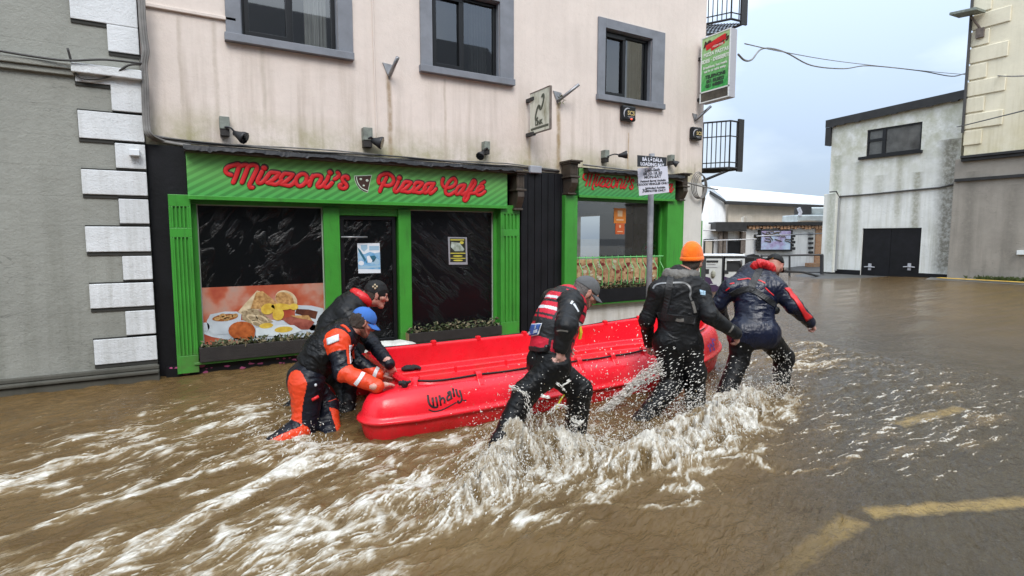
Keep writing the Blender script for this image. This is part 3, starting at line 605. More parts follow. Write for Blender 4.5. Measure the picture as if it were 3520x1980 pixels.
gx0, gx1 = post(1990, 640, YS), post(2322, 640, YS); gz0, gz1 = on_y(2150, 680, YS)[2], on_y(2150, 590, YS)[2]
sg2 = thing('fascia_sign', 'short green striped fascia sign behind the loading bay plates with red script lettering', 'shop sign', ((gx0+gx1)/2, YS, gz0))
b = MB(); b.box(gx0, gx1, YS, YW-0.056, gz0, gz1); b.build('sign_board', fascia_mat('striped_green_sign', (0.04, 0.30, 0.075), (0.17, 0.42, 0.12), gz0, gz1, 52), sg2, bevel=0.004)
b = MB(); b.box(gx0, gx1, YS-0.02, YS-0.0005, gz0-0.028, gz0+0.015); b.build('sign_lip', m_green, sg2, bevel=0.003)
A0, A1 = fn1(768, 600), fn1(1201, 660); B0, B1 = fn1(2001, 603), fn1(2179, 645)
kx = (B1[0]-B0[0])/(A1[0]-A0[0]); kz = (on_y(2010, 588, YS)[2]-on_y(2033, 652, YS)[2])/(fn1(790, 560)[2]-fn1(864, 648)[2])
def fn2(x, y):
    p = fn1(x, y); return np.array([B0[0]+(p[0]-A0[0])*kx, YS, on_y(2033, 652, YS)[2]+(p[2]-fn1(864, 648)[2])*kz])
sign_words([('lettering', MIZ), ('lettering', [sh(s, 4, 0) for s in PIZ])], sg2, fn2, 0.0215*kx); slice_logo(sg2, fn2, 0.02*kx)

# ---------------------------------------------------------------- big food picture on the first shop window
def poly_px(w, pts, Y, i, dz=0.0012):
    w.mat(i); P = [on_y(x, y, Y) for x, y in pts]; P = [p for p in P]; n = len(P)
    c = sum(P)/n; w.add([c]+P, [(0, k+1, (k+1) % n+1) for k in range(n)])
def ell(cx, cy, rx, ry, rot=0, n=20, wob=0.0):
    rr = random.Random(int(cx*7+cy)); o = []
    for k in range(n):
        a = 2*math.pi*k/n; q = 1+wob*rr.uniform(-1, 1); x, y = rx*q*math.cos(a), ry*q*math.sin(a); c, s = math.cos(rot), math.sin(rot); o.append((cx+x*c-y*s, cy+x*s+y*c))
    return o
def pm(name, c, v, var=0.25, sc=10, r=0.4): return M_(name, c, r, var=var, var_scale=sc, var2=v)
R8 = reg(660, 950, 5.367)
fm = [Mat('blurred_orange_print', (0.38, 0.07, 0.03), 0.4), pm('white_dish_print', (0.50, 0.54, 0.58), (0.38, 0.42, 0.46), sc=3), pm('bread_print', (0.55, 0.33, 0.13), (0.22, 0.10, 0.03), sc=22), pm('yellow_potato_print', (0.62, 0.45, 0.07), (0.48, 0.28, 0.03), sc=14),
      pm('bacon_print', (0.33, 0.10, 0.07), (0.16, 0.03, 0.02), sc=12), pm('tomato_print', (0.45, 0.12, 0.03), (0.25, 0.05, 0.01), sc=18), pm('bean_print', (0.32, 0.11, 0.02), (0.14, 0.04, 0.01), sc=40), pm('sausage_print', (0.12, 0.04, 0.02), (0.05, 0.015, 0.01), sc=10),
      pm('mushroom_print', (0.40, 0.32, 0.20), (0.14, 0.09, 0.04), sc=26), pm('egg_white_print', (0.62, 0.66, 0.66), (0.5, 0.55, 0.56), sc=5), pm('cream_crust_print', (0.60, 0.50, 0.34), (0.42, 0.30, 0.16), sc=15)]
_m = fm[0]; _f = _m.noise(3.2, 3, 0.5); _m.col = _m.ramp(_f, [(0.32, (0.30, 0.035, 0.02)), (0.47, (0.42, 0.10, 0.05)), (0.58, (0.45, 0.22, 0.16)), (0.72, (0.36, 0.26, 0.22))]); fm[0] = _m.done()
YP = YI+0.0275; w = MB()
fp0 = on_y(684, 990, YP); fx = (xL+0.065, xm0-0.003); fz = (zsl+0.02, on_y(850, 983, YP)[2])
w.mat(0).box(fx[0], fx[1], YP, YP+0.002, fz[0], fz[1])
def P8(i, pts, lay):
    Y = YP-0.0012*lay; q = [(p[0], p[1]) for p in R8(pts)]; w.mat(i); P = []
    for x, y in q:
        p = on_y(x, y, Y); p[0] = min(max(p[0], fx[0]+0.002), fx[1]-0.002); p[2] = max(p[2], fz[0]); P.append(p)
    c = sum(P)/len(P); w.add([c]+P, [(0, k+1, (k+1) % len(P)+1) for k in range(len(P))])
P8(1, ell(1300, 1000, 1150, 200), 1); P8(1, [(1900, 530), (2200, 540), (2420, 590), (2470, 700), (2470, 1000), (2200, 1000), (1900, 800)], 1)
P8(10, [(850, 650), (1000, 480), (1120, 350), (1200, 260), (1300, 290), (1250, 600), (1000, 800)], 2); P8(2, [(1180, 300), (1300, 270), (1440, 380), (1580, 500), (1300, 600), (1080, 600)], 3); P8(10, ell(1740, 430, 215, 160, 0.5), 2); P8(2, ell(1710, 430, 180, 130, 0.5), 3)
P8(7, [(1930, 600), (2150, 610), (2320, 650), (2280, 790), (2100, 740), (1900, 680)], 3); P8(4, [(1650, 780), (1900, 730), (2150, 760), (2260, 850), (2150, 980), (1950, 980), (1750, 860)], 4); P8(2, [(1800, 720), (2150, 720), (2230, 830), (2150, 800), (1950, 770)], 5)
P8(8, [(900, 640), (1100, 590), (1250, 640), (1400, 760), (1500, 840), (1300, 920), (1100, 880), (930, 800)], 3)
for (cx, cy, rx, ry, ro) in ((960, 650, 80, 55, 0), (1110, 760, 110, 60, 0.3), (1290, 790, 130, 60, 0.5), (1190, 870, 110, 45, 0.4)): P8(10, ell(cx, cy, rx, ry, ro), 4); P8(8, ell(cx+15, cy+14, rx*0.8, ry*0.6, ro), 5)
P8(3, ell(1400, 600, 130, 100, -0.3), 6); P8(3, ell(1590, 700, 105, 115, 0.3), 7); P8(3, ell(1650, 560, 190, 60, 0.05), 6); P8(3, ell(1880, 560, 80, 60), 7)
P8(1, [(270, 830), (340, 700), (600, 650), (830, 650), (910, 700), (900, 860), (700, 1060), (400, 1080), (300, 1000)], 4); P8(6, ell(610, 760, 240, 65, -0.12), 5); P8(1, ell(250, 930, 75, 80), 4)
for (cx, cy) in ((470, 780), (590, 760), (700, 740), (560, 720), (790, 720), (640, 790)): P8(2, ell(cx, cy, 60, 34, -0.2), 6)
P8(9, [(1180, 960), (1400, 900), (1700, 900), (1880, 900), (2040, 1000), (1800, 1080), (1180, 1120)], 6); P8(3, ell(1370, 910, 130, 50, -0.1), 7); P8(3, ell(1690, 980, 170, 55, -0.08), 7)
P8(5, ell(920, 1000, 250, 170, 0.0), 8); P8(5, ell(960, 1080, 200, 110, 0.0), 9)
tag(w.build('food_poster', fm), 'large window picture of a fried breakfast on white dishes', 'poster')

# pizza picture behind the rail of the second window
pz = [pm('cheese_print', (0.50, 0.38, 0.20), (0.32, 0.10, 0.05), sc=16), pm('pepperoni_print', (0.26, 0.035, 0.03), (0.16, 0.02, 0.02), sc=14), pm('mozzarella_print', (0.58, 0.55, 0.44), (0.45, 0.36, 0.2), sc=20)]
w = MB(); q0, q1 = on_y(1988, 892, YI+0.018), on_y(2272, 985, YI+0.018); x0_, x1_ = ql[1]+0.01, qr[0]-0.06; w.mat(0).box(x0_, x1_, YI+0.02, YI+0.028, zrl-0.2, zr-0.03)
rr = random.Random(4)
for k in range(70):
    X_, Z_, r_ = rr.uniform(x0_+0.06, x1_-0.06), rr.uniform(zrl-0.05, zr-0.08), rr.uniform(0.02, 0.06)
    w.mat(1 if k % 2 else 2); Y_ = YI+0.0195-0.00015*k
    P = [(X_+r_*rr.uniform(.8, 1.2)*math.cos(a), Y_, Z_+0.6*r_*rr.uniform(.8, 1.2)*math.sin(a)) for a in np.linspace(0, 6.283, 13)[:-1]]; w.add(P, [tuple(range(12))])
tag(w.build('pizza_poster', pz), 'picture of pizza slices behind the low green window rail', 'poster')

# small posters and stickers
m_paper = M_('white_paper', (0.66, 0.70, 0.74), 0.6); m_blue = pm('blue_print', (0.03, 0.22, 0.45), (0.35, 0.52, 0.65), sc=9); m_teal = M_('teal_print', (0.02, 0.12, 0.18), 0.5); m_pblue = M_('pale_blue_print', (0.30, 0.46, 0.58), 0.5)
Rp = reg(1180, 760, 5.6)
def flat(w, i, pts, Y): w.mat(i); P = [on_y(x, y, Y) for x, y in Rp(pts)]; c = sum(P)/len(P); w.add([c]+P, [(0, k+1, (k+1) % len(P)+1) for k in range(len(P))])
Yp = YI+0.026; w = MB()
w.mat(0).prism([on_y(x, y, Yp) for x, y in Rp([(268, 428), (700, 425), (720, 1000), (292, 1005)])], (0, 0.002, 0))
flat(w, 1, [(282, 600), (400, 640), (520, 590), (600, 620), (705, 600), (716, 930), (290, 920)], Yp-0.001); flat(w, 2, [(275, 500), (330, 560), (440, 740), (420, 790), (290, 570)], Yp-0.002); flat(w, 3, [(335, 460), (460, 455), (465, 530), (400, 590), (340, 540)], Yp-0.001)
flat(w, 3, [(500, 480), (690, 478), (692, 560), (500, 565)], Yp-0.001); flat(w, 2, [(440, 800), (480, 680), (600, 660), (640, 700), (590, 780)], Yp-0.002); flat(w, 0, [(450, 680), (500, 660), (560, 760), (540, 800), (470, 800)], Yp-0.003); flat(w, 0, ell(345, 810, 55, 45), Yp-0.002); flat(w, 3, ell(640, 780, 60, 60), Yp-0.002); flat(w, 3, [(300, 870), (715, 850), (716, 890), (300, 915)], Yp-0.002)
tag(w.build('notice_poster', [m_paper, m_blue, m_teal, m_pblue]), 'blue and white notice taped to the café door', 'poster')
m_silver = M_('silver_snap_frame', (0.45, 0.45, 0.48), 0.35, metal=0.5); m_yel = M_('yellow_print', (0.50, 0.44, 0.06), 0.5); m_pblack = M_('black_print', (0.02, 0.022, 0.015), 0.4); m_pgrey = pm('grey_green_print', (0.42, 0.48, 0.44), (0.15, 0.18, 0.12), sc=12)
w = MB(); w.mat(0).prism([on_y(x, y, Yp) for x, y in Rp([(2015, 305), (2380, 312), (2392, 838), (2035, 838)])], (0, 0.004, 0)); flat(w, 1, [(2050, 330), (2350, 335), (2362, 790), (2060, 790)], Yp-0.001)
flat(w, 2, [(2060, 350), (2330, 352), (2330, 372), (2060, 372)], Yp-0.002); flat(w, 3, [(2080, 400), (2240, 420), (2330, 540), (2310, 580), (2150, 580), (2070, 500)], Yp-0.002); flat(w, 2, ell(2280, 415, 38, 28), Yp-0.003); flat(w, 2, [(2060, 610), (2350, 610), (2352, 628), (2060, 628)], Yp-0.002); flat(w, 2, ell(2205, 672, 95, 16), Yp-0.002); flat(w, 2, [(2064, 708), (2352, 708), (2352, 724), (2064, 724)], Yp-0.002); flat(w, 2, ell(2210, 756, 95, 16), Yp-0.002)
tag(w.build('notice_poster', [m_silver, m_pblack, m_yel, m_pgrey]), 'black and yellow notice in a silver frame on the creased film', 'poster')
m_or = M_('orange_print', (0.55, 0.17, 0.02), 0.5); m_or2 = M_('deep_orange_print', (0.48, 0.09, 0.02), 0.5)
def sticker(x0, y0, x1, y1, mt, label, inner):
    X0, X1, Z0, Z1 = rect_y(x0, y0, x1, y1, YI+0.025); o = MB(); o.mat(0).box(X0, X1, YI+0.024, YI+0.028, Z0, Z1); o.mat(1)
    for (a, b_, c, d) in inner: o.box(X0+(X1-X0)*a, X0+(X1-X0)*b_, YI+0.0225, YI+0.0238, Z0+(Z1-Z0)*c, Z0+(Z1-Z0)*d)
    tag(o.build('window_sticker', [mt, M_('pale_orange_print', (0.62, 0.42, 0.25), 0.5)], bevel=0.002), label, 'sticker')
sticker(2111, 715, 2151, 768, m_or, 'larger orange sticker, upper one on the clear shop window', ((0.3, 0.7, 0.45, 0.85), (0.2, 0.8, 0.18, 0.27)))
sticker(2116, 768, 2146, 805, m_or2, 'smaller deep orange sticker, lower one on the clear shop window', ((0.4, 0.6, 0.6, 0.85), (0.2, 0.8, 0.2, 0.28)))
# little domed sign standing in the second window
ds = thing('counter_sign', 'small green domed sign with red lettering inside the clear shop window', 'sign'); c0, c1 = on_y(2206, 866, YI+0.2), on_y(2276, 866, YI+0.2); hh = (c1[0]-c0[0])/2; cc = (c0+c1)/2
b = MB(); b.prism([(cc[0]+hh*math.cos(a), YI+0.2, cc[2]+0.85*hh*math.sin(a)) for a in np.linspace(0, math.pi, 15)], (0, 0.02, 0)); b.build('board', M_('sign_green', (0.06, 0.34, 0.07), 0.4), ds)
b = MB(); b.prism([(cc[0]+hh*0.86*math.cos(a), YI+0.197, cc[2]+0.03+0.45*hh*math.sin(a)) for a in np.linspace(0, math.pi, 15)], (0, 0.002, 0)); b.build('panel', m_lwhite, ds)
text_mesh("Mizzoni's", hh*0.42, frame((cc[0], YI+0.193, cc[2]+0.03+hh*0.2), (1, 0, 0), (0, 0, 1)), m_lred, 'lettering', ds, 0.001, 0.3, 0.004)

# ---------------------------------------------------------------- hanging signs
m_sgrey = M_('sign_case_grey', (0.40, 0.40, 0.43), 0.45); m_swhite = M_('white_sign_edge', (0.72, 0.74, 0.73), 0.5)
hs = thing('hanging_sign', 'tall green projecting sign box with menu lettering high on the building corner', 'shop sign')
XS = on_y(2412, 150, YW-0.10)[0]; y_in = YW-0.10; y_out = on_x(2514, 90, XS)[1]; sz1 = on_x(2514, 94, XS)[2]; sz0 = on_x(2512, 330, XS)[2]; szm = on_x(2512, 290, XS)[2]; T_ = 0.17
m_hs = Mat('striped_green_print', (0.05, 0.33, 0.08), 0.35); _c = m_hs.xyz(); _s = m_hs.math('SINE', m_hs.math('MULTIPLY', m_hs.math('SUBTRACT', m_hs.math('MULTIPLY', _c[2], 0.9), m_hs.math('MULTIPLY', _c[1], -1.2)), 45))
_f = m_hs.math('ADD', m_hs.math('MULTIPLY', _s, 0.5), 0.5); m_hs.col = m_hs.mix(m_hs.mix((0.03, 0.33, 0.07), (0.06, 0.42, 0.10), _f), m_hs.mix((0.36, 0.56, 0.24), (0.42, 0.60, 0.30), _f), m_hs.rng(_c[2], sz0+0.3, sz1)); m_hs = m_hs.done()
b = MB(); b.box(XS, XS+T_, y_out, y_in, sz0, sz1); b.build('case', m_sgrey, hs, bevel=0.006)
b = MB(); e_ = 0.022
for (a0, a1, c0_, c1_) in ((y_out, y_in, sz1-e_, sz1), (y_out, y_in, szm-e_, szm+0.004), (y_out, y_in, sz0, sz0+e_), (y_out, y_out+e_, sz0+e_, sz1-e_), (y_in-e_, y_in, sz0+e_, sz1-e_)): b.box(XS-0.012, XS-0.0005, a0, a1, c0_+0.0005, c1_-0.0005)
b.build('rim', m_swhite, hs)
b = MB(); b.quad((XS-0.004, y_out+e_, szm), (XS-0.004, y_in-e_, szm), (XS-0.004, y_in-e_, sz1-e_), (XS-0.004, y_out+e_, sz1-e_)); b.build('green_panel', m_hs, hs)
b = MB(); b.quad((XS-0.004, y_out+e_, sz0+e_), (XS-0.004, y_in-e_, sz0+e_), (XS-0.004, y_in-e_, szm-e_), (XS-0.004, y_out+e_, szm-e_)); b.build('dark_panel', M_('dark_number_panel', (0.075, 0.065, 0.05), 0.5, var=0.5, var_scale=12), hs)
W_ = y_in-y_out; Hh = sz1-szm; m_tw = M_('white_print', (0.70, 0.76, 0.68), 0.5); m_tb = M_('black_green_print', (0.02, 0.05, 0.03), 0.5)
def ht(body, u, v, size, mt, sh_=0.0, bold=0.0): text_mesh(body, size, frame((XS-0.008, y_in-W_*u, szm+Hh*v), (0, -1, 0), (0, 0, 1)), mt, 'lettering', hs, 0.001, sh_, bold)
b = MB(); b.tube([(XS-0.006, y_in-W_*0.17, szm+Hh*0.80), (XS-0.006, y_in-W_*0.84, szm+Hh*0.885)], 0.06, 10, (np.array([1.0, 0, 0]), 0.08)); b.tube([(XS-0.006, y_in-W_*0.35, szm+Hh*0.74), (XS-0.006, y_in-W_*0.80, szm+Hh*0.80)], 0.035, 10, (np.array([1.0, 0, 0]), 0.08)); b.build('red_lozenge', m_lred, hs)
ht("Mizzoni's", 0.5, 0.85, 0.155, m_ldark, 0.3, 0.008); ht('PIZZA CAFE', 0.58, 0.775, 0.045, m_tw, 0.2, 0.001)
ht('PIZZA PASTAS', 0.52, 0.66, 0.09, m_tw, 0, 0.003); ht('SIDES · DESSERTS', 0.5, 0.545, 0.09, m_tw, 0, 0.004); ht('Breakfasts, hot meals', 0.5, 0.43, 0.065, m_tw, 0, 0.002); ht('eat in or take away', 0.5, 0.36, 0.065, m_tw, 0, 0.002)
ht('TELEPHONE', 0.52, 0.25, 0.085, m_tb, 0, 0.004); ht('051 852852', 0.52, 0.165, 0.085, m_tb, 0, 0.004); ht('051 448850', 0.5, 0.085, 0.085, m_tb, 0, 0.004)
b = MB()
for z_ in (sz0+0.10, sz1-0.35): b.box(XS+0.03, XS+0.11, y_in-0.001, YW+0.02, z_-0.03, z_+0.03)
b.build('wall_bracket', m_balc, hs, bevel=0.004)

XL_ = on_y(1822, 320, YW-0.10)[0]; lo = on_x(1890, 283, XL_); lz1 = on_y(1818, 324, YW-0.1)[2]; lz0 = on_y(1826, 462, YW-0.1)[2]
ls = thing('hanging_sign', 'small weathered white projecting sign with a chain emblem between two windows', 'shop sign')
m_lk = Mat('weathered_white_board', (0.62, 0.62, 0.52), 0.5); m_lk.col = m_lk.mix(m_lk.col, (0.20, 0.19, 0.10), m_lk.ramp(m_lk.noise(1.0, 5, 0.7, m_lk.mapping((8, 8, 2.0))), [(0.5, 0), (0.75, 1)])); m_lk = m_lk.done()
b = MB(); b.box(XL_, XL_+0.025, lo[1], YW-0.10, lz0, lz1); b.build('board', m_lk, ls, bevel=0.003)
b = MB(); b.box(XL_-0.006, XL_+0.031, lo[1]-0.014, lo[1]-0.0005, lz0-0.01, lz1+0.01); b.box(XL_-0.006, XL_+0.031, lo[1], YW-0.1, lz0-0.012, lz0-0.0005); b.box(XL_-0.006, XL_+0.031, lo[1], YW-0.1, lz1+0.0005, lz1+0.012); b.build('rim', m_rust, ls)
lw = YW-0.10-lo[1]; lh = lz1-lz0; m_chain = M_('dark_green_print', (0.07, 0.08, 0.055), 0.5)
def lp(u, v): return np.array([XL_-0.004, YW-0.10-lw*u, lz0+lh*v])
for (cu_, cv_, g0) in ((0.62, 0.70, 3.6), (0.40, 0.47, 0.5)):              # two open chain links, leaning the same way
    P = []; ca, sa = math.cos(0.42), math.sin(0.42)
    for k in range(25):
        a = g0+2*math.pi*0.86*k/24; lx, ly = 0.058*math.cos(a), 0.128*math.sin(a)+0.045*(1 if math.sin(a) > 0 else -1)*min(1, abs(math.sin(a))*3); qx, qy = lx*ca+ly*sa, -lx*sa+ly*ca; P.append(lp(cu_+qx/lw*0.62, cv_+qy))
    b = MB(); b.tube(P, 0.022, 6, (np.array([1.0, 0, 0]), 0.15)); b.build('chain_emblem', m_chain, ls)
text_mesh('LINK', lh*0.15, frame(lp(0.47, 0.22), (0, -1, 0), (0, 0, 1)), m_chain, 'lettering', ls, 0.001, 0, 0.006)
b = MB(); b.box(XL_-0.001, XL_-0.0005, YW-0.1-lw*0.95, YW-0.1-lw*0.05, lz0+lh*0.07, lz0+lh*0.13); b.build('print_band', m_chain, ls)
b = MB()
for z_ in (lz1-0.14*lh, lz0-0.004): b.box(XL_-0.02, XL_+0.04, YW-0.22, YW-0.001, z_-0.028, z_+0.028)
b.build('wall_bracket', m_balc, ls, bevel=0.003)

# ---------------------------------------------------------------- fittings on the pink wall
for i, (px, py, s_, tilt, lab) in enumerate(((1337, 245, 0.17, (0.02, -0.13, 0.10), 'empty flagpole bracket between the first two upper windows'), (1915, 335, 0.16, (0.13, -0.13, 0.13), 'empty flagpole bracket behind the chain emblem sign'), (2387, 405, 0.13, (0.13, -0.08, 0.14), 'empty flagpole bracket below the tall green sign'))):
    c = on_y(px, py, YW); k = thing('flagpole_bracket', lab, 'bracket', c, 'flagpole brackets on the pink wall'); x_, z_ = c[0], c[2]
    b = MB(); b.prism([(x_-s_*0.55, YW-0.02, z_+s_*0.6), (x_+s_*0.5, YW-0.02, z_+s_*0.5), (x_, YW-0.02, z_-s_*0.65)], (0, 0.019, 0)); b.build('plate', m_metal, k)
    b = MB(); q = np.array([x_, YW-0.03, z_-s_*0.4]); b.tube([q, q+np.array(tilt)*1.9], 0.027, 8); b.build('socket', m_metal, k, smooth=True)
b = MB(); c = on_y(1930, 345, YW-0.05); rr = random.Random(2)
for k in range(26):
    d = np.array([rr.gauss(0, 1), -abs(rr.gauss(0, .5)), rr.gauss(0, .6)]); d /= np.linalg.norm(d); a = c+d*0.02; e_ = c+d*rr.uniform(0.05, 0.12); n_ = np.cross(d, [0, 0, 1])*0.015
    b.quad(a, (a+e_)/2+n_, e_, (a+e_)/2-n_)
m_weed = M_('weed_leaf', (0.09, 0.12, 0.03), 0.6, var=0.4, var_scale=10); tag(b.build('weed', m_weed), 'tuft of weed growing at a flagpole bracket', 'plant')

m_box = M_('weathered_lamp_housing', (0.20, 0.22, 0.19), 0.6, var=0.4, var_scale=12); m_lampb = M_('black_lamp_body', (0.018, 0.018, 0.02), 0.5)
def flood(px, py, dirn, lab, arm=0.12, sc=1.0):
    c = on_y(px, py, YW-0.06); k = thing('floodlight', lab, 'floodlight', c, 'floodlights above the fascia signs'); dv = np.array(dirn, float); dv /= np.linalg.norm(dv)
    b = MB(); b.box(c[0]-0.055*sc, c[0]+0.055*sc, YW-0.12, YW-0.001, c[2]-0.02*sc, c[2]+0.13*sc); b.build('gear_box', m_box, k, bevel=0.006)
    b = MB(); b.box(c[0]-0.05*sc, c[0]+0.05*sc, YW-0.11, YW-0.002, c[2]-0.10*sc, c[2]-0.022*sc); b.build('junction_box', m_timber, k, bevel=0.004)
    e_ = c+dv*arm; b = MB(); b.tube(catmull([c+np.array([0, -0.06, 0.0]), c+dv*arm*0.5+np.array([0, -0.05, 0.03]), e_]), 0.012, 6); b.build('arm', m_lampb, k)
    b = MB(); ay = np.cross(dv, [0, 0, 1.0]); ay /= np.linalg.norm(ay); az = np.cross(dv, ay)
    b.tube([e_-dv*0.03, e_+dv*0.03, e_+dv*0.10, e_+dv*0.125], [0.03*sc, 0.045*sc, 0.075*sc, 0.078*sc], 10); hd_ = b.build('lamp_head', m_lampb, k, smooth=True)
    b = MB(); b.tube([e_+dv*0.1252, e_+dv*0.127], [0.07*sc, 0.07*sc], 10); b.build('lens', m_glass, hd_)
flood(772, 440, (0.75, -0.5, -0.45), 'floodlight with a grey box at the grey house end of the fascia', 0.16, 1.0)
flood(1262, 478, (0.8, -0.45, -0.25), 'floodlight with a pale box above the middle of the long fascia', 0.09, 1.15)
flood(1670, 512, (-0.7, -0.5, -0.6), 'floodlight facing back towards the grey house near the brown corbel', 0.12, 0.85)
flood(2080, 540, (0.8, -0.55, 0.1), 'floodlight on a long arm above the second fascia', 0.26, 0.9)
flood(2306, 552, (0.5, -0.6, -0.5), 'small dark floodlight beside the loading bay plates', 0.03, 0.8)
b = MB(); c = on_y(1838, 583, YW-0.08); b.box(c[0]-0.11, c[0]+0.11, YW-0.13, YW-0.056, c[2]-0.06, c[2]+0.06); tag(b.build('junction_box', M_('grey_plastic_box', (0.33, 0.34, 0.37), 0.5), bevel=0.012), 'grey plastic junction box above the black panel between the shopfronts', 'junction box')

def alarm(px, py, w_, h_, lab, led):
    c = on_y(px, py, YW-0.05); k = thing('alarm_box', lab, 'alarm box', c, 'burglar alarm boxes'); x_, z_ = c[0], c[2]
    b = MB(); b.box(x_-w_/2, x_+w_/2, YW-0.10, YW-0.001, z_-h_/2, z_+h_/2); b.build('case', m_frame, k, bevel=0.03)
    P = [(x_-0.03+0.10*math.cos(a)*w_/0.3, YW-0.102, z_-0.02+0.10*math.sin(a)*w_/0.3) for a in np.linspace(1.3, 3.7, 12)]
    b = MB(); b.tube(P, [0.004+0.010*math.sin(math.pi*i/11) for i in range(12)], 6, (nY, 0.2)); b.build('crescent', m_sgrey, k)
    text_mesh('SCS', 0.10*w_/0.3, frame((x_+0.035, YW-0.103, z_+0.0), (1, 0, 0), (0, 0, 1)), M_('gold_print', (0.50, 0.38, 0.16), 0.5), 'lettering', k, 0.001, 0, 0.003)
    b = MB(); b.box(x_-0.05, x_+0.11, YW-0.1035, YW-0.101, z_-0.062, z_-0.056); b.box(x_-0.02, x_+0.08, YW-0.1035, YW-0.101, z_-0.085, z_-0.079); b.build('print_line', m_sgrey, k)
    if led: b = MB(); b.ball((x_+0.04, YW-0.105, z_-h_/2+0.035), 0.013); b.build('led', emit('red_led', (1, 0.05, 0.02), 3), k)
alarm(2158, 391, 0.31, 0.27, 'black alarm box under the third upper window with a red light', True)
alarm(2392, 460, 0.27, 0.25, 'black alarm box near the building corner', False)

# cables along the fascias, down the party wall and a coil at the corner
def cable(name, pts, r, lab, mt=m_cable, k=6, cat='cable'):
    b = MB(); b.tube(catmull(pts, k), r, 6); return tag(b.build(name, mt, smooth=True), lab, cat)
for i, (dz, dy, mt) in enumerate(((0.11, 0.03, m_cable2), (0.125, 0.05, m_cable), (0.145, 0.028, m_cable2))):
    zz = zcor+dz; pts = [(post(520, 500)+0.0, YW-dy, zz+0.03)]+[(x_, YW-dy-0.01, zz+0.012*math.sin(x_*2.3+i*2)) for x_ in np.linspace(0.1, 4.55, 14)]+[(post(1935, 600), YW-dy, zz-0.03)]
    cable('cable', pts, 0.014-0.002*i, ('pale cable lying lowest along the top of the long fascia', 'black cable running above the long fascia into the panel', 'pale cable running highest along the long fascia')[i], mt)
for i, px in enumerate((480, 488, 496)):
    pts = [on_y(px-2, -40, YG-0.05), on_y(px+2, 60, YG-0.05), on_y(px+8, 130, YG-0.05), on_y(px+14, 180, YG-0.06), on_y(px+8, 225, YG-0.05), on_y(px+12, 300, YG-0.04), on_y(px+16, 420, YG-0.04), on_y(px+26, 462, YG-0.04), on_y(px+70, 484, YW-0.05), on_y(px+160, 500, YW-0.06)]
    cable('cable', pts, 0.020-0.003*i, ('thickest cable down the joint beside the white quoins', 'middle cable down the joint beside the white quoins', 'thinnest cable down the joint beside the pink wall')[i], m_cable2)
cable('cable', [on_y(232, 165, YG-0.12), on_y(260, 250, YG-0.06), on_y(300, 272, YQ-0.03), on_y(380, 262, YQ-0.03), on_y(440, 225, YG-0.12), on_y(484, 222, YG-0.11)], 0.012, 'black cable sagging over the top white quoin', m_cable)
cable('cable', [on_y(-30, 170, YG-0.09), on_y(120, 195, YG-0.09), on_y(236, 208, YG-0.12), on_y(360, 205, YG-0.13), on_y(488, 218, YG-0.12)], 0.012, 'black cable lying along the grey string course', m_cable)
cable('cable', [(gx0+0.02, YF-0.12, zcor2+0.11), (gx0+0.8, YF-0.1, zcor2+0.09), (gx1-0.6, YF-0.09, zcor2+0.06), (gx1+0.1, YF-0.12, zcor2-0.05), (XC-0.25, YF-0.1, zcor2-0.12), (XC+0.2, YF-0.1, zcor2-0.16)], 0.014, 'pale cable crossing above the second fascia to the coil', m_cable2)
cc = on_y(2400, 637, YW-0.10); b = MB()
for i in range(4):
    b.tube([cc+np.array([(0.19-0.012*i)*math.cos(a)+0.02*i, -0.012*i, (0.26-0.012*i)*math.sin(a)-0.01*i]) for a in np.linspace(0, 6.283, 26)], 0.009, 5)
tag(b.build('cable_coil', m_cable2, smooth=True), 'coil of grey cable hung on the white corner pier', 'cable coil')

# ---------------------------------------------------------------- window boxes with straggly plants
m_soil = M_('wet_soil', (0.03, 0.022, 0.015), 0.8); m_leaf = M_('dull_leaf', (0.055, 0.07, 0.025), 0.6, var=0.5, var_scale=8); m_drylf = M_('withered_leaf', (0.20, 0.16, 0.09), 0.7, var=0.5, var_scale=9)
def planter(x0, x1, z0, z1, lab, mt, nl, end, bush=0.10):
    k = thing('window_box', lab, 'window box', ((x0+x1)/2, YF, z0)); b = MB(); y0, y1 = YF-0.05, YI-0.03
    b.box(x0, x1, y0, y0+0.025, z0, z1); b.box(x0, x1, y1-0.025, y1, z0, z1); b.box(x0, x0+0.025, y0+0.0255, y1-0.0255, z0, z1-0.001); b.box(x1-0.025, x1, y0+0.0255, y1-0.0255, z0, z1-0.001)
    b.build('trough', mt, k, bevel=0.004)
    b = MB(); b.box(x0+0.026, x1-0.026, y0+0.026, y1-0.026, z0, z1-0.02); b.build('soil', m_soil, k)
    if end: b = MB(); b.box(x0-0.004, x0-0.0005, y0, y1, z0, z1); b.build('end_grain', M_('raw_timber_end', (0.30, 0.20, 0.10), 0.7), k)
    b = MB(); rr = random.Random(int(x0*31))
    for q in range(nl):
        X_, Y_ = rr.uniform(x0+0.03, x1-0.03), rr.uniform(y0+0.0, y1-0.02); h_ = rr.uniform(0.01, bush)*rr.choice((0.5, 1, 1.2)); p = np.array([X_, Y_, z1-0.01+h_])
        d = np.array([rr.gauss(0, 1), rr.gauss(0, 1), rr.gauss(0.2, 0.7)]); d /= np.linalg.norm(d); s_ = np.cross(d, [rr.gauss(0, 1), rr.gauss(0, 1), rr.gauss(0, 1)]); s_ /= np.linalg.norm(s_); L_ = rr.uniform(0.015, 0.045); b.mat(rr.choice((0, 0, 1)))
        b.quad(p-d*L_, p+s_*L_*0.45, p+d*L_, p-s_*L_*0.45)
        if q % 9 == 0: b.tube([(X_, Y_, z1-0.02), p], 0.003, 4)
    b.build('foliage', [m_leaf, m_drylf], k)
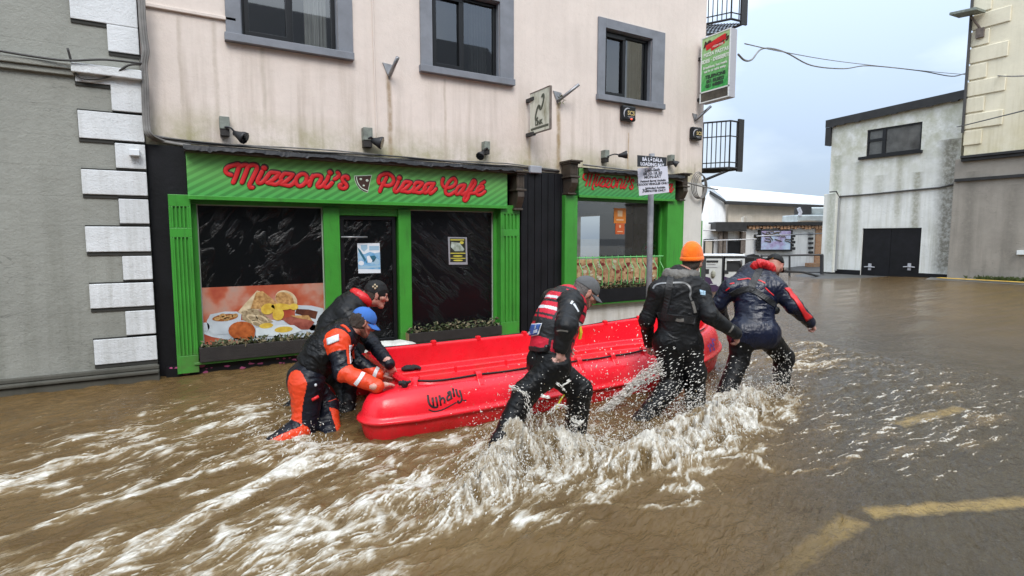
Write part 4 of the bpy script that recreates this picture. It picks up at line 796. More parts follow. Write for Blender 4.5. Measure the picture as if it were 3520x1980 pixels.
planter(pl[1]+0.01, xm0-0.05, zsl+0.002, on_y(860, 1180, YF)[2], 'long dark window box under the breakfast picture with dead plants', m_timber, 420, False, 0.07)
planter(on_y(1402, 1150, YF)[0], pr[0]-0.01, zsr+0.002, on_y(1600, 1128, YF)[2], 'dark window box with a raw timber end below the creased film', m_timber, 380, True, 0.12)
planter(ql[1]+0.01, qr[0]-0.02, zs2+0.002, on_y(2150, 988, YF)[2], 'black window box full of leaves below the pizza picture', m_black, 900, False, 0.13)
# sandbags at the door
m_bag = M_('white_woven_sack', (0.58, 0.57, 0.52), 0.7, var=0.2, var_scale=8, bump=0.5, bump_scale=14)
for i, (px, py, Y, lab) in enumerate(((1325, 1182, YF-0.25, 'white sandbag lying at the café door nearer the stern'), (1372, 1180, YF-0.3, 'white sandbag lying at the café door beside the window box'))):
    c = on_y(px, py, Y); c[2] -= 0.12; b = MB(); b.ball((0, 0, 0), 0.30, 0.22, 0.16, 24, 14); V = np.array(b.v)
    V *= (1+0.10*noise3(V[:, 0]*6+i*9, V[:, 1]*6, V[:, 2]*6))[:, None]; b.v = [tuple(v+c) for v in V]; tag(b.build('sandbag', m_bag, smooth=True), lab, 'sandbag', 'sandbags at the café door')

# ---------------------------------------------------------------- loading bay sign on its pole
tp = 8.8; pp = at(2229, 1060, tp); pole_t = at(2229, 536, tp)
lb = thing('street_sign', 'grey pole with black and white loading bay plates in front of the second shopfront', 'street sign', (pp[0], pp[1], -0.5))
b = MB(); b.tube([(pp[0], pp[1], -0.55), (pp[0], pp[1], 1.2), (pp[0]-0.004, pp[1], pole_t[2])], 0.046, 12); b.build('pole', M_('grey_painted_pole', (0.22, 0.22, 0.235), 0.5, var=0.3, var_scale=7), lb, smooth=True)
def plate(q, tl, tr, mt, nm):
    (x0, y0), (x1, y1), (x2, y2), (x3, y3) = q; P = [at(x0, y0, tl), at(x1, y1, tr), at(x2, y2, tr), at(x3, y3, tl)]
    n = np.cross(P[1]-P[0], P[3]-P[0]); n /= np.linalg.norm(n); n = n if np.dot(n, FWD) > 0 else -n
    b = MB(); b.prism(P, n*0.004); return b.build(nm, mt, lb, bevel=0.0015), P, n
m_pw = M_('white_sign_plate', (0.62, 0.63, 0.70), 0.4); m_pb = M_('black_sign_plate', (0.015, 0.015, 0.018), 0.4); m_ink = M_('sign_ink', (0.03, 0.03, 0.035), 0.5)
o_, P, n_ = plate([(2191, 533), (2292, 541), (2291, 573), (2191, 573)], 8.12, 8.36, m_pb, 'sign_plate')
def plate_text(P, n, body, u, v, size, mt, sp=1.0, bold=0.0):
    o = P[0]+(P[1]-P[0])*u+(P[3]-P[0])*v-n*0.003; xa = P[1]-P[0]; text_mesh(body, size, frame(o, xa, P[0]-P[3]), mt, 'lettering', lb, 0.0006, 0, bold, 'CENTER', sp)
plate_text(P, n_, 'BÁ LÓDÁLA', 0.5, 0.33, 0.070, m_pw, 1, 0.0026); plate_text(P, n_, 'LOADING BAY', 0.5, 0.74, 0.067, m_pw, 1, 0.0026)
o_, P, n_ = plate([(2191, 579), (2294, 571), (2300, 661), (2197, 673)], 8.38, 8.16, m_pw, 'sign_plate')
for body, v, s_ in (('Luan-Sath', 0.10, 0.058), ('08.30-18.30', 0.225, 0.06), ('MON-SAT', 0.345, 0.058), ('Feithiclí Earraí Amháin', 0.49, 0.042), ('GOODS VEHICLES ONLY', 0.60, 0.042)): plate_text(P, n_, body, 0.5, v, s_, m_ink, 1, 0.0016)
plate_text(P, n_, 'Nóiméad Amháin', 0.56, 0.745, 0.042, m_ink, 1, 0.0014); plate_text(P, n_, 'MINUTES ONLY', 0.57, 0.85, 0.042, m_ink, 1, 0.0014); plate_text(P, n_, '30', 0.2, 0.83, 0.076, m_ink, 1, 0.0018)
# ================================================================ white store and cream house across the junction
XWH = 26.73
def px_(x, y, dX=0.0): return on_x(x, y, XWH+dX)
m_store = wall_mat('stained_white_render', (0.78, 0.78, 0.74), (0.43, 0.42, 0.31), -0.2, 6.5, blotch=0.20, axis=1, cracks=0.6, drips=[(10.75, 0.55, 5.6, 0.2, (0.13, 0.115, 0.08), 0.85), (11.9, 0.25, 4.4, 0.6, (0.26, 0.25, 0.18), 0.8), (12.6, 0.2, 5.2, 2.4, (0.34, 0.33, 0.24), 0.7), (14.3, 0.25, 5.1, 1.2, (0.36, 0.36, 0.27), 0.7), (15.3, 0.3, 5.5, 0.8, (0.36, 0.37, 0.28), 0.8), (13.4, 0.3, 4.4, 3.4, (0.36, 0.36, 0.28), 0.6)], moss=(5.9, 3.6, (0.42, 0.42, 0.30)))
m_bit = M_('black_bitumen', (0.018, 0.017, 0.017), 0.55, var=0.5, var_scale=3, bump=0.3, bump_scale=10)
def boxX(w, ya, yb, z0, z1, d0=-0.02, d1=0.0): return w.box(XWH+d0, XWH+d1, min(ya, yb), max(ya, yb), z0, z1)
yl, yr_ = px_(2848, 700)[1], px_(3290, 700)[1]; zl_t, zr_t = px_(2856, 430)[2], px_(3300, 335)[2]
st = thing('white_store', 'stained white two-storey store with black double doors and a wide upper window', 'building', (XWH, (yl+yr_)/2, 0))
wy0, wy1 = px_(2979, 495)[1], px_(3168, 470)[1]; wz0, wz1 = px_(3073, 527)[2], px_(3073, 433)[2]; dy0, dy1 = px_(2960, 880)[1], px_(3162, 880)[1]; dz1 = px_(3060, 784)[2]
b = MB()
def wl_(ya, yb, z0, z1):                                      # wall piece, top follows the sloping parapet when z1 is None
    ya, yb = min(ya, yb), max(ya, yb); zf = lambda y: z1 if z1 is not None else zl_t+(zr_t-zl_t)*(y-yl)/(yr_-yl)
    b.hexa([(XWH, ya, z0), (XWH+0.3, ya, z0), (XWH+0.3, yb, z0), (XWH, yb, z0), (XWH, ya, zf(ya)), (XWH+0.3, ya, zf(ya)), (XWH+0.3, yb, zf(yb)), (XWH, yb, zf(yb))])
wl_(yl, dy0, -1, wz0); wl_(dy0, dy1, dz1, wz0); wl_(dy1, yr_, -1, wz0); wl_(yl, wy0, wz0, wz1); wl_(wy1, yr_, wz0, wz1); wl_(yl, yr_, wz1, None)
b.box(XWH+0.301, XWH+8, yl-0.3, yl, -1, zl_t); b.box(XWH+0.301, XWH+8, yr_, yr_+0.3, -1, zl_t)
b.build('wall', m_store, st)
b = MB(); b.box(XWH+0.5, XWH+0.6, yr_, yl, -1, 7); b.build('room_wall', m_dark, st)
b = MB(); y_ = np.linspace(yl+0.25, yr_-0.05, 26); zt_ = lambda y: zl_t+(zr_t-zl_t)*(y-yl)/(yr_-yl)
rr = random.Random(8)
for i in range(25):
    a, c = y_[i], y_[i+1]; j = rr.uniform(0, 0.12)
    b.hexa([(XWH-0.16, c, zt_(c)-0.10-j*0.4), (XWH+0.35, c, zt_(c)-0.02), (XWH+0.35, a, zt_(a)-0.02), (XWH-0.16, a, zt_(a)-0.10-j*0.4), (XWH-0.16, c, zt_(c)+0.24), (XWH+8, c, zt_(c)+0.20), (XWH+8, a, zt_(a)+0.20), (XWH-0.16, a, zt_(a)+0.24)])
b.box(XWH-0.12, XWH+0.3, yl+0.001, yl+0.26, zl_t-0.95, zl_t-0.12)
b.build('roof_edge', m_bit, st)
m_pipe = M_('dark_gutter', (0.05, 0.05, 0.05), 0.5)
b = MB(); t_ = 0.07; ym_ = px_(3036, 500)[1]
boxX(b, wy0, wy1, wz1-t_, wz1, 0.04, 0.12); boxX(b, wy0, wy1, wz0, wz0+t_, 0.04, 0.12); boxX(b, wy0, wy0-t_, wz0+t_, wz1-t_, 0.041, 0.119); boxX(b, wy1, wy1+t_, wz0+t_, wz1-t_, 0.041, 0.119); boxX(b, ym_-t_, ym_+t_, wz0+t_, wz1-t_, 0.041, 0.119); boxX(b, wy0-t_, ym_+t_, (wz0+wz1)/2+0.05, (wz0+wz1)/2+0.16, 0.042, 0.118)
wf = b.build('window', m_frame, st)
b = MB(); b.quad((XWH+0.09, wy0, wz0), (XWH+0.09, wy1, wz0), (XWH+0.09, wy1, wz1), (XWH+0.09, wy0, wz1)); b.build('pane', M_('grimy_pane', (0.09, 0.09, 0.085), 0.15, var=0.5, var_scale=2, bump=0.15, bump_scale=6), wf)
b = MB(); boxX(b, wy0+0.28, wy1-0.08, wz0-0.12, wz0-0.003, -0.12, 0.04); b.build('window_sill', m_frame, st)
b = MB(); ymid = (dy0+dy1)/2; boxX(b, dy0, ymid+0.005, -0.6, dz1, 0.06, 0.12); boxX(b, ymid-0.005, dy1, -0.6, dz1, 0.06, 0.12)
zk = px_(3060, 935)[2]
dd = b.build('double_door', m_black, st, bevel=0.006)
for px in (2988, 3124):
    c = px_(px, 918); b = MB(); b.tube([(XWH+0.01, c[1]-0.22, c[2]), (XWH-0.01, c[1], c[2]+0.02), (XWH+0.01, c[1]+0.22, c[2])], 0.025, 6); b.box(XWH+0.02, XWH+0.06, c[1]-0.06, c[1]+0.06, c[2]-0.14, c[2]+0.16); b.build('handle', m_sgrey, dd)
b = MB(); zpl = px_(3230, 942)[2]; boxX(b, yl+0.1, dy0, -1, px_(2900, 930)[2]+0.05, -0.05, -0.002); b.build('plinth', m_black, st); b = MB(); boxX(b, dy1, yr_+0.1, -1, zpl, -0.05, -0.002); b.build('plinth', m_black, st)
b = MB(); y0_, y1_ = px_(2838, 800)[1], px_(2880, 800)[1]; boxX(b, y0_, y1_, px_(2850, 935)[2], px_(2850, 668)[2], -0.30, -0.003); b.build('pilaster', m_store, st, bevel=0.02)
b = MB(); P = [px_(2852, 660, -0.32), px_(2875, 658, -0.32), px_(2884, 676, -0.05), px_(2990, 668, -0.05), px_(3120, 655, -0.05), px_(3230, 645, -0.05), px_(3290, 630, -0.05), px_(3340, 620, -0.3), px_(3520, 603, -0.3)]; b.tube(P, 0.035, 6)
b.build('cable', m_cable, st)
b = MB(); b.tube([px_(2883, 680, -0.06), px_(2872, 930, -0.06)], 0.06, 8); b.build('downpipe', M_('grey_pipe', (0.27, 0.28, 0.28), 0.5), st)

m_cream = wall_mat('cream_ashlar_paint', (0.80, 0.73, 0.56), (0.46, 0.39, 0.22), 3, 10, blotch=0.12, moss=(4.2, 6.2, (0.56, 0.48, 0.26)))
m_taupe = wall_mat('taupe_render', (0.33, 0.295, 0.25), (0.17, 0.155, 0.13), -1, 4.5, blotch=0.25, axis=1, cracks=0.8, drips=[(9.9, 0.3, 4.2, 0.4, (0.20, 0.18, 0.15), 0.8), (8.6, 0.3, 3.6, 0.3, (0.20, 0.18, 0.15), 0.7), (7.9, 0.12, 1.8, 0.2, (0.09, 0.085, 0.08), 0.8)])
ch = thing('cream_house', 'cream painted upper house over a taupe ground floor at the edge of the street', 'building', (XWH-0.3, 5, 0))
yk = px_(3322, 400, -0.3)[1]; zk0 = px_(3410, 536, -0.3)[2]; zk1 = px_(3410, 612, -0.3)[2]; XK = XWH-0.30
b = MB(); b.box(XK, XK+8, -14, yk, zk0, 16); b.build('upper_wall', m_cream, ch)
b = MB(); b.box(XK-0.02, XK+8, -14, yk+0.25, -1, zk0-0.001); b.build('lower_wall', m_taupe, ch)
b = MB(); b.box(XK-0.22, XK-0.001, -14, yk+0.02, zk0+0.0, zk0+0.10); b.box(XK-0.15, XK-0.001, -14, yk+0.02, zk0-0.12, zk0-0.002); b.build('cornice', m_bit, ch, bevel=0.01)
b = MB(); b.box(XK-0.12, XK-0.021, -14, yk+0.2, zk1-0.05, zk1+0.06); b.build('string_course', m_bit, ch)
zz = zk0+0.5; k = 0
while zz < 15:                                                  # raised corner blocks
    wq = 1.15 if k % 2 else 0.55; b = MB(); b.box(XK-0.05, XK-0.001, yk-wq, yk+0.03, zz, zz+0.56); b.build('quoin', m_cream, ch, bevel=0.03); zz += 0.62; k += 1
b = MB(); c = px_(3505, 866, -0.3); b.box(XK-0.12, XK-0.021, c[1]-2, c[1]+0.05, c[2]-0.1, c[2]+0.06); b.build('window_sill', m_swhite, ch, bevel=0.01)
b = MB(); b.box(XK-0.03, XK-0.021, c[1]-2, c[1]-0.25, c[2]+0.07, c[2]+1.9); b.build('window', m_surround, ch)
b = MB(); b.tube([(XK-0.10, yk+0.05, 15), (XK-0.10, yk+0.05, zk0+1)], 0.05, 8); b.build('downpipe', m_cable, ch)
lp_ = thing('wall_lamp', 'flat wall lamp on the corner of the cream house near the top', 'lamp'); c = px_(3345, 55, -0.5)
b = MB(); b.tube([(XK-0.02, c[1]-0.2, c[2]-0.5), (XK-0.35, c[1], c[2]-0.05)], 0.04, 6); b.box(XK-0.16, XK-0.051, c[1]-0.35, c[1]-0.1, c[2]-0.85, c[2]-0.5); b.build('bracket', m_rust, lp_)
b = MB(); b.prism([(XK-0.9, c[1]-0.35, c[2]-0.02), (XK-0.9, c[1]+0.5, c[2]+0.06), (XK-0.1, c[1]+0.5, c[2]+0.10), (XK-0.1, c[1]-0.35, c[2]+0.02)], (0, 0, 0.10)); b.build('lamp_head', m_box, lp_, bevel=0.01)
# pavement and yellow line still clear of the flood at the foot of the taupe wall
z_k = 0.06
m_pave = M_('wet_pavement', (0.13, 0.125, 0.115), 0.35, var=0.3, var_scale=2, bump=0.2, bump_scale=30)
b = MB(); b.hexa([(XK-1.4, -14, -1), (XK+0.5, -14, -1), (XK+0.5, yk+1.0, -1), (XK-1.2, yk+0.5, -1), (XK-1.4, -14, z_k), (XK+0.5, -14, z_k+0.12), (XK+0.5, yk+1.0, z_k-0.05), (XK-1.2, yk+0.5, z_k-0.06)])
tag(b.build('pavement', m_pave), kind='structure')
b = MB(); b.hexa([(XK-1.05, -14, z_k+0.025), (XK-0.85, -14, z_k+0.034), (XK-0.62, yk+0.2, z_k+0.0), (XK-0.80, yk+0.3, z_k-0.01), (XK-1.05, -14, z_k+0.036), (XK-0.85, -14, z_k+0.045), (XK-0.62, yk+0.2, z_k+0.012), (XK-0.80, yk+0.3, z_k+0.002)])
m_yline = M_('yellow_road_paint', (0.62, 0.38, 0.06), 0.6, var=0.3, var_scale=6)
tag(b.build('road_marking', m_yline), kind='structure')
b = MB(); rr = random.Random(5)
for k in range(260):
    y_ = yk-1.6+rr.gauss(0, 0.45); x_ = XK-0.1-abs(rr.gauss(0, 0.12)); h_ = rr.uniform(0.04, 0.16); b.quad((x_, y_, 0.05), (x_+0.02, y_+0.03, 0.05), (x_+rr.gauss(0, .05), y_+rr.gauss(0, .06), 0.08+h_), (x_-0.02, y_-0.02, 0.08+h_*0.5))
tag(b.build('weed', m_weed), 'low green weeds at the foot of the taupe wall', 'plant')

# overhead wires between the two sides of the street
cable('cable', [at(2538, 187, 11.2), at(2560, 207, 12), at(2585, 204, 13), at(2625, 166, 14.5), at(2700, 180, 17), at(2790, 225, 19.5), at(2900, 236, 21), at(2990, 226, 22.5), at(3160, 243, 24), at(3270, 262, 24), at(3330, 252, 23), at(3460, 262, 20), at(3560, 258, 17)], 0.022, 'thick grey wire looping across the street from the green sign', m_cable2)
cable('cable', [at(2560, 150, 11.5), at(2700, 180, 15), at(2900, 213, 20), at(3200, 246, 24), at(3340, 258, 25)], 0.012, 'thin grey wire crossing the sky to the cream house', m_cable2)
cable('cable', [px_(3290, 436, -0.1), at(3310, 432, 21), at(3420, 405, 18.5), at(3560, 370, 15)], 0.02, 'black wire running from the store corner over the cream wall', m_cable)

# ================================================================ buildings at the back of the junction
FH = np.array([FWD[0], FWD[1], 0]); FH /= np.linalg.norm(FH)
def fp(x, y, t):                                                # pixel onto the upright plane facing the camera, t metres out
    d = ray(x, y); return EYE+d*(t/np.dot(d, FH))
def fbox(w, x0, y0, x1, y1, t, d=0.3):                          # box whose face fills a pixel rectangle on that plane
    P = [fp(x0, y1, t), fp(x1, y1, t), fp(x1, y0, t), fp(x0, y0, t)]; P[1][2] = P[0][2]; P[3][2] = P[2][2]; P[3][:2] = P[0][:2]; P[2][:2] = P[1][:2]
    return w.prism(P, FH*d)
m_rubble = wall_mat('cream_rubble_wall', (0.52, 0.46, 0.38), (0.38, 0.32, 0.25), 0, 8, blotch=0.25, tex=2)
m_wpaint = wall_mat('white_painted_stone', (0.88, 0.88, 0.87), (0.5, 0.5, 0.48), 0, 5, blotch=0.12, tex=2)
m_brick = Mat('orange_brick', (0.40, 0.19, 0.08), 0.8); _b = m_brick.N.new('ShaderNodeTexBrick'); _b.inputs['Scale'].default_value = 3; _b.inputs['Color1'].default_value = (0.42, 0.19, 0.08, 1); _b.inputs['Color2'].default_value = (0.50, 0.28, 0.14, 1); _b.inputs['Mortar'].default_value = (0.4, 0.34, 0.28, 1)
m_brick.lk(m_brick.mapping((1, 1, 1), (math.pi/2, 0, yaw-math.pi/2)), _b.inputs['Vector']); m_brick.col = _b.outputs['Color']; m_brick = m_brick.done()
m_zinc = M_('pale_metal_roof', (0.80, 0.84, 0.88), 0.35, var=0.05, var_scale=1)
sh_ = thing('stone_hall', 'cream rubble hall with a long pale metal roof behind the white annex', 'building', fp(2640, 900, 44))
b = MB(); fbox(b, 2494, 690, 2850, 1000, 44, 9); b.build('wall', m_rubble, sh_)
P = [fp(2410, 655, 41), fp(2494, 690, 43.6)]
b = MB(); p_ = [fp(2412, 700, 40.5), fp(2494, 700, 44), fp(2494, 1000, 44), fp(2412, 1000, 40.5)]; g_ = fp(2445, 655, 42.2); b.prism([p_[3], p_[2], p_[1], fp(2445, 655, 42.0), p_[0]], FH*0.3); b.build('gable', m_wpaint, sh_)
b = MB(); e0, e1, r0, r1 = fp(2494, 690, 43.4), fp(2900, 708, 43.4), fp(2440, 645, 47.5), fp(2900, 688, 49); b.prism([e0, e1, r1, r0], (0, 0, 0.14)); b.build('roof', m_zinc, sh_)
b = MB(); b.prism([fp(2494, 691, 43.3), fp(2900, 709, 43.3), fp(2900, 716, 43.3), fp(2494, 702, 43.3)], FH*0.2); b.prism([fp(2442, 655, 41.5), fp(2494, 688, 43.3), fp(2494, 697, 43.3), fp(2442, 664, 41.5)], FH*0.2); b.build('eaves', m_bit, sh_)
an = thing('white_annex', 'low white painted stone annex with a black doorway and a framed mural', 'building', fp(2620, 930, 34))
b = MB(); fbox(b, 2405, 770, 2795, 1010, 34, 4); b.build('wall', m_wpaint, an)
b = MB(); fbox(b, 2795, 785, 2870, 1010, 33.9, 4); b.build('brick_wall', m_brick, an)
b = MB(); fbox(b, 2780, 905, 2870, 1010, 33.2, 0.6); b.build('brick_wall', m_brick, an)
b = MB(); fbox(b, 2459, 763, 2567, 795, 33.2, 1.2); b.build('canopy', m_bit, an)
b = MB(); fbox(b, 2567, 763, 2870, 775, 33.6, 0.8); b.build('parapet', m_bit, an)
b = MB(); rr = random.Random(9)
for k in range(22):
    x_ = 2575+k*12; fbox(b, x_, 774+rr.uniform(0, 4), x_+9, 783+rr.uniform(0, 6), 33.7, 0.3)
b.build('broken_brickwork', m_brick, an)
b = MB(); fbox(b, 2468, 796, 2478, 990, 33.5, 0.3); fbox(b, 2486, 796, 2500, 870, 33.7, 0.3); fbox(b, 2546, 796, 2562, 870, 33.7, 0.3); b.build('door_frame', m_rust, an)
b = MB(); fbox(b, 2500, 828, 2546, 872, 33.8, 0.2); b.build('dark_door', m_black, an)
b = MB(); fbox(b, 2420, 822, 2452, 880, 33.85, 0.15); b.build('window', m_bit, an); b = MB(); fbox(b, 2424, 830, 2447, 875, 33.8, 0.05); b.build('pane', m_rubble, an)
b = MB(); fbox(b, 2610, 790, 2722, 864, 33.7, 0.3)
for k in range(5):
    fbox(b, 2598+(k % 2)*5, 806+k*11, 2610, 815+k*11, 33.71, 0.28); fbox(b, 2722, 806+k*11, 2734-(k % 2)*5, 815+k*11, 33.71, 0.28); fbox(b, 2784, 800+k*16, 2796, 808+k*16, 33.8, 0.2)
mf = b.build('mural_frame', m_bit, an)
b = MB(); rr = random.Random(21)
for k in range(14):
    x_, y_ = rr.uniform(2618, 2700), rr.uniform(796, 830); b.tube([fp(x_, y_, 33.63), fp(x_+rr.uniform(6, 20), y_+rr.uniform(-4, 8), 33.63), fp(x_+rr.uniform(16, 30), y_+rr.uniform(-6, 16), 33.63)], 0.03, 4)
b.build('mural_branches', m_rust, mf)
m_mural = Mat('mural_paint', (0.5, 0.6, 0.8), 0.5); _n = m_mural.noise(1.3, 5, 0.6); m_mural.col = m_mural.ramp(_n, [(0.3, (0.10, 0.09, 0.14)), (0.42, (0.42, 0.34, 0.55)), (0.56, (0.50, 0.62, 0.80)), (0.7, (0.70, 0.78, 0.88))]); m_mural = m_mural.done()
b = MB(); fbox(b, 2616, 794, 2716, 858, 33.66, 0.03); b.build('mural', m_mural, mf)
b = MB()
for (x0, y0, x1, y1) in ((2636, 836, 2646, 858), (2640, 828, 2650, 840), (2664, 826, 2674, 858), (2672, 838, 2690, 846), (2684, 842, 2694, 858), (2650, 846, 2662, 858), (2616, 848, 2628, 858), (2700, 852, 2716, 858)): fbox(b, x0, y0, x1, y1, 33.62+0.002*x0/100, 0.03)
b.build('mural_figure', m_bit, mf)
m_ac = M_('silver_ductwork', (0.42, 0.46, 0.46), 0.35, metal=0.5, var=0.3, var_scale=2)
ac = thing('roof_duct', 'silver ductwork and plant boxes on the annex roof beside the white store', 'ductwork')
b = MB(); fbox(b, 2738, 738, 2870, 762, 36, 2); fbox(b, 2790, 712, 2870, 738, 37, 2); b.build('duct', m_ac, ac, bevel=0.08); b = MB(); fbox(b, 2756, 710, 2788, 738, 36.5, 1); b.build('plant_box', m_bit, ac)
b = MB(); b.tube([fp(2745, 715, 36), fp(2752, 730, 36), fp(2748, 742, 36)], 0.12, 8); b.build('pipe', m_sgrey, ac)
b = MB(); fbox(b, 2566, 742, 2584, 770, 34.5, 0.6); fbox(b, 2556, 746, 2564, 766, 34.6, 0.4); tag(b.build('chimney_pot', m_rubble), 'stub of a stone chimney at the end of the black canopy', 'chimney')
# railing of black posts and the grey handrails
rl = thing('railing', 'black steel railing standing in the flood before the annex', 'railing'); m_rail = M_('black_rail_paint', (0.03, 0.03, 0.032), 0.5)
b = MB(); b.tube([fp(2616, 879, 26), fp(2829, 876, 26)], 0.05, 6); b.tube([fp(2700, 932, 24), fp(2760, 936, 24.5), fp(2826, 953, 25.5)], 0.05, 6); b.tube([fp(2616, 938, 27), fp(2700, 936, 27), fp(2826, 936, 27)], 0.03, 6); b.build('rail', m_rail, rl)
for px, r_, yb in ((2825, 0.09, 990), (2714, 0.05, 960), (2618, 0.05, 960)): b = MB(); b.tube([fp(px, 876, 26), fp(px, yb, 26)], r_, 6); b.build('post', m_rail, rl)
rl2 = thing('handrail', 'thin grey handrails in front of the annex doorway', 'railing')
b = MB(); b.tube([fp(2418, 828, 30), fp(2600, 822, 30)], 0.035, 6); b.tube([fp(2600, 812, 30), fp(2835, 802, 30)], 0.035, 6); b.tube([fp(2418, 792, 30), fp(2460, 792, 30)], 0.035, 6)
b.build('rail', m_metal, rl2)
for px in (2498, 2594): b = MB(); b.tube([fp(px, 824, 30), fp(px, 930, 30)], 0.03, 6); b.build('post', m_metal, rl2)
# solar litter bins
m_binw = M_('pale_bin_panel', (0.56, 0.57, 0.56), 0.45, var=0.12, var_scale=3); m_purp = M_('purple_bin_panel', (0.055, 0.03, 0.075), 0.4); m_bind = M_('bin_charcoal', (0.022, 0.022, 0.024), 0.45)
def litter_bin(x0, x1, yt, t, lab, slot, extra):
    k = thing('litter_bin', lab, 'litter bin', fp((x0+x1)/2, 1100, t), 'solar litter bins')
    b = MB(); fbox(b, x0, yt, x1, 1130, t, 0.75); b.build('cabinet', m_bind, k, bevel=0.02)
    b = MB(); fbox(b, x0+5, yt+8, x1-3, 1010, t-0.02, 0.018); fp_ = b.build('front_panel', m_binw, k)
    b = MB(); P = [fp(x, y, t-0.03) for x, y in ((x0+5, 950), (x0+22, 955), (x0+32, 975), (x1-10, 985), (x1-3, 978), (x1-3, 1100), (x0+5, 1100))]; b.prism(P, FH*0.009); b.build('purple_panel', m_purp, k)
    b = MB(); fbox(b, x0-2, yt-6, x1+2, yt, t-0.03, 0.85); b.build('lid', m_zinc, k, bevel=0.02)
    b = MB()
    if slot == 'slot': fbox(b, x0+10, yt+14, x1-12, yt+21, t-0.035, 0.012); fbox(b, x0+5, yt+44, x0+18, yt+60, t-0.035, 0.012)
    else: fbox(b, x0+14, yt+14, x1-8, yt+52, t-0.035, 0.012); fbox(b, x0+5, yt+48, x0+20, yt+60, t-0.0355, 0.012)
    b.build('opening', m_bind, k)
    if slot != 'slot': b = MB(); b.tube([fp(x0+16, yt+15, t-0.08), fp(x1-16, yt+14, t-0.12), fp(x1-11, yt+20, t-0.12), fp(x1-9, yt+36, t-0.06)], 0.02, 6); b.build('handle', m_metal, k)
    else:
        b = MB(); c = fp((x0+x1)/2+2, 942, t-0.04); b.ball(c, 0.07, 0.07, 0.12); b.build('recycling_emblem', M_('bin_emblem', (0.33, 0.33, 0.27), 0.5), k)
        b = MB(); fbox(b, x0+12, yt+26, x1-20, yt+28, t-0.035, 0.012); fbox(b, x0+8, yt+36, x1-14, yt+38, t-0.035, 0.012); c = fp(x0+14, 978, t-0.045); b.ball(c, 0.035, 0.012, 0.035); fbox(b, x0+22, 976, x1-16, 979, t-0.045, 0.01); b.build('print_line', m_sgrey, k)
    if extra:
        p = [fp(x1, yt+6, t), fp(x1+56, yt+6, t+0.75), fp(x1+56, 1120, t+0.75), fp(x1, 1120, t)]; b = MB(); b.prism(p, np.cross(p[3]-p[0], p[1]-p[0])/np.linalg.norm(np.cross(p[3]-p[0], p[1]-p[0]))*0.3); b.build('side_cabinet', m_bind, k)
        n_ = np.cross(p[3]-p[0], p[1]-p[0]); n_ /= np.linalg.norm(n_); q = [fp(x1+8, yt+16, t+0.1)-n_*0.02, fp(x1+50, yt+16, t+0.65)-n_*0.02, fp(x1+50, 1000, t+0.65)-n_*0.02, fp(x1+8, 1000, t+0.1)-n_*0.02]; b = MB(); b.prism(q, n_*0.015); b.build('side_panel', M_('white_bin_notice', (0.62, 0.65, 0.72), 0.5), k)
        P = [fp(x1-2, yt+6, t-0.02), fp(x1+10, yt-4, t+0.2), fp(x1+30, yt-8, t+0.4), fp(x1+50, yt-3, t+0.65), fp(x1+58, yt+6, t+0.77)]; b = MB(); b.prism(P, FH*0.1); b.build('hood', m_bind, k)
litter_bin(2419, 2481, 881, 17, 'litter bin with a thin letter slot beside the pink building corner', 'slot', False)
litter_bin(2484, 2559, 881, 17, 'litter bin with a wide hooded opening behind the navy jacket', 'hood', True)

# terrace on the near side of the street, seen only in the window glass
tr = thing('terrace_house', 'dark rendered terrace house reflected in the upper window panes', 'building', (2, -6, 0))
b = MB(); b.box(-16, 13, -12, -6.5, -0.6, 8.2); b.build('wall', M_('charcoal_render', (0.07, 0.072, 0.078), 0.8, var=0.2), tr)
b = MB(); b.prism([(-16.2, -6.3, 8.2), (-16.2, -9.3, 11), (-16.2, -12.2, 8.2)], (29.4, 0, 0)); b.build('roof', M_('slate', (0.05, 0.052, 0.058), 0.6), tr)
for k in range(8):
    for z_ in (1.0, 4.6):
        x_ = -14+k*3.4; b = MB(); b.box(x_, x_+1.3, -6.499, -6.44, z_, z_+2.0); b.build('window', m_swhite, tr); b = MB(); b.box(x_+0.15, x_+1.15, -6.439, -6.42, z_+0.15, z_+1.85); b.build('pane', m_glass, tr)
# ================================================================ red moulded boat
BX0, BX1, BYC, BW = 1.155, 6.12, 5.263, 0.978
def outline(d, inner=False):
    """plan of one level of the moulding; the stern has two round-ended floats with the transom set in between them"""
    x0, x1, w = BX0, BX1-1.15*d, BW-d; xb = 3.7; half = []
    if inner:
        xi = x0+0.27+d; r = max(0.34-0.5*d, 0.06)
        for k in range(5): half.append((xi, (w-r)*k/4))
        for k in range(1, 15): a = math.pi/2*k/14; half.append((xi+r-r*math.cos(a), w-r+r*math.sin(a)))
        xs0 = xi+r
    else:
        for k in range(5): half.append((x0+0.36+min(d, 0.1), 0.41*k/4))
        f = max(1-max(d, -0.03)/0.30, 0.45)
        for x, y in catmull([(0.38, 0.46), (0.26, 0.485), (0.14, 0.525), (0.05, 0.61), (0.005, 0.72), (0.02, 0.82), (0.08, 0.905), (0.20, 0.962), (0.36, 0.978)], 2)[:14]:
            half.append((x0+x+d, 0.74+(y-0.74)*f))
        xs0 = x0+0.36+d
    for k in range(1, 25): half.append((xs0+(xb-xs0)*k/25, w))
    for k in range(25):
        a = math.pi/2*k/24; half.append((xb+(x1-xb)*math.sin(a)**(2/2.3), w*max(math.cos(a), 0)**(2/2.3)))
    pts = [(x, BYC-y) for x, y in half]+[(x, BYC+y) for x, y in reversed(half[1:-1])]
    return pts
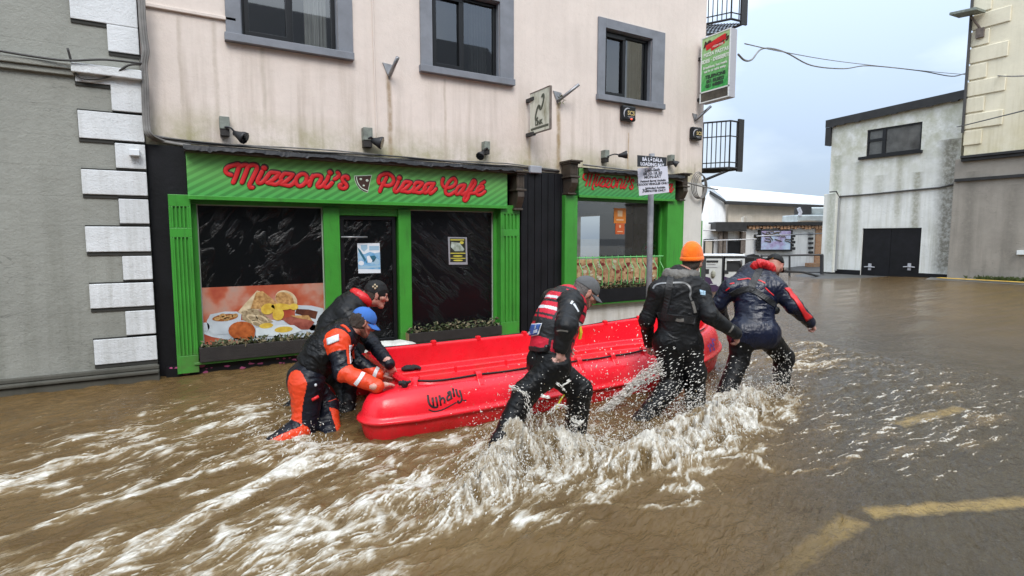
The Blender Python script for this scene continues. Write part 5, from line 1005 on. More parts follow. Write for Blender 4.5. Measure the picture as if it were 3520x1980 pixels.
PROF = [(.30, -.18), (.16, -.155), (.07, -.08), (.03, .02), (.012, .10), (.006, .128), (-.018, .136), (-.027, .150), (-.020, .166), (.006, .173), (.012, .20), (.028, .26), (.060, .32), (.10, .362), (.135, .383), (.148, .390), (.152, .412), (.165, .422), (.188, .422), (.198, .412),
        (.203, .385), (.212, .18), (.218, .165), (.232, .160), (.36, .152), (.372, .146), (.376, .132), (.382, .100), (.388, .090), (.40, .086), (.54, .080), (.552, .074), (.556, .06), (.568, -.02), (.60, -.035), (.66, -.04)]
def sheer(x, z):
    l = 0.20*(max(x-3.6, 0)/2.5)**2.0+0.03*max(0, (1.6-x))**2
    return z+l*min(1, max(0, (z+0.16)/0.5))
bt = thing('boat', 'bright red moulded plastic boat floating past the shop with a black grab line', 'boat', (3.6, BYC, 0))
vs, fs = [], []; n = len(outline(0))
for d, z in PROF:
    for x, y in outline(d, d >= 0.12 and z > 0.37 or d > 0.19 and z > -0.1): vs.append((x, y, sheer(x, z)))
for i in range(len(PROF)-1):
    for k in range(n): fs.append((i*n+k, i*n+(k+1) % n, (i+1)*n+(k+1) % n, (i+1)*n+k))
for i in (0, len(PROF)-1):
    c = len(vs); vs.append((3.5, BYC, PROF[i][1]))
    for k in range(n): fs.append((i*n+k, i*n+(k+1) % n, c))
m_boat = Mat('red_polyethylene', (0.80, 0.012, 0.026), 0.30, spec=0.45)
m_boat.col = m_boat.mix(m_boat.col, (0.66, 0.011, 0.018), m_boat.ramp(m_boat.noise(2.2, 5, 0.6), [(0.42, 0), (0.7, 1)]))
_s = m_boat.noise(1.0, 4, 0.7, m_boat.mapping((3, 3, 30)))                       # scuffs
m_boat.col = m_boat.mix(m_boat.col, (0.62, 0.10, 0.10), m_boat.ramp(_s, [(0.66, 0), (0.8, 0.35)]))
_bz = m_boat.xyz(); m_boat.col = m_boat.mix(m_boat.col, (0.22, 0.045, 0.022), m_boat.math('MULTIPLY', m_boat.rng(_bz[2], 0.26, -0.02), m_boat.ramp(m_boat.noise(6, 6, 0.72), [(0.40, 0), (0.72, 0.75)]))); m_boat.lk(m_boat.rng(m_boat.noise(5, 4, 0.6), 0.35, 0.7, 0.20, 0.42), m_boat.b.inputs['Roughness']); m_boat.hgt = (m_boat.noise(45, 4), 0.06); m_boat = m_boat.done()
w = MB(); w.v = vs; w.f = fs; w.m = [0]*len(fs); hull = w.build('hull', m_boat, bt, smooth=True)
def bvh_of(o): me = o.data; return BVHTree.FromPolygons([v.co[:] for v in me.vertices], [p.vertices[:] for p in me.polygons])
BV = bvh_of(hull)
m_rope = M_('black_rope', (0.015, 0.015, 0.016), 0.8, bump=0.4, bump_scale=120)
def lip(x, side, out=0.0, dz=0.0):                              # a point on the gunwale lip
    o = outline(0.170-out, True); best = min((p for p in o if (p[1]-BYC)*side > 0), key=lambda p: abs(p[0]-x)+(0.0 if True else 0)); 
    near = sorted((p for p in o if (p[1]-BYC)*side > 0), key=lambda p: abs(p[0]-x))[:2]
    (xa, ya), (xb, yb) = near; f = 0 if abs(xb-xa) < 1e-6 else (x-xa)/(xb-xa); y = ya+(yb-ya)*max(0, min(1, f))
    return np.array([x, y, sheer(x, 0.422)+dz])
NB = [1.66, 2.22, 2.80, 3.36, 3.80, 4.26, 4.75]; FB = [1.80, 2.44, 3.03, 3.70, 4.35, 4.96, 5.45]
for side, xs_ in ((-1, NB), (1, FB)):
    for x in xs_:
        p = lip(x, side); q = lip(x+0.05, side); t = (q-p); t[2] = 0; t /= np.linalg.norm(t); o_ = np.array([t[1], -t[0], 0]); o_ = o_ if o_[1]*side > 0 else -o_
        w = MB(); pr = [(-0.035, -0.03), (-0.035, 0.028), (0.012, 0.030), (0.035, 0.012), (0.052, -0.03), (0.088, -0.075), (0.118, -0.125), (0.10, -0.135), (0.03, -0.07)]
        w.prism([p+o_*a+np.array([0, 0, b_])-t*0.028 for a, b_ in pr], t*0.056); w.build('bracket', m_boat, bt, bevel=0.008)
    pts = []
    for i in range(len(xs_)-1):
        a, c = xs_[i], xs_[i+1]
        for k in range(6): x = a+(c-a)*k/6; pts.append(lip(x, side, 0.022, 0.002-0.006*math.sin(math.pi*k/6)))
    pts.append(lip(xs_[-1], side, 0.03, 0.0))
    if side < 0: pts = [p for p in pts if p[0] < 4.27]+[at(2218, 1204, 5.95), at(2236, 1199, 5.80), at(2262, 1200, 5.95), lip(4.75, -1, 0.03, 0.0), lip(5.1, -1, 0.03), lip(5.5, -1, 0.03)]
    w = MB(); w.tube(catmull(pts, 3), 0.008, 6); w.build('grab_line', m_rope, bt, smooth=True)
# moulded notches and a dark panel painted as a recess's shade, on the side bench
m_red2 = M_('painted_recess_shade', (0.06, 0.006, 0.008), 0.5)
for x in (1.95, 2.62, 3.3, 4.0): w = MB(); w.box(x, x+0.03, BYC+BW-0.391, BYC+BW-0.34, 0.06, 0.158); w.build('bench_rib', m_boat, bt, bevel=0.008)
for x in (2.05, 2.8, 3.55): w = MB(); w.box(x, x+0.045, BYC+BW-0.575, BYC+BW-0.53, -0.03, 0.084); w.build('bench_rib', m_boat, bt, bevel=0.008)
w = MB(); w.box(3.05, 3.42, BYC+BW-0.578, BYC+BW-0.572, 0.00, 0.066); w.build('recess_shade_panel', m_red2, bt)
# maker's lettering, laid on the curve of the near side
R6 = reg(1440, 1310, 12.075)
WH = [R6(p) for p in ([(370, 590), (400, 850), (480, 1010), (600, 1085), (720, 1085), (785, 1055)], [(560, 680), (610, 1070)], [(705, 660), (775, 1050)], [(850, 590), (912, 1015)], [(890, 770), (990, 695), (1060, 780), (1062, 920)],
      [(1185, 520), (1290, 425), (1320, 560), (1345, 700)], [(1290, 530), (1175, 660), (1190, 795), (1290, 750), (1380, 695)], [(1405, 300), (1470, 660)], [(1540, 340), (1590, 560), (1690, 660)], [(1690, 390), (1765, 640), (1770, 800), (1700, 890), (1630, 890), (1620, 800)])]
SW = [R6(p) for p in ([(400, 1180), (560, 1250), (720, 1255), (950, 1195), (1200, 1080), (1450, 940), (1560, 885)], [(1820, 795), (1970, 805)])]
def cast(bv, x, y):
    d = Vector(ray(x, y)).normalized(); h = bv.ray_cast(Vector(EYE), d); return (np.array(h[0]), np.array(h[1])) if h[0] is not None else (None, None)
w = MB()
for grp, r in ((WH, 0.0095), (SW, 0.006)):
    for s in grp:
        P, N = [], []
        for x, y in catmull(s, 4) if len(s) > 2 else [s[0], ((s[0][0]+s[1][0])/2, (s[0][1]+s[1][1])/2), s[1]]:
            p, nn = cast(BV, x, y)
            if p is not None: P.append(p+nn*0.0005); N.append(nn)
        w.tube(P, r, 8, (N[len(N)//2], 0.25))
w.build('lettering', M_('black_boat_print', (0.02, 0.004, 0.006), 0.5), bt, smooth=True)
# blue scuff marks on the bow
w = MB(); rr = random.Random(3)
for k in range(46):
    x, y = rr.gauss(2452, 9), rr.gauss(1192, 12); x = 2437+ (y-1165)*-0.12+rr.uniform(0, 24); p, nn = cast(BV, x, y)
    if p is None or p[0] < 4.5: continue
    u = np.cross(nn, [0, 0, 1.0]); u /= np.linalg.norm(u); v = np.cross(nn, u); L_ = rr.uniform(0.004, 0.02); w.add([p+nn*0.001+u*a*L_+v*b_*L_*1.4 for a, b_ in ((-1, -.3), (.2, -.8), (1, .2), (.1, .9))], [(0, 1, 2, 3)])
if w.v: w.build('scuff_mark', M_('blue_scuff', (0.10, 0.05, 0.30), 0.6), bt)
# cleat tied on the near stern quarter, a dropped glove on the bench
p, nn = cast(BV, 1392, 1332); w = MB(); rr = random.Random(6)
for k in range(9):
    a = rr.uniform(0, 6.28); d = np.array([math.cos(a), math.sin(a)*0.6, rr.uniform(0.2, 0.9)]); w.tube(catmull([p-nn*0.005, p+d*0.025+nn*0.02, p+d*0.055+nn*0.012], 4), [0.014]*4+[0.012]*4+[0.008], 6)
w.build('cleat', m_rope, bt, smooth=True)
p, nn = cast(BV, 1405, 1274); gl = thing('glove', 'black wet glove lying on the side bench of the red boat', 'glove', p)
w = MB(); w.ball((0, 0, 0), 0.085, 0.06, 0.032, 18, 10); V = np.array(w.v); V *= (1+0.35*noise3(V[:, 0]*25, V[:, 1]*25, V[:, 2]*25))[:, None]; w.v = [tuple(v+p+[0, 0, 0.03]) for v in V]
w.build('palm', m_rope, gl, smooth=True)
for k in range(5):
    a = -0.5+k*0.28; d = np.array([math.cos(a), math.sin(a), 0.0]); w = MB(); w.tube(catmull([p+d*0.05+[0, 0, 0.03], p+d*0.10+[0, 0, 0.035], p+d*0.14+[0, 0, 0.018]], 4), [0.017]*5+[0.014]*3+[0.009], 7); w.build('finger', m_rope, gl, smooth=True)
# ================================================================ people: one continuous skin per figure, grown from a distance field
def v3(*a): return np.array(a, float)
def nrm(v): return v/(np.linalg.norm(v)+1e-9)
class Fig:
    """tapered limbs and ellipsoids melted into one field, meshed with surface nets"""
    def __init__(s): s.p = []; s.cuts = []
    def cone(s, a, b, ra, rb, tag, k=0.03, flat=None): s.p.append(('c', np.asarray(a, float), np.asarray(b, float), ra, rb, tag, k, flat)); return s
    def ell(s, c, R, rad, tag, k=0.02): s.p.append(('e', np.asarray(c, float), np.asarray(R, float), np.asarray(rad, float), 0, tag, k, None)); return s
    def cut(s, c, n): s.cuts.append((np.asarray(c, float), nrm(np.asarray(n, float)))); return s   # keep the side the normal points away from
    @staticmethod
    def dist(pr, P):
        if pr[0] == 'e':
            q = (P-pr[1])@pr[2].T; k0 = np.linalg.norm(q/pr[3], axis=-1); k1 = np.linalg.norm(q/pr[3]**2, axis=-1); return k0*(k0-1)/(k1+1e-9), None
        a, b, ra, rb, fl = pr[1], pr[2], pr[3], pr[4], pr[7]; q = P-a; d = b-a
        if fl is not None: n, f = fl; n = nrm(n); q = q+n*((q@n)*(1/f-1))[..., None]; d = d+n*((d@n)*(1/f-1))
        L = d@d; t = np.clip((q@d)/(L+1e-12), 0, 1); return np.linalg.norm(q-t[..., None]*d, axis=-1)-(ra+(rb-ra)*t), t
    def bounds(s, pr):
        if pr[0] == 'e': r = max(pr[3]); return pr[1]-r, pr[1]+r
        r = max(pr[3], pr[4]); return np.minimum(pr[1], pr[2])-r, np.maximum(pr[1], pr[2])+r
    def mesh(s, h):
        B = [s.bounds(p) for p in s.p]; lo = np.min([b[0] for b in B], 0)-3*h; hi = np.max([b[1] for b in B], 0)+3*h
        N = np.ceil((hi-lo)/h).astype(int)+1; ax = [lo[i]+h*np.arange(N[i]) for i in range(3)]; G = np.full(N, 0.3, np.float32)
        for p, (b0, b1) in zip(s.p, B):
            m = p[6]+0.02; i0 = np.clip(np.floor((b0-m-lo)/h).astype(int), 0, N-1); i1 = np.clip(np.ceil((b1+m-lo)/h).astype(int)+1, 1, N)
            sl = tuple(slice(i0[i], i1[i]) for i in range(3)); P = np.stack(np.meshgrid(*[ax[i][sl[i]] for i in range(3)], indexing='ij'), -1)
            d = s.dist(p, P)[0]; g = G[sl]; k = p[6]; hh = np.maximum(k-np.abs(g-d), 0)/k; G[sl] = np.minimum(g, d)-hh*hh*k*0.25
        for c, n in s.cuts:
            P = np.stack(np.meshgrid(*ax, indexing='ij'), -1); G = np.maximum(G, ((P-c)@n).astype(np.float32))
        S = G < 0; C = np.zeros(N-1, int); off = [(i, j, k) for i in (0, 1) for j in (0, 1) for k in (0, 1)]
        for o in off: C += S[o[0]:N[0]-1+o[0], o[1]:N[1]-1+o[1], o[2]:N[2]-1+o[2]]
        act = np.argwhere((C > 0) & (C < 8)); idx = -np.ones(N-1, int); idx[tuple(act.T)] = np.arange(len(act))
        val = [G[tuple((act+np.array(o)).T)] for o in off]; acc = np.zeros((len(act), 3)); cnt = np.zeros(len(act))
        for i in range(8):
            for j in range(i+1, 8):
                do = np.array(off[j])-np.array(off[i])
                if np.abs(do).sum() != 1: continue
                x = (val[i] < 0) != (val[j] < 0); t = val[i][x]/(val[i][x]-val[j][x]); acc[x] += np.array(off[i])+t[:, None]*do; cnt[x] += 1
        V = lo+h*(act+acc/cnt[:, None]); F = []
        for a in range(3):
            b, c = (a+1) % 3, (a+2) % 3; sl0 = [slice(None)]*3; sl1 = [slice(None)]*3; sl0[a] = slice(0, -1); sl1[a] = slice(1, None)
            e = np.argwhere(S[tuple(sl0)] != S[tuple(sl1)]); e = e[(e[:, b] > 0) & (e[:, c] > 0) & (e[:, b] < N[b]-1) & (e[:, c] < N[c]-1)]; fl = S[tuple(e.T)]
            q = []
            for db, dc in ((-1, -1), (0, -1), (0, 0), (-1, 0)): f = e.copy(); f[:, b] += db; f[:, c] += dc; q.append(idx[tuple(f.T)])
            q = np.stack(q, 1); q[~fl] = q[~fl][:, ::-1]; F.append(q)
        return V, np.concatenate(F)
    def nearest(s, V):
        best = np.full(len(V), 9.0); who = np.zeros(len(V), int); tt = np.zeros(len(V))
        for i, p in enumerate(s.p):
            d, t = s.dist(p, V); m = d < best; best[m] = d[m]; who[m] = i
            if t is not None: tt[m] = t[m]
        return who, tt
def normals(V, F):
    n = np.cross(V[F[:, 2]]-V[F[:, 0]], V[F[:, 3]]-V[F[:, 1]]); N = np.zeros_like(V)
    for i in range(4): np.add.at(N, F[:, i], n)
    return N/(np.linalg.norm(N, axis=1)[:, None]+1e-12)
def fig_object(name, fig, h, mats, parent, wrinkle=0.0, bare=(), rule=None, seed=0, amp={}):
    """mats: tag -> material; bare: tags without cloth folds; rule(V, tags, t, who) may rename tags per face"""
    V, F = fig.mesh(h); who, t = fig.nearest(V); tags = np.array([p[5] for p in fig.p])[who]
    if wrinkle:
        N = normals(V, F); A = np.zeros_like(V)
        for i, p in enumerate(fig.p):
            if p[0] == 'c': A[who == i] = nrm(p[2]-p[1])
        al = (V*A).sum(1)[:, None]*A; pe = V-al; Q = al*1.0+pe*0.42; q = Q*13+seed
        w = fbm(V[:, 0]*5+seed, V[:, 1]*5, V[:, 2]*5, 2)*0.8
        r1 = 1-np.abs(noise3(q[:, 0]+w, q[:, 1]-w, q[:, 2]+w))*2.2; r2 = 1-np.abs(noise3(q[:, 0]*2.1-w*2, q[:, 1]*2.1, q[:, 2]*2.1+w*2))*2.2
        soft = fbm(V[:, 0]*7+seed*3, V[:, 1]*7, V[:, 2]*7, 3)
        dsp = (0.55*np.clip(r1, -0.6, 1)+0.30*np.clip(r2, -0.6, 1)+0.5*soft)*wrinkle
        k = np.ones(len(V)); k[np.isin(tags, list(bare))] = 0
        for tg, a in amp.items(): k[tags == tg] *= a
        for it in range(3):                                     # ease the folds out at cuffs and collars
            kk = k.copy(); np.minimum.at(kk, F[:, 0], k[F[:, 2]]); np.minimum.at(kk, F[:, 1], k[F[:, 3]]); k = 0.5*k+0.5*kk
        V = V+N*(dsp*k)[:, None]
    Fc = V[F].mean(1); ft = tags[F[:, 0]].copy().astype(object); fw = who[F[:, 0]]; fT = t[F].mean(1)
    if rule: ft = rule(Fc, ft, fT, fw, fig)
    keys = list(mats.keys()); me = bpy.data.meshes.new(name); me.from_pydata(V.tolist(), [], F.tolist())
    for kx_ in keys: me.materials.append(mats[kx_])
    ix = {kx_: i for i, kx_ in enumerate(keys)}; me.polygons.foreach_set('material_index', [ix.get(x, 0) for x in ft]); me.update()
    return link(name, me, parent, True)
def rodr(v, k, a): k = nrm(k); return v*math.cos(a)+np.cross(k, v)*math.sin(a)+k*np.dot(k, v)*(1-math.cos(a))
def hand(f, w, d, n, side, curl, sc=1.0, spread=0.12, thumb=0.5, tag='skin'):
    """w wrist, d along the hand, n out of the palm, side +1/-1 the thumb's side along d x n"""
    d = nrm(d); n = nrm(n-d*np.dot(n, d)); u = np.cross(d, n)*side; kw = dict(k=0.010)
    f.cone(w-d*0.03*sc, w+d*0.03*sc, 0.030*sc, 0.030*sc, tag, 0.02, (n, 0.72))
    for o, L_ in ((0.026, 0.088), (0.009, 0.092), (-0.009, 0.088), (-0.026, 0.078)):
        f.cone(w+d*0.015*sc+u*o*0.6*sc, w+d*L_*sc+u*o*sc, 0.019*sc, 0.0145*sc, tag, 0.016)
    for i, (o, L0, L_, r) in enumerate(((0.029, 0.088, 0.072, 0.0098), (0.0098, 0.093, 0.080, 0.0102), (-0.0098, 0.088, 0.074, 0.0098), (-0.029, 0.079, 0.058, 0.0086))):
        p = w+d*L0*sc+u*o*sc; e = nrm(d+u*(o/0.029)*spread); ax_ = -np.cross(e, n); c = curl[i] if hasattr(curl, '__len__') else curl
        for j, (q, rr_) in enumerate(((0.45, 1), (0.32, 0.92), (0.25, 0.82))):
            e = rodr(e, ax_, -c*(0.8, 1.1, 0.7)[j]); p2 = p+e*L_*q*sc; f.cone(p, p2, r*rr_*sc, r*(rr_-0.07)*sc, tag, 0.005); p = p2
    p = w+d*0.028*sc+u*0.026*sc; e = nrm(d*0.72+u*0.62+n*thumb)
    for q, r in ((0.042, 0.0135), (0.032, 0.0115), (0.026, 0.0100)): p2 = p+e*q*sc; f.cone(p, p2, r*sc, r*0.92*sc, tag, 0.007); p = p2; e = nrm(e+d*0.15-u*0.12+n*0.1)
def head(f, c, fw, up, sc=1.0, jaw='skin'):
    """c centre of the skull; fw where the face looks; up the crown"""
    fw = nrm(fw); up = nrm(up-fw*np.dot(up, fw)); sd = np.cross(fw, up); g = lambda a, b, e: c+(fw*a+sd*b+up*e)*sc; R = np.stack([sd, fw, up])
    f.ell(g(-0.012, 0, 0.022), R, v3(0.076, 0.098, 0.094)*sc, 'skin', 0.02)
    f.cone(g(0.030, 0, -0.015), g(0.052, 0, -0.092), 0.058*sc, 0.032*sc, 'skin', 0.02, (sd, 1.0))
    f.cone(g(-0.005, 0.045, -0.055), g(0.056, 0.016, -0.100), 0.026*sc, 0.020*sc, jaw, 0.02); f.cone(g(-0.005, -0.045, -0.055), g(0.056, -0.016, -0.100), 0.026*sc, 0.020*sc, jaw, 0.02)
    f.cone(g(0.060, 0, -0.098), g(0.066, 0, -0.106), 0.020*sc, 0.017*sc, jaw, 0.015)
    f.cone(g(0.078, -0.034, 0.020), g(0.078, 0.034, 0.020), 0.017*sc, 0.017*sc, 'skin', 0.014)            # brow
    f.cone(g(0.083, 0, 0.012), g(0.106, 0, -0.030), 0.010*sc, 0.0145*sc, 'skin', 0.010); f.cone(g(0.092, -0.012, -0.036), g(0.092, 0.012, -0.036), 0.010*sc, 0.010*sc, 'skin', 0.008)
    f.cone(g(0.066, -0.037, -0.022), g(0.052, -0.052, -0.020), 0.022*sc, 0.022*sc, 'skin', 0.02); f.cone(g(0.066, 0.037, -0.022), g(0.052, 0.052, -0.020), 0.022*sc, 0.022*sc, 'skin', 0.02)
    f.cone(g(0.083, -0.020, -0.064), g(0.083, 0.020, -0.064), 0.0085*sc, 0.0085*sc, 'lip', 0.006); f.cone(g(0.081, -0.017, -0.075), g(0.081, 0.017, -0.075), 0.0085*sc, 0.0085*sc, 'lip', 0.006)
    for q in (-1, 1):
        f.ell(g(0.072, 0.032*q, -0.001), R, v3(0.0145, 0.0135, 0.0115)*sc, 'eye', 0.004); f.ell(g(0.0815, 0.032*q, -0.001), R, v3(0.006, 0.006, 0.0065)*sc, 'iris', 0.002)
        f.cone(g(0.090, 0.016*q, 0.021), g(0.078, 0.046*q, 0.024), 0.006*sc, 0.005*sc, 'brow', 0.004)
        er = np.stack([nrm(sd*q+fw*-0.35), nrm(fw+sd*q*0.35), up]); f.ell(g(-0.008, 0.079*q, -0.006), er, v3(0.011, 0.021, 0.034)*sc, 'skin', 0.006); f.ell(g(-0.004, 0.074*q, -0.030), R, v3(0.010, 0.012, 0.012)*sc, 'skin', 0.006)
        f.cone(g(-0.022, 0.086*q, 0.008), g(-0.010, 0.088*q, 0.024), 0.006*sc, 0.006*sc, 'skin', 0.004)
    return g, R
def torso(f, J, fr, tw, tj, bulk=1.0, wid=1.0):
    """pelvis to neck, spine bending through mid; J joints; fr the chest's front"""
    pel, nb = J['pel'], J['nb']; mid = J.get('mid', pel*0.5+nb*0.5-fr*0.03); ch = mid*0.42+nb*0.58; fl = (fr, 0.74)
    f.cone(J['Rh'], J['Lh'], 0.128*bulk, 0.128*bulk, tw, 0.05, (fr, 0.92)); f.cone(pel, mid, 0.160*bulk*wid, 0.165*bulk*wid, tj, 0.05, fl)
    f.cone(mid, ch, 0.165*bulk*wid, 0.185*bulk*wid, tj, 0.06, fl); f.cone(J['Rs']*0.86+J['Ls']*0.14, J['Ls']*0.86+J['Rs']*0.14, 0.100*bulk, 0.100*bulk, tj, 0.06, (fr, 0.9))
    f.cone(ch, nb-nrm(nb-ch)*0.03, 0.16*bulk*wid, 0.095*bulk, tj, 0.06, (fr, 0.8)); f.cone(nb, J['Rs'], 0.075*bulk, 0.082*bulk, tj, 0.05); f.cone(nb, J['Ls'], 0.075*bulk, 0.082*bulk, tj, 0.05)
def arm(f, s, e, w, tag_u, tag_f, b=1.0, cuff='cuff'):
    f.cone(s, e, 0.080*b, 0.064*b, tag_u, 0.04); f.cone(e, w, 0.064*b, 0.047*b, tag_f, 0.035); d = nrm(w-e)
    f.cone(w-d*0.045, w-d*0.012, 0.044*b, 0.036, cuff, 0.008)
def leg(f, h_, k_, a_, tag_t, tag_s, b=1.0, foot=None):
    f.cone(h_, k_, 0.112*b, 0.084*b, tag_t, 0.05); f.cone(k_, a_, 0.084*b, 0.068*b, tag_s, 0.04)
    if foot is not None: f.cone(a_, a_+foot, 0.060, 0.045, 'boot', 0.03); f.cone(a_-foot*0.25, a_+foot*0.3, 0.055, 0.055, 'boot', 0.03)
class Cast:
    """lays patches, straps and zips on a finished surface, where the photo shows them"""
    def __init__(s, objs):
        s.bv = [bvh_of(o) for o in objs]
    def hit(s, x, y):
        d = Vector(ray(x, y)).normalized(); best = None
        for b in s.bv:
            h_ = b.ray_cast(Vector(EYE), d)
            if h_[0] is not None and (best is None or h_[3] < best[3]): best = h_
        return (np.array(best[0]), np.array(best[1])) if best else (None, None)
    def near(s, x, y):
        p, n_ = s.hit(x, y)
        if p is not None: return p, n_
        d = ray(x, y); best = None
        for t in np.arange(3.5, 7.2, 0.03):
            for b in s.bv:
                q = b.find_nearest(Vector(EYE+d*t))
                if q[0] is not None and (best is None or q[3] < best[3]): best = q
        return np.array(best[0]), np.array(best[1])
    def patch(s, name, L_, R_, mat, par, nu=10, nv=10, off=0.004, clip=0.12):
        """surface between two pixel polylines"""
        L_, R_ = resample(L_, nv+1), resample(R_, nv+1); P = {}; last = None
        for j in range(nv+1):
            for i in range(nu+1):
                x, y = np.array(L_[j])*(1-i/nu)+np.array(R_[j])*(i/nu); p, n_ = s.hit(x, y)
                if p is not None: P[i, j] = p+n_*off
        if not P: return None
        dm = np.median([np.dot(p-EYE, FWD) for p in P.values()]); P = {k: p for k, p in P.items() if abs(np.dot(p-EYE, FWD)-dm) < clip*3}
        w = MB(); key = {k: i for i, k in enumerate(P)}; w.v = [tuple(p) for p in P.values()]
        for j in range(nv):
            for i in range(nu):
                q = [(i, j), (i+1, j), (i+1, j+1), (i, j+1)]
                if all(k in key for k in q) and max(np.linalg.norm(P[q[a]]-P[q[a-1]]) for a in range(4)) < clip: w.f.append(tuple(key[k] for k in q)); w.m.append(0)
        if not w.f: return None
        o = w.build(name, mat, par, smooth=True); so = o.modifiers.new('thick', 'SOLIDIFY'); so.thickness = off*0.9; so.offset = -1 if True else 0
        return o
    def strap(s, name, pts, wd, mat, par, th=0.006, flat=0.3):
        P, N = [], []
        for x, y in catmull(pts, 4) if len(pts) > 2 else resample(pts, 9):
            p, n_ = s.hit(x, y)
            if p is not None and (not P or np.linalg.norm(p-P[-1]) < 0.25): P.append(p); N.append(n_)
        if len(P) < 2: return None
        K = np.array(P); Kn = np.array(N)
        for _ in range(2): K[1:-1] = (K[:-2]+2*K[1:-1]+K[2:])/4; Kn[1:-1] = (Kn[:-2]+2*Kn[1:-1]+Kn[2:])/4
        w = MB(); n = len(K)
        for i in range(n):
            t = nrm(K[min(i+1, n-1)]-K[max(i-1, 0)]); nn = nrm(Kn[i]); b = nrm(np.cross(t, nn)); c = K[i]+nn*th*0.5
            w.v += [tuple(c+b*wd/2-nn*th), tuple(c+b*wd/2*0.96+nn*th*0.6), tuple(c-b*wd/2*0.96+nn*th*0.6), tuple(c-b*wd/2-nn*th)]
        for i in range(n-1):
            for k in range(4): w.f.append((i*4+k, i*4+(k+1) % 4, (i+1)*4+(k+1) % 4, (i+1)*4+k)); w.m.append(0)
        w.f += [(0, 1, 2, 3), ((n-1)*4+3, (n-1)*4+2, (n-1)*4+1, (n-1)*4)]; w.m += [0, 0]
        return w.build(name, mat, par, smooth=False)
def resample(pts, n):
    P = np.array(pts, float); d = np.r_[0, np.cumsum(np.linalg.norm(np.diff(P, axis=0), axis=1))]; s = np.linspace(0, d[-1], n)
    return [np.array([np.interp(x, d, P[:, 0]), np.interp(x, d, P[:, 1])]) for x in s]

# ---------------------------------------------------------------- cloth and skin
def cloth(name, c, rough=0.55, bump=0.25, sc=180, var=0.25, spec=0.4, wet=True, sheen=0.0):
    m = Mat(name, c, rough, spec=spec, var=var, var_scale=4, sheen=sheen)
    m.hgt = (m.math('ADD', m.math('MULTIPLY', m.noise(24, 4, 0.6), 0.8), m.math('MULTIPLY', m.noise(sc, 2), 0.2)), bump)
    if wet: m.lk(m.rng(m.noise(3.5, 4, 0.6), 0.35, 0.7, rough*0.55, rough), m.b.inputs['Roughness'])
    return m.done()
def skin(name, c, red):
    m = Mat(name, c, 0.48, spec=0.4); m.col = m.mix(c, red, m.ramp(m.noise(14, 4, 0.6), [(0.38, 0), (0.72, 1)])); m.b.inputs['Subsurface Weight'].default_value = 0.06; m.b.inputs['Subsurface Radius'].default_value = (0.01, 0.004, 0.002); m.hgt = (m.noise(160, 3), 0.12); return m.done()
m_skin = skin('ruddy_skin', (0.46, 0.235, 0.175), (0.42, 0.155, 0.12)); m_skin2 = skin('pale_pink_skin', (0.56, 0.33, 0.27), (0.50, 0.22, 0.18))
m_lips = skin('lips', (0.33, 0.12, 0.10), (0.30, 0.10, 0.09)); m_eyew = M_('eye_white', (0.6, 0.58, 0.55), 0.25); m_iris = M_('dark_iris', (0.02, 0.018, 0.015), 0.2)
m_hair = M_('dark_brown_hair', (0.035, 0.022, 0.014), 0.6, var=0.5, var_scale=60, bump=0.6, bump_scale=140); m_hairg = M_('greying_hair', (0.13, 0.11, 0.10), 0.6, var=0.5, var_scale=70, bump=0.6, bump_scale=140)
m_stub = skin('stubbled_skin', (0.20, 0.10, 0.07), (0.12, 0.06, 0.045)); m_stubg = skin('grey_stubbled_skin', (0.30, 0.20, 0.17), (0.22, 0.15, 0.13))
m_blk = cloth('black_drysuit_fabric', (0.006, 0.006, 0.007), 0.66, spec=0.25); m_blk2 = cloth('charcoal_jacket_fabric', (0.009, 0.0095, 0.0105), 0.66, spec=0.28); m_blkw = cloth('wet_black_trousers', (0.005, 0.005, 0.0055), 0.6, spec=0.25)
m_navy = cloth('wet_navy_oilskin', (0.008, 0.011, 0.028), 0.42, 0.3, spec=0.4); m_navy2 = cloth('dark_navy_suit', (0.006, 0.007, 0.013), 0.55, spec=0.3)
m_orange = cloth('orange_suit_fabric', (0.72, 0.055, 0.012), 0.55, var=0.15); m_redc = cloth('red_jacket_fabric', (0.60, 0.018, 0.022), 0.5, var=0.2); m_redv = cloth('red_vest_fabric', (0.55, 0.012, 0.035), 0.6, var=0.15)
m_hat = cloth('orange_knit', (1.0, 0.17, 0.008), 0.85, 0.5, 120, 0.12, 0.2, False, 0.3); m_cap_b = cloth('blue_cap_cotton', (0.055, 0.16, 0.48), 0.8, 0.2, 160, 0.15, 0.2, False); m_cap_g = cloth('grey_cap_cotton', (0.12, 0.12, 0.122), 0.8, 0.25, 160, 0.2, 0.2, False)
m_cap_k = cloth('black_cap_cloth', (0.010, 0.010, 0.010), 0.7, 0.3, 160, 0.2, 0.3, False); m_refl = M_('reflective_tape', (0.62, 0.64, 0.66), 0.35, var=0.12, var_scale=12); m_web = cloth('black_webbing', (0.016, 0.016, 0.017), 0.6, 0.4, 260); m_boot = cloth('wet_boot', (0.010, 0.010, 0.011), 0.35)
m_hood = cloth('grey_hood_lining', (0.15, 0.14, 0.125), 0.75); m_lab = M_('blue_label', (0.035, 0.10, 0.34), 0.5); m_zip = M_('dull_zip', (0.20, 0.20, 0.20), 0.4, metal=0.4)
SK = dict(lip=m_lips, eye=m_eyew, iris=m_iris)
def lerp(a, b, t): return a*(1-t)+b*t
def to_ground(k_, a_, z=-0.42): d = nrm(a_-k_); return a_+d*max(0, (a_[2]-z)/max(0.3, -d[2])) if d[2] < -0.3 else a_
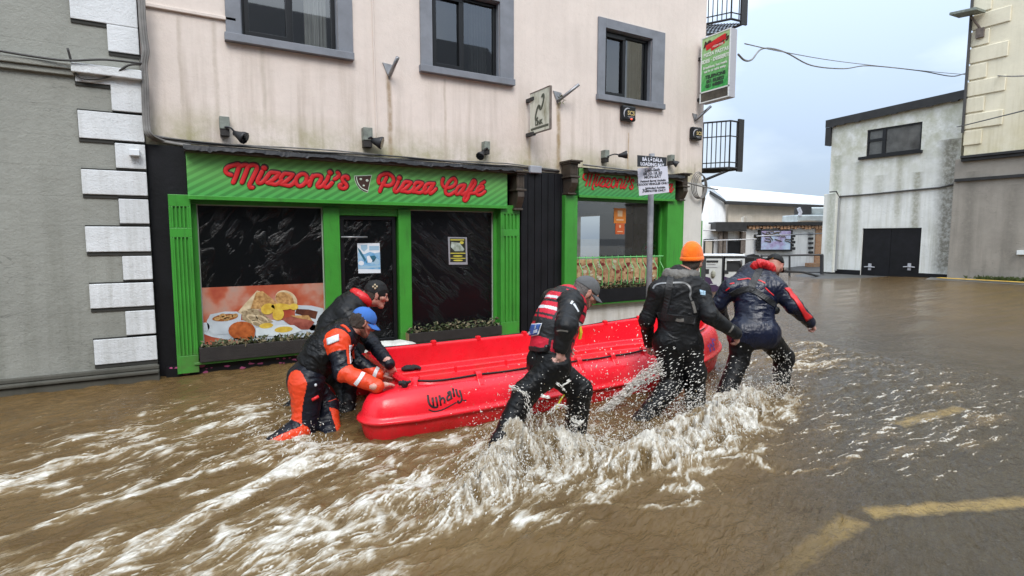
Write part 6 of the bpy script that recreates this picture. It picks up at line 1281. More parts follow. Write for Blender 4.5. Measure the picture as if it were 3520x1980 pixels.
def cap(name, c, fw, up, mat, par, sc=1.0, brim=True, tilt=0.0):
    fw = nrm(fw); up = nrm(up-fw*np.dot(up, fw)); sd = np.cross(fw, up); f = Fig(); R = np.stack([sd, fw, up]); g = lambda a, b, e: c+(fw*a+sd*b+up*e)*sc
    f.ell(g(-0.012, 0, 0.034), R, v3(0.087, 0.110, 0.098)*sc, 'm', 0.01); f.cut(g(0, 0, 0.022), -up+fw*(-0.10))
    f.ell(g(-0.012, 0, 0.133), R, v3(0.009, 0.009, 0.005)*sc, 'm', 0.004)
    o = fig_object(name, f, 0.006, {'m': mat}, par, 0.004, seed=5)
    if brim:
        w = MB(); n, m_ = 16, 6; vs_ = []
        for lay in (0, 1):
            for j in range(m_+1):
                for i in range(n+1):
                    a = -1.25+2.5*i/n; r0x, r0y = 0.082*math.sin(a), 0.090*math.cos(a); ext = 0.082*math.cos(a*0.72)**0.8*(j/m_)
                    x = r0x*(1+0.05*j/m_); y = r0y+ext; z = 0.030-0.030*(x/0.08)**2*0.9-0.26*ext-0.5*ext*ext*3-0.006*lay
                    vs_.append(tuple(g(y-0.008, x, z)))
        k = (m_+1)*(n+1)
        for lay in (0, 1):
            for j in range(m_):
                for i in range(n): w.f.append(tuple(lay*k+q for q in (j*(n+1)+i, j*(n+1)+i+1, (j+1)*(n+1)+i+1, (j+1)*(n+1)+i))); w.m.append(0)
        for i in range(n): a = m_*(n+1)+i; w.f.append((a, a+1, k+a+1, k+a)); w.m.append(0)
        w.v = vs_; w.build('brim', mat, o, smooth=True)
    return o
def beanie(c, fw, up, mat, par, sc=1.0, tall=1.0, cuff=True):
    fw = nrm(fw); up = nrm(up-fw*np.dot(up, fw)); sd = np.cross(fw, up); f = Fig(); R = np.stack([sd, fw, up]); g = lambda a, b, e: c+(fw*a+sd*b+up*e)*sc
    f.ell(g(-0.016, 0, 0.034), R, v3(0.089, 0.112, 0.110*tall)*sc, 'm', 0.02)
    if tall > 1: f.ell(g(-0.035, 0, 0.085), R, v3(0.064, 0.078, 0.075)*sc, 'm', 0.05)
    f.cut(g(0, 0, 0.004), -up+fw*(-0.16))
    o = fig_object('beanie', f, 0.005, {'m': mat}, par, 0.006, seed=3)
    if cuff:
        w = MB(); P = [g(-0.016+0.113*math.cos(a), 0.091*math.sin(a), 0.022+0.016*math.cos(a)) for a in np.linspace(0, 2*math.pi, 40)]; w.tube(P, 0.007*sc, 8, (up, 2.6)); 
        for q in range(2): Q = [g(-0.016+(0.111-0.012*q)*math.cos(a), (0.0885-0.01*q)*math.sin(a), 0.058+0.035*q+0.016*math.cos(a)) for a in np.linspace(0, 2*math.pi, 40)]; w.tube(Q, 0.004*sc, 5)
        w.build('cuff', mat, o, smooth=True)
    return o
def hair(c, fw, up, mat, par, sc=1.0, low=-0.075, back=0.02):
    fw = nrm(fw); up = nrm(up-fw*np.dot(up, fw)); sd = np.cross(fw, up); f = Fig(); R = np.stack([sd, fw, up]); g = lambda a, b, e: c+(fw*a+sd*b+up*e)*sc
    f.ell(g(-0.018, 0, 0.015), R, v3(0.083, 0.100, 0.100)*sc, 'm', 0.02); f.ell(g(-0.055, 0, -0.045), R, v3(0.062, 0.055, 0.05)*sc, 'm', 0.03); f.cut(g(back, 0, 0), fw+up*0.35); f.cut(g(0, 0, 0.075), up)
    return fig_object('hair', f, 0.005, {'m': mat}, par, 0.012, seed=9)
def finish(root_name, label, J, ground):
    return thing(root_name, label, 'person', (J['pel'][0], J['pel'][1], ground))
def JJ(**k): return {a: at(*v) for a, v in k.items()}
def ctag(A, fw, who_tags=None): return A
ZG = -0.45
# ---------------------------------------------------------------- the man in the grey cap with a search and rescue vest
J = JJ(pel=(1886, 1238, 4.35), nb=(1962, 1024, 4.45), hd=(2014, 1006, 4.42), Rs=(1962, 1046, 4.28), Re=(1946, 1122, 4.12), Rw=(1929, 1190, 4.16), Rk=(1806, 1352, 4.25), Ra=(1716, 1530, 4.12), Lk=(1992, 1342, 4.48), La=(1978, 1486, 4.58))
f3 = nrm(v3(0.93, 0.12, -0.10)); s3 = v3(0.05, 1, 0); J['Ls'] = J['Rs']+s3*0.37+v3(0.05, 0, -0.01); J['Rh'] = J['pel']-s3*0.085+v3(0, 0, -0.03); J['Lh'] = J['pel']+s3*0.085+v3(0, 0, -0.03)
J['Le'] = J['Ls']+v3(0.10, 0.10, -0.25); J['Lw'] = J['Le']+v3(0.16, 0.06, -0.16); J['mid'] = lerp(J['pel'], J['nb'], 0.5)-v3(0.05, 0, -0.02)
man3 = finish('person', 'person in a grey cap and red and black rescue vest wading beside the boat', J, ZG)
f = Fig(); torso(f, J, f3, 'trouser', 'jacket', 0.92, 0.95); arm(f, J['Rs'], J['Re'], J['Rw'], 'sleeve', 'sleeve', 1.22); arm(f, J['Ls'], J['Le'], J['Lw'], 'sleeve', 'sleeve')
leg(f, J['Rh'], J['Rk'], J['Ra'], 'trouser', 'trouser', 1.08, v3(-0.02, 0, -0.2)); leg(f, J['Lh'], J['Lk'], to_ground(J['Lk'], J['La']), 'trouser', 'trouser', 1.15, v3(0.18, 0.02, -0.03))
fw = nrm(v3(0.83, -0.22, -0.52)); up = nrm(v3(0.50, -0.10, 0.85)); head(f, J['hd'], fw, up, 1.0, 'beard'); f.cone(J['nb'], J['hd']-up*0.06-fw*0.02, 0.066, 0.060, 'skin', 0.03)
f.cone(J['nb']-nrm(J['hd']-J['nb'])*0.02, J['nb']+nrm(J['hd']-J['nb'])*0.045, 0.085, 0.080, 'collar', 0.02)
hand(f, J['Rw'], v3(-0.02, 0.03, -1), v3(-0.25, 0.9, 0.1), 1, (0.55, 0.6, 0.65, 0.7), 1.05, 0.05, 0.4, 'skin2'); hand(f, J['Lw'], v3(0.6, 0.2, -0.7), v3(0.1, -0.5, -0.5), 1, 0.5, 1.0, 0.1, 0.4, 'skin2')
o3 = fig_object('body', f, 0.0068, dict(jacket=m_blk, trouser=m_blkw, sleeve=m_blk2, cuff=m_blk, collar=m_blk, boot=m_boot, skin=m_skin, skin2=m_skin2, beard=m_stub, brow=m_hair, **SK), man3, 0.0085, ('skin', 'skin2', 'lip', 'eye', 'iris', 'brow', 'beard', 'cuff', 'collar'), None, 3.1, {'trouser': 1.1})
cap('cap', J['hd'], fw, up, m_cap_g, man3, 1.0); hair(J['hd'], fw, up, m_hairg, man3, 0.97)
fv = Fig(); pel, nb, mid = J['pel'], J['nb'], J['mid']; ax_ = nrm(nb-pel); lowp = lerp(pel, mid, 0.15)
fv.cone(lowp, mid, 0.185, 0.190, 'vest', 0.05, (f3, 0.80)); fv.cone(mid, lerp(mid, nb, 0.62), 0.190, 0.190, 'vest', 0.05, (f3, 0.80)); fv.cone(lerp(mid, nb, 0.62), nb-ax_*0.05, 0.165, 0.12, 'vest', 0.06, (f3, 0.9))
fv.cut(lerp(pel, nb, 0.06), -ax_)
def vest_rule(P, tg, t, who, fig):
    h = (P-pel)@ax_/np.linalg.norm(nb-pel); sdv = nrm(np.cross(f3, ax_)); u = (P-mid)@sdv; fr = (P-mid)@f3; out = tg.copy(); out[:] = 'black'; au = np.abs(u); back = fr < 0.02
    red = np.zeros(len(P), bool)
    for a, b in ((0.10, 0.255), (0.53, 0.565), (0.60, 0.685), (0.72, 0.80), (0.84, 0.97)): red |= (h > a) & (h < b)
    red &= (au < 0.155) & ~((au > 0.105) & (au < 0.125)); red |= (~back) & (np.modf(h*7+0.3)[0] < 0.68); red &= (h > 0.08)
    red |= (h > 0.30) & (h < 0.46) & (u < -0.06) & (u > -0.15); out[red] = 'red'; wh = (((h > 0.675) & (h < 0.725)) | ((h > 0.86) & (h < 0.90))) & (au < 0.15); wh |= (~back) & (h > 0.60) & (h < 0.64); out[wh] = 'white'; out[(h < 0.10)] = 'black'; return out
ov3 = fig_object('rescue_vest', fv, 0.006, dict(black=m_web, red=m_redv, white=m_refl), man3, 0.006, rule=vest_rule, seed=1)
cs = Cast([o3, ov3])
b1 = reg(1660, 930, 3.622)
lb3 = cs.patch('back_label', b1([(578, 668), (524, 842)]), b1([(745, 655), (700, 805)]), m_refl, ov3, 8, 8, 0.006); cs.patch('back_label', b1([(590, 680), (545, 825)]), b1([(735, 668), (690, 792)]), m_lab, ov3, 8, 8, 0.010)
p0, n0 = cs.near(*b1([(640, 745)])[0]); xa = cs.near(*b1([(700, 728)])[0])[0]-cs.near(*b1([(580, 758)])[0])[0]; ya = nrm(np.cross(n0, nrm(xa)))
if ya[2] < 0: ya = -ya
text_mesh('SEARCH\nAND RESCUE', 0.034, frame(p0+nrm(n0)*0.014, xa, ya), m_refl, 'label_text', ov3, 0.001, 0, 0.0008)
cs.strap('sleeve_logo', b1([(1130, 415), (1165, 470), (1190, 515)]), 0.018, m_refl, man3, 0.003); cs.strap('sleeve_logo', b1([(1095, 392), (1120, 405)]), 0.034, m_refl, man3, 0.003)
cs.strap('cuff_band', b1([(920, 752), (980, 745), (1060, 760)]), 0.012, m_hood, man3, 0.003)
for q in (([(560, 960), (680, 985), (800, 975)], 0.03), ([(700, 480), (690, 560), (680, 640)], 0.012)): cs.strap('strap', b1(q[0]), q[1], m_web, ov3, 0.008)
w = MB(); p, nn = cs.near(*b1([(800, 968)])[0]); w.ball(p+nn*0.01, 0.025, 0.018, 0.03); w.build('buckle', m_frame, ov3)
w = MB(); p, nn = cs.near(*reg(1650, 1180, 3.622)([(1050, 640)])[0]); q_ = at(1912, 1405, 4.15); w.tube(catmull([p, lerp(p, q_, 0.5)+v3(0, 0, 0.01), q_], 4), 0.007, 6); w.build('yellow_cord', M_('yellow_cord', (0.55, 0.50, 0.03), 0.5), ov3)
w = MB(); p, nn = cs.near(*b1([(1245, 790)])[0]); p = p if p is not None else at(2003, 1148, 4.4); w.tube([p+v3(0.01, 0, 0.05), p+v3(0.015, -0.01, 0), p+v3(0.01, 0, -0.05)], 0.013, 6); w.build('yellow_toggle', M_('yellow_toggle', (0.65, 0.55, 0.03), 0.5), ov3)

# ---------------------------------------------------------------- the man in the orange hat
J = JJ(pel=(2330, 1165, 5.42), nb=(2340, 946, 5.42), hd=(2380, 902, 5.43), Rs=(2404, 1000, 5.36), Re=(2440, 1084, 5.22), Rw=(2528, 1146, 5.30), Ls=(2264, 1000, 5.38), Le=(2222, 1100, 5.45), Lw=(2232, 1182, 5.72), Rk=(2388, 1282, 5.40), Ra=(2390, 1396, 5.45), Lk=(2308, 1322, 5.45), La=(2212, 1440, 5.12))
f4 = nrm(v3(0.72, 0.69, -0.12)); s4 = nrm(J['Ls']-J['Rs']); s4[2] = 0; s4 = nrm(s4); J['Rh'] = J['pel']-s4*0.095+v3(0, 0, -0.04); J['Lh'] = J['pel']+s4*0.095+v3(0, 0, -0.04); J['mid'] = lerp(J['pel'], J['nb'], 0.45)-f4*0.02
man4 = finish('person', 'person in an orange knitted hat and black drysuit holding the grab line', J, ZG)
f = Fig(); torso(f, J, f4, 'trouser', 'jacket', 1.10, 1.08); arm(f, J['Rs'], J['Re'], J['Rw'], 'sleeve', 'sleeve', 1.18); arm(f, J['Ls'], J['Le'], J['Lw'], 'sleeve', 'sleeve', 1.08)
leg(f, J['Rh'], J['Rk'], to_ground(J['Rk'], J['Ra']), 'trouser', 'trouser', 1.2, v3(0.14, 0.12, -0.03)); leg(f, J['Lh'], J['Lk'], J['La']+v3(-0.03, 0, -0.02), 'trouser', 'trouser', 1.18, v3(-0.12, -0.06, -0.12))
fw = nrm(v3(0.93, 0.30, -0.12)); up = nrm(v3(0.16, 0.05, 1)); head(f, J['hd'], fw, up, 1.06, 'beard'); f.cone(J['nb'], J['hd']-up*0.06-fw*0.03, 0.070, 0.066, 'skin', 0.03)
hand(f, J['Rw'], v3(0.40, 0.05, -0.8), v3(-0.35, 0.8, -0.1), 1, (0.6, 0.75, 0.85, 0.9), 1.05, 0.06, 0.5); hand(f, J['Lw'], v3(0.05, 0.20, -1), v3(0.7, -0.5, -0.1), 1, (1.15, 1.2, 1.2, 1.2), 1.0, 0.04, 0.7)
o4 = fig_object('body', f, 0.007, dict(jacket=m_blk2, trouser=m_blkw, sleeve=m_blk2, cuff=m_blk, boot=m_boot, skin=m_skin, beard=m_stubg, brow=m_hairg, **SK), man4, 0.0085, ('skin', 'lip', 'eye', 'iris', 'brow', 'beard', 'cuff'), None, 7.7, {'trouser': 1.1})
beanie(J['hd']+up*0.012, fw, nrm(up-fw*0.12), m_hat, man4, 1.12, 1.14); hair(J['hd'], fw, up, m_hair, man4, 1.0)
fh = Fig(); nb = J['nb']                                        # hood thrown back in a roll round the neck
for a in np.linspace(-2.5, 2.5, 12):
    fh.cone(nb+v3(0, 0, 0.018)+(-f4*math.cos(a)*0.105+s4*math.sin(a)*0.125)+v3(0, 0, -0.03+0.02*(1-math.cos(a))), nb+v3(0, 0, 0.018)+(-f4*math.cos(a+0.42)*0.105+s4*math.sin(a+0.42)*0.125)+v3(0, 0, -0.03+0.02*(1-math.cos(a+0.42))), 0.034+0.014*math.cos(a/2), 0.034+0.014*math.cos(a/2), 'm', 0.03)
oh4 = fig_object('hood', fh, 0.007, {'m': m_hood}, man4, 0.014, seed=2)
cs = Cast([o4]); b3 = reg(2200, 840, 4.5275)
cs.strap('shoulder_strap', b3([(485, 490), (455, 620), (430, 800), (400, 1000), (365, 1140)]), 0.062, m_web, man4, 0.010)
cs.strap('zip', b3([(205, 690), (235, 640), (300, 615), (400, 605), (520, 600), (640, 595), (720, 610), (775, 670), (790, 740), (775, 800), (800, 870)]), 0.018, m_zip, man4, 0.006)
cs.strap('zip_pull', b3([(808, 890), (830, 960), (855, 1070)]), 0.028, m_hood, man4, 0.010)
cs.strap('waist_belt', b3([(270, 1110), (400, 1135), (560, 1150), (700, 1170), (850, 1185)]), 0.075, m_web, man4, 0.010)
cs.patch('sleeve_badge', b3([(925, 705), (940, 785)]), b3([(1015, 730), (1015, 800)]), M_('pale_blue_badge', (0.34, 0.50, 0.62), 0.5, var=0.6, var_scale=60), man4, 6, 6, 0.004)
cs.strap('wrist_tab', b3([(1385, 1370), (1430, 1310), (1450, 1270)]), 0.02, m_hood, man4, 0.005); cs.strap('sleeve_seam', b3([(560, 1165), (600, 1178), (680, 1175)]), 0.03, m_hood, man4, 0.012)

# ---------------------------------------------------------------- the man in the navy jacket
J = JJ(pel=(2590, 1132, 6.0), nb=(2600, 930, 6.22), hd=(2664, 914, 6.24), Rs=(2668, 990, 6.05), Re=(2730, 1054, 5.95), Rw=(2784, 1108, 6.05), Ls=(2510, 992, 6.12), Le=(2468, 1046, 6.18), Lw=(2488, 1100, 6.35), Rk=(2696, 1230, 6.2), Ra=(2680, 1330, 6.2), Lk=(2540, 1238, 6.0), La=(2506, 1322, 5.9))
f5 = nrm(v3(0.72, 0.62, -0.35)); s5 = nrm(J['Ls']-J['Rs']); s5[2] = 0; s5 = nrm(s5); J['Rh'] = J['pel']-s5*0.10+v3(0.02, 0, -0.05); J['Lh'] = J['pel']+s5*0.10+v3(-0.02, 0, -0.05); J['mid'] = lerp(J['pel'], J['nb'], 0.48)-f5*0.02
man5 = finish('person', 'person in a wet navy jacket with red collar striding ahead of the boat', J, ZG)
f = Fig(); torso(f, J, f5, 'trouser', 'jacket', 1.12, 1.10); arm(f, J['Rs'], J['Re'], J['Rw'], 'sleeve', 'sleeve', 1.25); arm(f, J['Ls'], J['Le'], J['Lw'], 'sleeve', 'sleeve', 1.25)
f.cone(lerp(J['pel'], J['mid'], -0.1)+s5*0.1, lerp(J['pel'], J['mid'], -0.1)-s5*0.1, 0.17, 0.17, 'jacket', 0.04, (f5, 0.9))
leg(f, J['Rh'], J['Rk'], to_ground(J['Rk'], J['Ra']), 'trouser', 'trouser', 1.18, v3(0.16, 0.10, -0.03)); leg(f, J['Lh'], J['Lk'], to_ground(J['Lk'], J['La']), 'trouser', 'trouser', 1.2, v3(0.10, 0.08, -0.05))
fw = nrm(v3(0.80, 0.20, -0.45)); up = nrm(v3(0.42, 0.16, 0.9)); head(f, J['hd'], fw, up, 1.0, 'beard'); f.cone(J['nb'], J['hd']-up*0.05-fw*0.03, 0.075, 0.064, 'skin', 0.03)
hand(f, J['Rw'], v3(0.52, -0.12, -0.55), v3(-0.35, 0.55, -0.5), 1, (0.95, 1.05, 1.1, 1.1), 1.08, 0.03, 0.5, 'skin2'); hand(f, J['Lw'], v3(0.3, 0.4, -0.8), v3(0.3, -0.5, 0), 1, 0.7)
def navy_rule(P, tg, t, who, fig):
    out = tg.copy(); e, w_, s_ = J['Re'], J['Rw'], J['Rs']
    return out
o5 = fig_object('body', f, 0.0072, dict(jacket=m_navy, trouser=m_blkw, sleeve=m_navy, cuff=m_cap_k, boot=m_boot, skin=m_skin, skin2=m_skin2, beard=m_stub, brow=m_hair, **SK), man5, 0.0085, ('skin', 'skin2', 'lip', 'eye', 'iris', 'brow', 'beard', 'cuff'), None, 4.4, {'trouser': 0.8})
cap('cap', J['hd'], fw, up, m_cap_k, man5, 1.02)
fh = Fig(); nc5 = at(2628, 922, 6.14)
pc = catmull([at(2590, 934, 6.16), at(2595, 917, 6.10), at(2611, 907, 6.06), at(2631, 909, 6.06), at(2646, 919, 6.08), at(2655, 935, 6.12)], 3)
for i in range(len(pc)-1): fh.cone(pc[i], pc[i+1], 0.036-0.0005*i, 0.036-0.0005*i, 'm', 0.03)
oc5 = fig_object('collar', fh, 0.007, {'m': m_redc}, man5, 0.016, seed=8)
cs = Cast([o5]); b5 = reg(2450, 860, 4.5275)
for q in ([(385, 462), (470, 455), (560, 440), (600, 468)], [(655, 462), (740, 475), (815, 515)], [(268, 527), (335, 515)], [(205, 628), (262, 585)], [(815, 585), (880, 650), (945, 705)]): cs.strap('red_piping', b5(q), 0.014, m_redc, man5, 0.006)
cs.strap('harness_strap', b5([(735, 290), (690, 380), (640, 480), (600, 580), (575, 610)]), 0.072, m_web, man5, 0.012); cs.strap('harness_strap', b5([(285, 690), (380, 640), (480, 610), (575, 605), (680, 650), (780, 720), (880, 790), (960, 850)]), 0.062, m_web, man5, 0.013)
cs.patch('sleeve_stripe', b5([(1110, 592), (1175, 660), (1210, 730), (1280, 800), (1340, 900), (1390, 1000), (1450, 1105)]), b5([(1190, 585), (1260, 640), (1320, 760), (1385, 850), (1440, 950), (1510, 1010), (1550, 1050)]), m_redc, man5, 6, 18, 0.006, 0.2)
w = MB(); p, nn = cs.near(*b5([(985, 935)])[0]); p = p if p is not None else at(2667, 1066, 6.0); w.ball(p, 0.05, 0.04, 0.045); w.build('buckle', m_frame, man5)
w = MB(); cs2 = Cast([c for c in man5.children if c.name.startswith('cap')]); cs2.strap('cap_stitching', b5([(860, 165), (900, 145), (942, 122)]), 0.010, M_('ochre_thread', (0.45, 0.26, 0.03), 0.6), man5, 0.004)

# ---------------------------------------------------------------- the man in the blue cap, pushing at the stern
J = JJ(pel=(1050, 1298, 4.88), nb=(1200, 1138, 5.0), hd=(1250, 1108, 4.98), Rs=(1160, 1176, 4.80), Re=(1178, 1280, 4.72), Rw=(1288, 1328, 4.86), Rk=(1050, 1462, 4.78), Ra=(955, 1520, 4.62), Lk=(1122, 1390, 5.05), La=(1134, 1482, 4.86))
f1 = nrm(v3(0.72, 0.0, -0.66)); s1 = v3(0.0, 1, 0); J['Ls'] = J['Rs']+v3(0.10, 0.38, 0.0); J['Rh'] = J['pel']-s1*0.09+v3(0, 0, -0.02); J['Lh'] = J['pel']+s1*0.09+v3(0, 0, -0.02); J['mid'] = lerp(J['pel'], J['nb'], 0.5)-f1*0.05
J['Lw'] = at(1340, 1300, 5.02); J['Le'] = lerp(J['Ls'], J['Lw'], 0.5)+v3(-0.03, 0.05, -0.09)
_a, _n = cast(BV, 1316, 1344); _b, _nb = cast(BV, 1364, 1326); J['Rw'] = _a+_n*0.060-nrm(_b-_a)*0.06; dR1 = (_b+_nb*0.030)-J['Rw']; nR1 = -nrm(_n+_nb); _c, _m2 = cast(BV, 1352, 1302); J['Lw'] = _c+_m2*0.04+v3(-0.10, 0.03, 0.02); J['Le'] = lerp(J['Ls'], J['Lw'], 0.5)+v3(-0.03, 0.05, -0.06)
man1 = finish('person', 'person in a blue cap and orange and navy suit pushing the boat at its stern', J, ZG)
f = Fig(); torso(f, J, f1, 'suit', 'suit', 1.04, 1.0); arm(f, J['Rs'], J['Re'], J['Rw'], 'uarm', 'farm', 1.15); arm(f, J['Ls'], J['Le'], J['Lw'], 'luarm', 'lfarm', 1.15)
leg(f, J['Rh'], J['Rk'], J['Ra'], 'rthigh', 'rshin', 1.2, v3(-0.17, -0.04, -0.03)); leg(f, J['Lh'], J['Lk'], to_ground(J['Lk'], J['La']), 'suit', 'lshin', 1.15, v3(0.15, 0, -0.03))
fw = nrm(v3(0.86, -0.10, -0.45)); up = nrm(v3(0.45, 0, 0.88)); head(f, J['hd'], fw, up, 1.0, 'beard'); f.cone(J['nb'], J['hd']-up*0.06-fw*0.03, 0.072, 0.062, 'skin', 0.03)
hand(f, J['Rw'], dR1, nR1, 1, (0.10, 0.12, 0.14, 0.18), 1.18, 0.12, 0.15, 'skin2'); hand(f, J['Lw'], v3(0.95, 0.05, -0.12), v3(-0.05, 0, -1), -1, 0.15, 1.0, 0.1, 0.15, 'skin2')
def suit_rule(P, tg, t, who, fig):
    out = tg.copy(); out[np.isin(tg, ('luarm',))] = 'suit'; m = tg == 'uarm'; out[m] = np.where(t[m] < 0.36, 'orange', 'suit'); m = tg == 'farm'; out[m] = 'orange'
    m = tg == 'lfarm'; d = P[m]-lerp(J['Le'], J['Lw'], 0.5); out[m] = np.where((d@v3(0, -0.3, -1) > 0.012), 'orange', 'suit')
    m = np.isin(tg, ('rthigh', 'rshin')); a = J['Rh']; b = J['Rk']; out[m] = np.where(((P[m]-a)@nrm(v3(-1, -0.42, 0.0)) > (b-a)@nrm(v3(-1, -0.42, 0))*t[m]+0.085), 'orange', 'suit')
    m = tg == 'rshin'; out[m] = np.where((P[m]-lerp(J['Rk'], J['Ra'], 0.5))@v3(0.2, -0.75, -0.6) > 0.02, 'orange', 'suit')
    m = tg == 'lshin'; out[m] = np.where((P[m]-J['Lk'])@v3(1, 0.1, 0) > -0.02, 'orange', 'suit'); out[(tg == 'lshin') & (t < 0.12)] = 'suit'; return out
o1 = fig_object('body', f, 0.007, dict(suit=m_navy2, orange=m_orange, cuff=m_cap_k, boot=m_boot, skin=m_skin, skin2=m_skin2, beard=m_stub, brow=m_hair, **SK), man1, 0.010, ('skin', 'skin2', 'lip', 'eye', 'iris', 'brow', 'beard', 'cuff'), suit_rule, 2.2)
cap('cap', J['hd'], fw, up, m_cap_b, man1, 1.02); hair(J['hd'], fw, up, m_hair, man1, 1.04, back=-0.005)
fv = Fig(); pel, nb, mid = J['pel'], J['nb'], J['mid']; ax_ = nrm(nb-pel)
fv.cone(lerp(pel, mid, 0.35), mid, 0.182, 0.190, 'v', 0.05, (f1, 0.80)); fv.cone(mid, lerp(mid, nb, 0.6), 0.190, 0.180, 'v', 0.05, (f1, 0.80)); fv.cone(lerp(mid, nb, 0.6), nb-ax_*0.02, 0.150, 0.115, 'v', 0.06, (f1, 0.9)); fv.cut(lerp(pel, nb, 0.16), -ax_)
ov1 = fig_object('buoyancy_vest', fv, 0.007, {'v': m_blkw}, man1, 0.016, seed=6)
fc = Fig()
for a in np.linspace(-2.6, 2.6, 12): fc.cone(nb+ax_*0.03+(-f1*math.cos(a)*0.072+s1*math.sin(a)*0.078), nb+ax_*0.03+(-f1*math.cos(a+0.45)*0.072+s1*math.sin(a+0.45)*0.078), 0.028, 0.028, 'm', 0.02)
fig_object('collar', fc, 0.006, {'m': m_blk2}, man1, 0.006, seed=4)
cs = Cast([o1]); csa = Cast([o1, ov1]); b2, b7 = reg(950, 930, 4.0244), reg(940, 1180, 3.813)
cs.patch('shoulder_reflector', b2([(700, 945), (712, 1032)]), b2([(862, 885), (866, 970)]), m_refl, man1, 8, 6, 0.005)
cs.patch('sleeve_reflector', b2([(1000, 1035), (1005, 1180), (1012, 1300)]), b2([(1035, 1030), (1035, 1160), (1062, 1255)]), m_refl, man1, 3, 14, 0.005); cs.strap('sleeve_trim', b2([(970, 1030), (985, 1150), (1000, 1300)]), 0.022, m_orange, man1, 0.006); cs.strap('sleeve_trim', b2([(1055, 1030), (1060, 1120), (1070, 1220)]), 0.02, m_orange, man1, 0.006)
cs.strap('forearm_reflector', b7([(1180, 385), (1140, 460), (1075, 540)]), 0.035, m_refl, man1, 0.006); cs.strap('forearm_reflector', b7([(1370, 320), (1340, 380), (1320, 440)]), 0.035, m_refl, man1, 0.006)
csa.strap('shoulder_strap', b2([(905, 760), (960, 790), (1010, 850)]), 0.028, m_orange, man1, 0.008)
w = MB(); p, nn = csa.near(*b7([(535, 718)])[0]); w.tube([p+nn*0.012+v3(-0.025, 0, -0.012), p+nn*0.016+v3(0.03, 0, 0.014)], 0.014, 8); w.build('red_toggle', m_redc, man1, smooth=True)
w = MB(); p, nn = csa.near(*b7([(550, 545)])[0]); w.ball(p+nn*0.006, 0.012, 0.009, 0.013); w.build('buckle', m_refl, man1)

# ---------------------------------------------------------------- the man in the black hat behind him
J = JJ(pel=(1098, 1232, 5.55), nb=(1236, 1030, 5.62), hd=(1296, 1014, 5.62), Rs=(1190, 1078, 5.45), Re=(1278, 1178, 5.32), Rw=(1338, 1262, 5.36), Rk=(1190, 1330, 5.5), Ra=(1192, 1412, 5.4))
f2 = nrm(v3(0.78, 0.0, -0.60)); s2_ = v3(0, 1, 0); J['Ls'] = J['Rs']+v3(0.10, 0.37, 0.02); J['Rh'] = J['pel']-s2_*0.09; J['Lh'] = J['pel']+s2_*0.09; J['mid'] = lerp(J['pel'], J['nb'], 0.5)-f2*0.07
J['Lw'] = v3(1.72, 5.75, 0.42); J['Le'] = lerp(J['Ls'], J['Lw'], 0.5)+v3(-0.02, 0.06, -0.05); J['Lk'] = J['Lh']+v3(-0.12, 0.02, -0.40); J['La'] = J['Lk']+v3(-0.32, 0.0, -0.26)
_a, _n = cast(BV, 1352, 1287); J['Rw'] = _a+v3(-0.05, -0.03, 0.115); dR2 = _a-J['Rw']
man2 = finish('person', 'person in a black beanie and black jacket leaning on the far corner of the stern', J, ZG)
f = Fig(); torso(f, J, f2, 'trouser', 'jacket', 1.10, 1.05); arm(f, J['Rs'], J['Re'], J['Rw'], 'jacket', 'fore', 1.05); arm(f, J['Ls'], J['Le'], J['Lw'], 'jacket', 'fore')
leg(f, J['Rh'], J['Rk'], to_ground(J['Rk'], J['Ra']), 'trouser', 'trouser', 1.1, v3(0.15, 0, -0.03)); leg(f, J['Lh'], J['Lk'], J['La'], 'trouser', 'trouser', 1.1, v3(-0.15, 0, -0.03))
fw = nrm(v3(0.93, -0.22, -0.22)); up = nrm(v3(0.22, 0, 0.97)); head(f, J['hd'], fw, up, 1.04, 'skin'); f.cone(J['nb'], J['hd']-up*0.06-fw*0.03, 0.075, 0.066, 'skin', 0.03)
hand(f, J['Rw'], dR2, v3(0.3, 0.8, 0.1), -1, (0.25, 0.25, 0.3, 0.35), 1.05, 0.08, 0.3, 'skin2'); hand(f, J['Lw'], v3(0.5, 0, -0.6), v3(-0.3, 0, -0.7), -1, 0.4, 1.0, 0.1, 0.3, 'skin2')
o2 = fig_object('body', f, 0.0075, dict(jacket=m_blk2, trouser=m_blkw, fore=m_navy2, cuff=m_blk, boot=m_boot, skin=m_skin, skin2=m_skin2, beard=m_skin, brow=m_hair, **SK), man2, 0.010, ('skin', 'skin2', 'lip', 'eye', 'iris', 'brow', 'cuff'), None, 5.9)
beanie(J['hd'], fw, up, m_cap_k, man2, 1.04, 1.0, False); hair(J['hd'], fw, up, m_hair, man2, 0.98)
fc = Fig(); nb = J['nb']; cd = nrm(J['hd']-nb)
for a in np.linspace(-2.5, 2.5, 12): fc.cone(nb+cd*0.025+v3(0, 0, 0.01)+(-f2*math.cos(a)*0.088+s2_*math.sin(a)*0.10), nb+cd*0.025+v3(0, 0, 0.01)+(-f2*math.cos(a+0.45)*0.088+s2_*math.sin(a+0.45)*0.10), 0.040, 0.040, 'm', 0.03)
fig_object('collar', fc, 0.007, {'m': m_redc}, man2, 0.008, seed=4)
cs = Cast([c for c in man2.children if c.name.startswith('beanie')]); p, nn = cs.near(*b2([(1365, 230)])[0])
if p is not None:
    w = MB(); u = nrm(np.cross(nn, v3(0, 0, 1))); v_ = np.cross(u, nn)
    for a, b_ in ((0, 0.022), (-0.018, 0.004), (0.018, 0.004), (0, -0.014)): w.ball(p+nn*0.004+u*a+v_*b_, 0.010, 0.008, 0.012)
    w.build('hat_badge', M_('brass_badge', (0.5, 0.40, 0.26), 0.4, var=0.4, var_scale=60), man2, smooth=True)
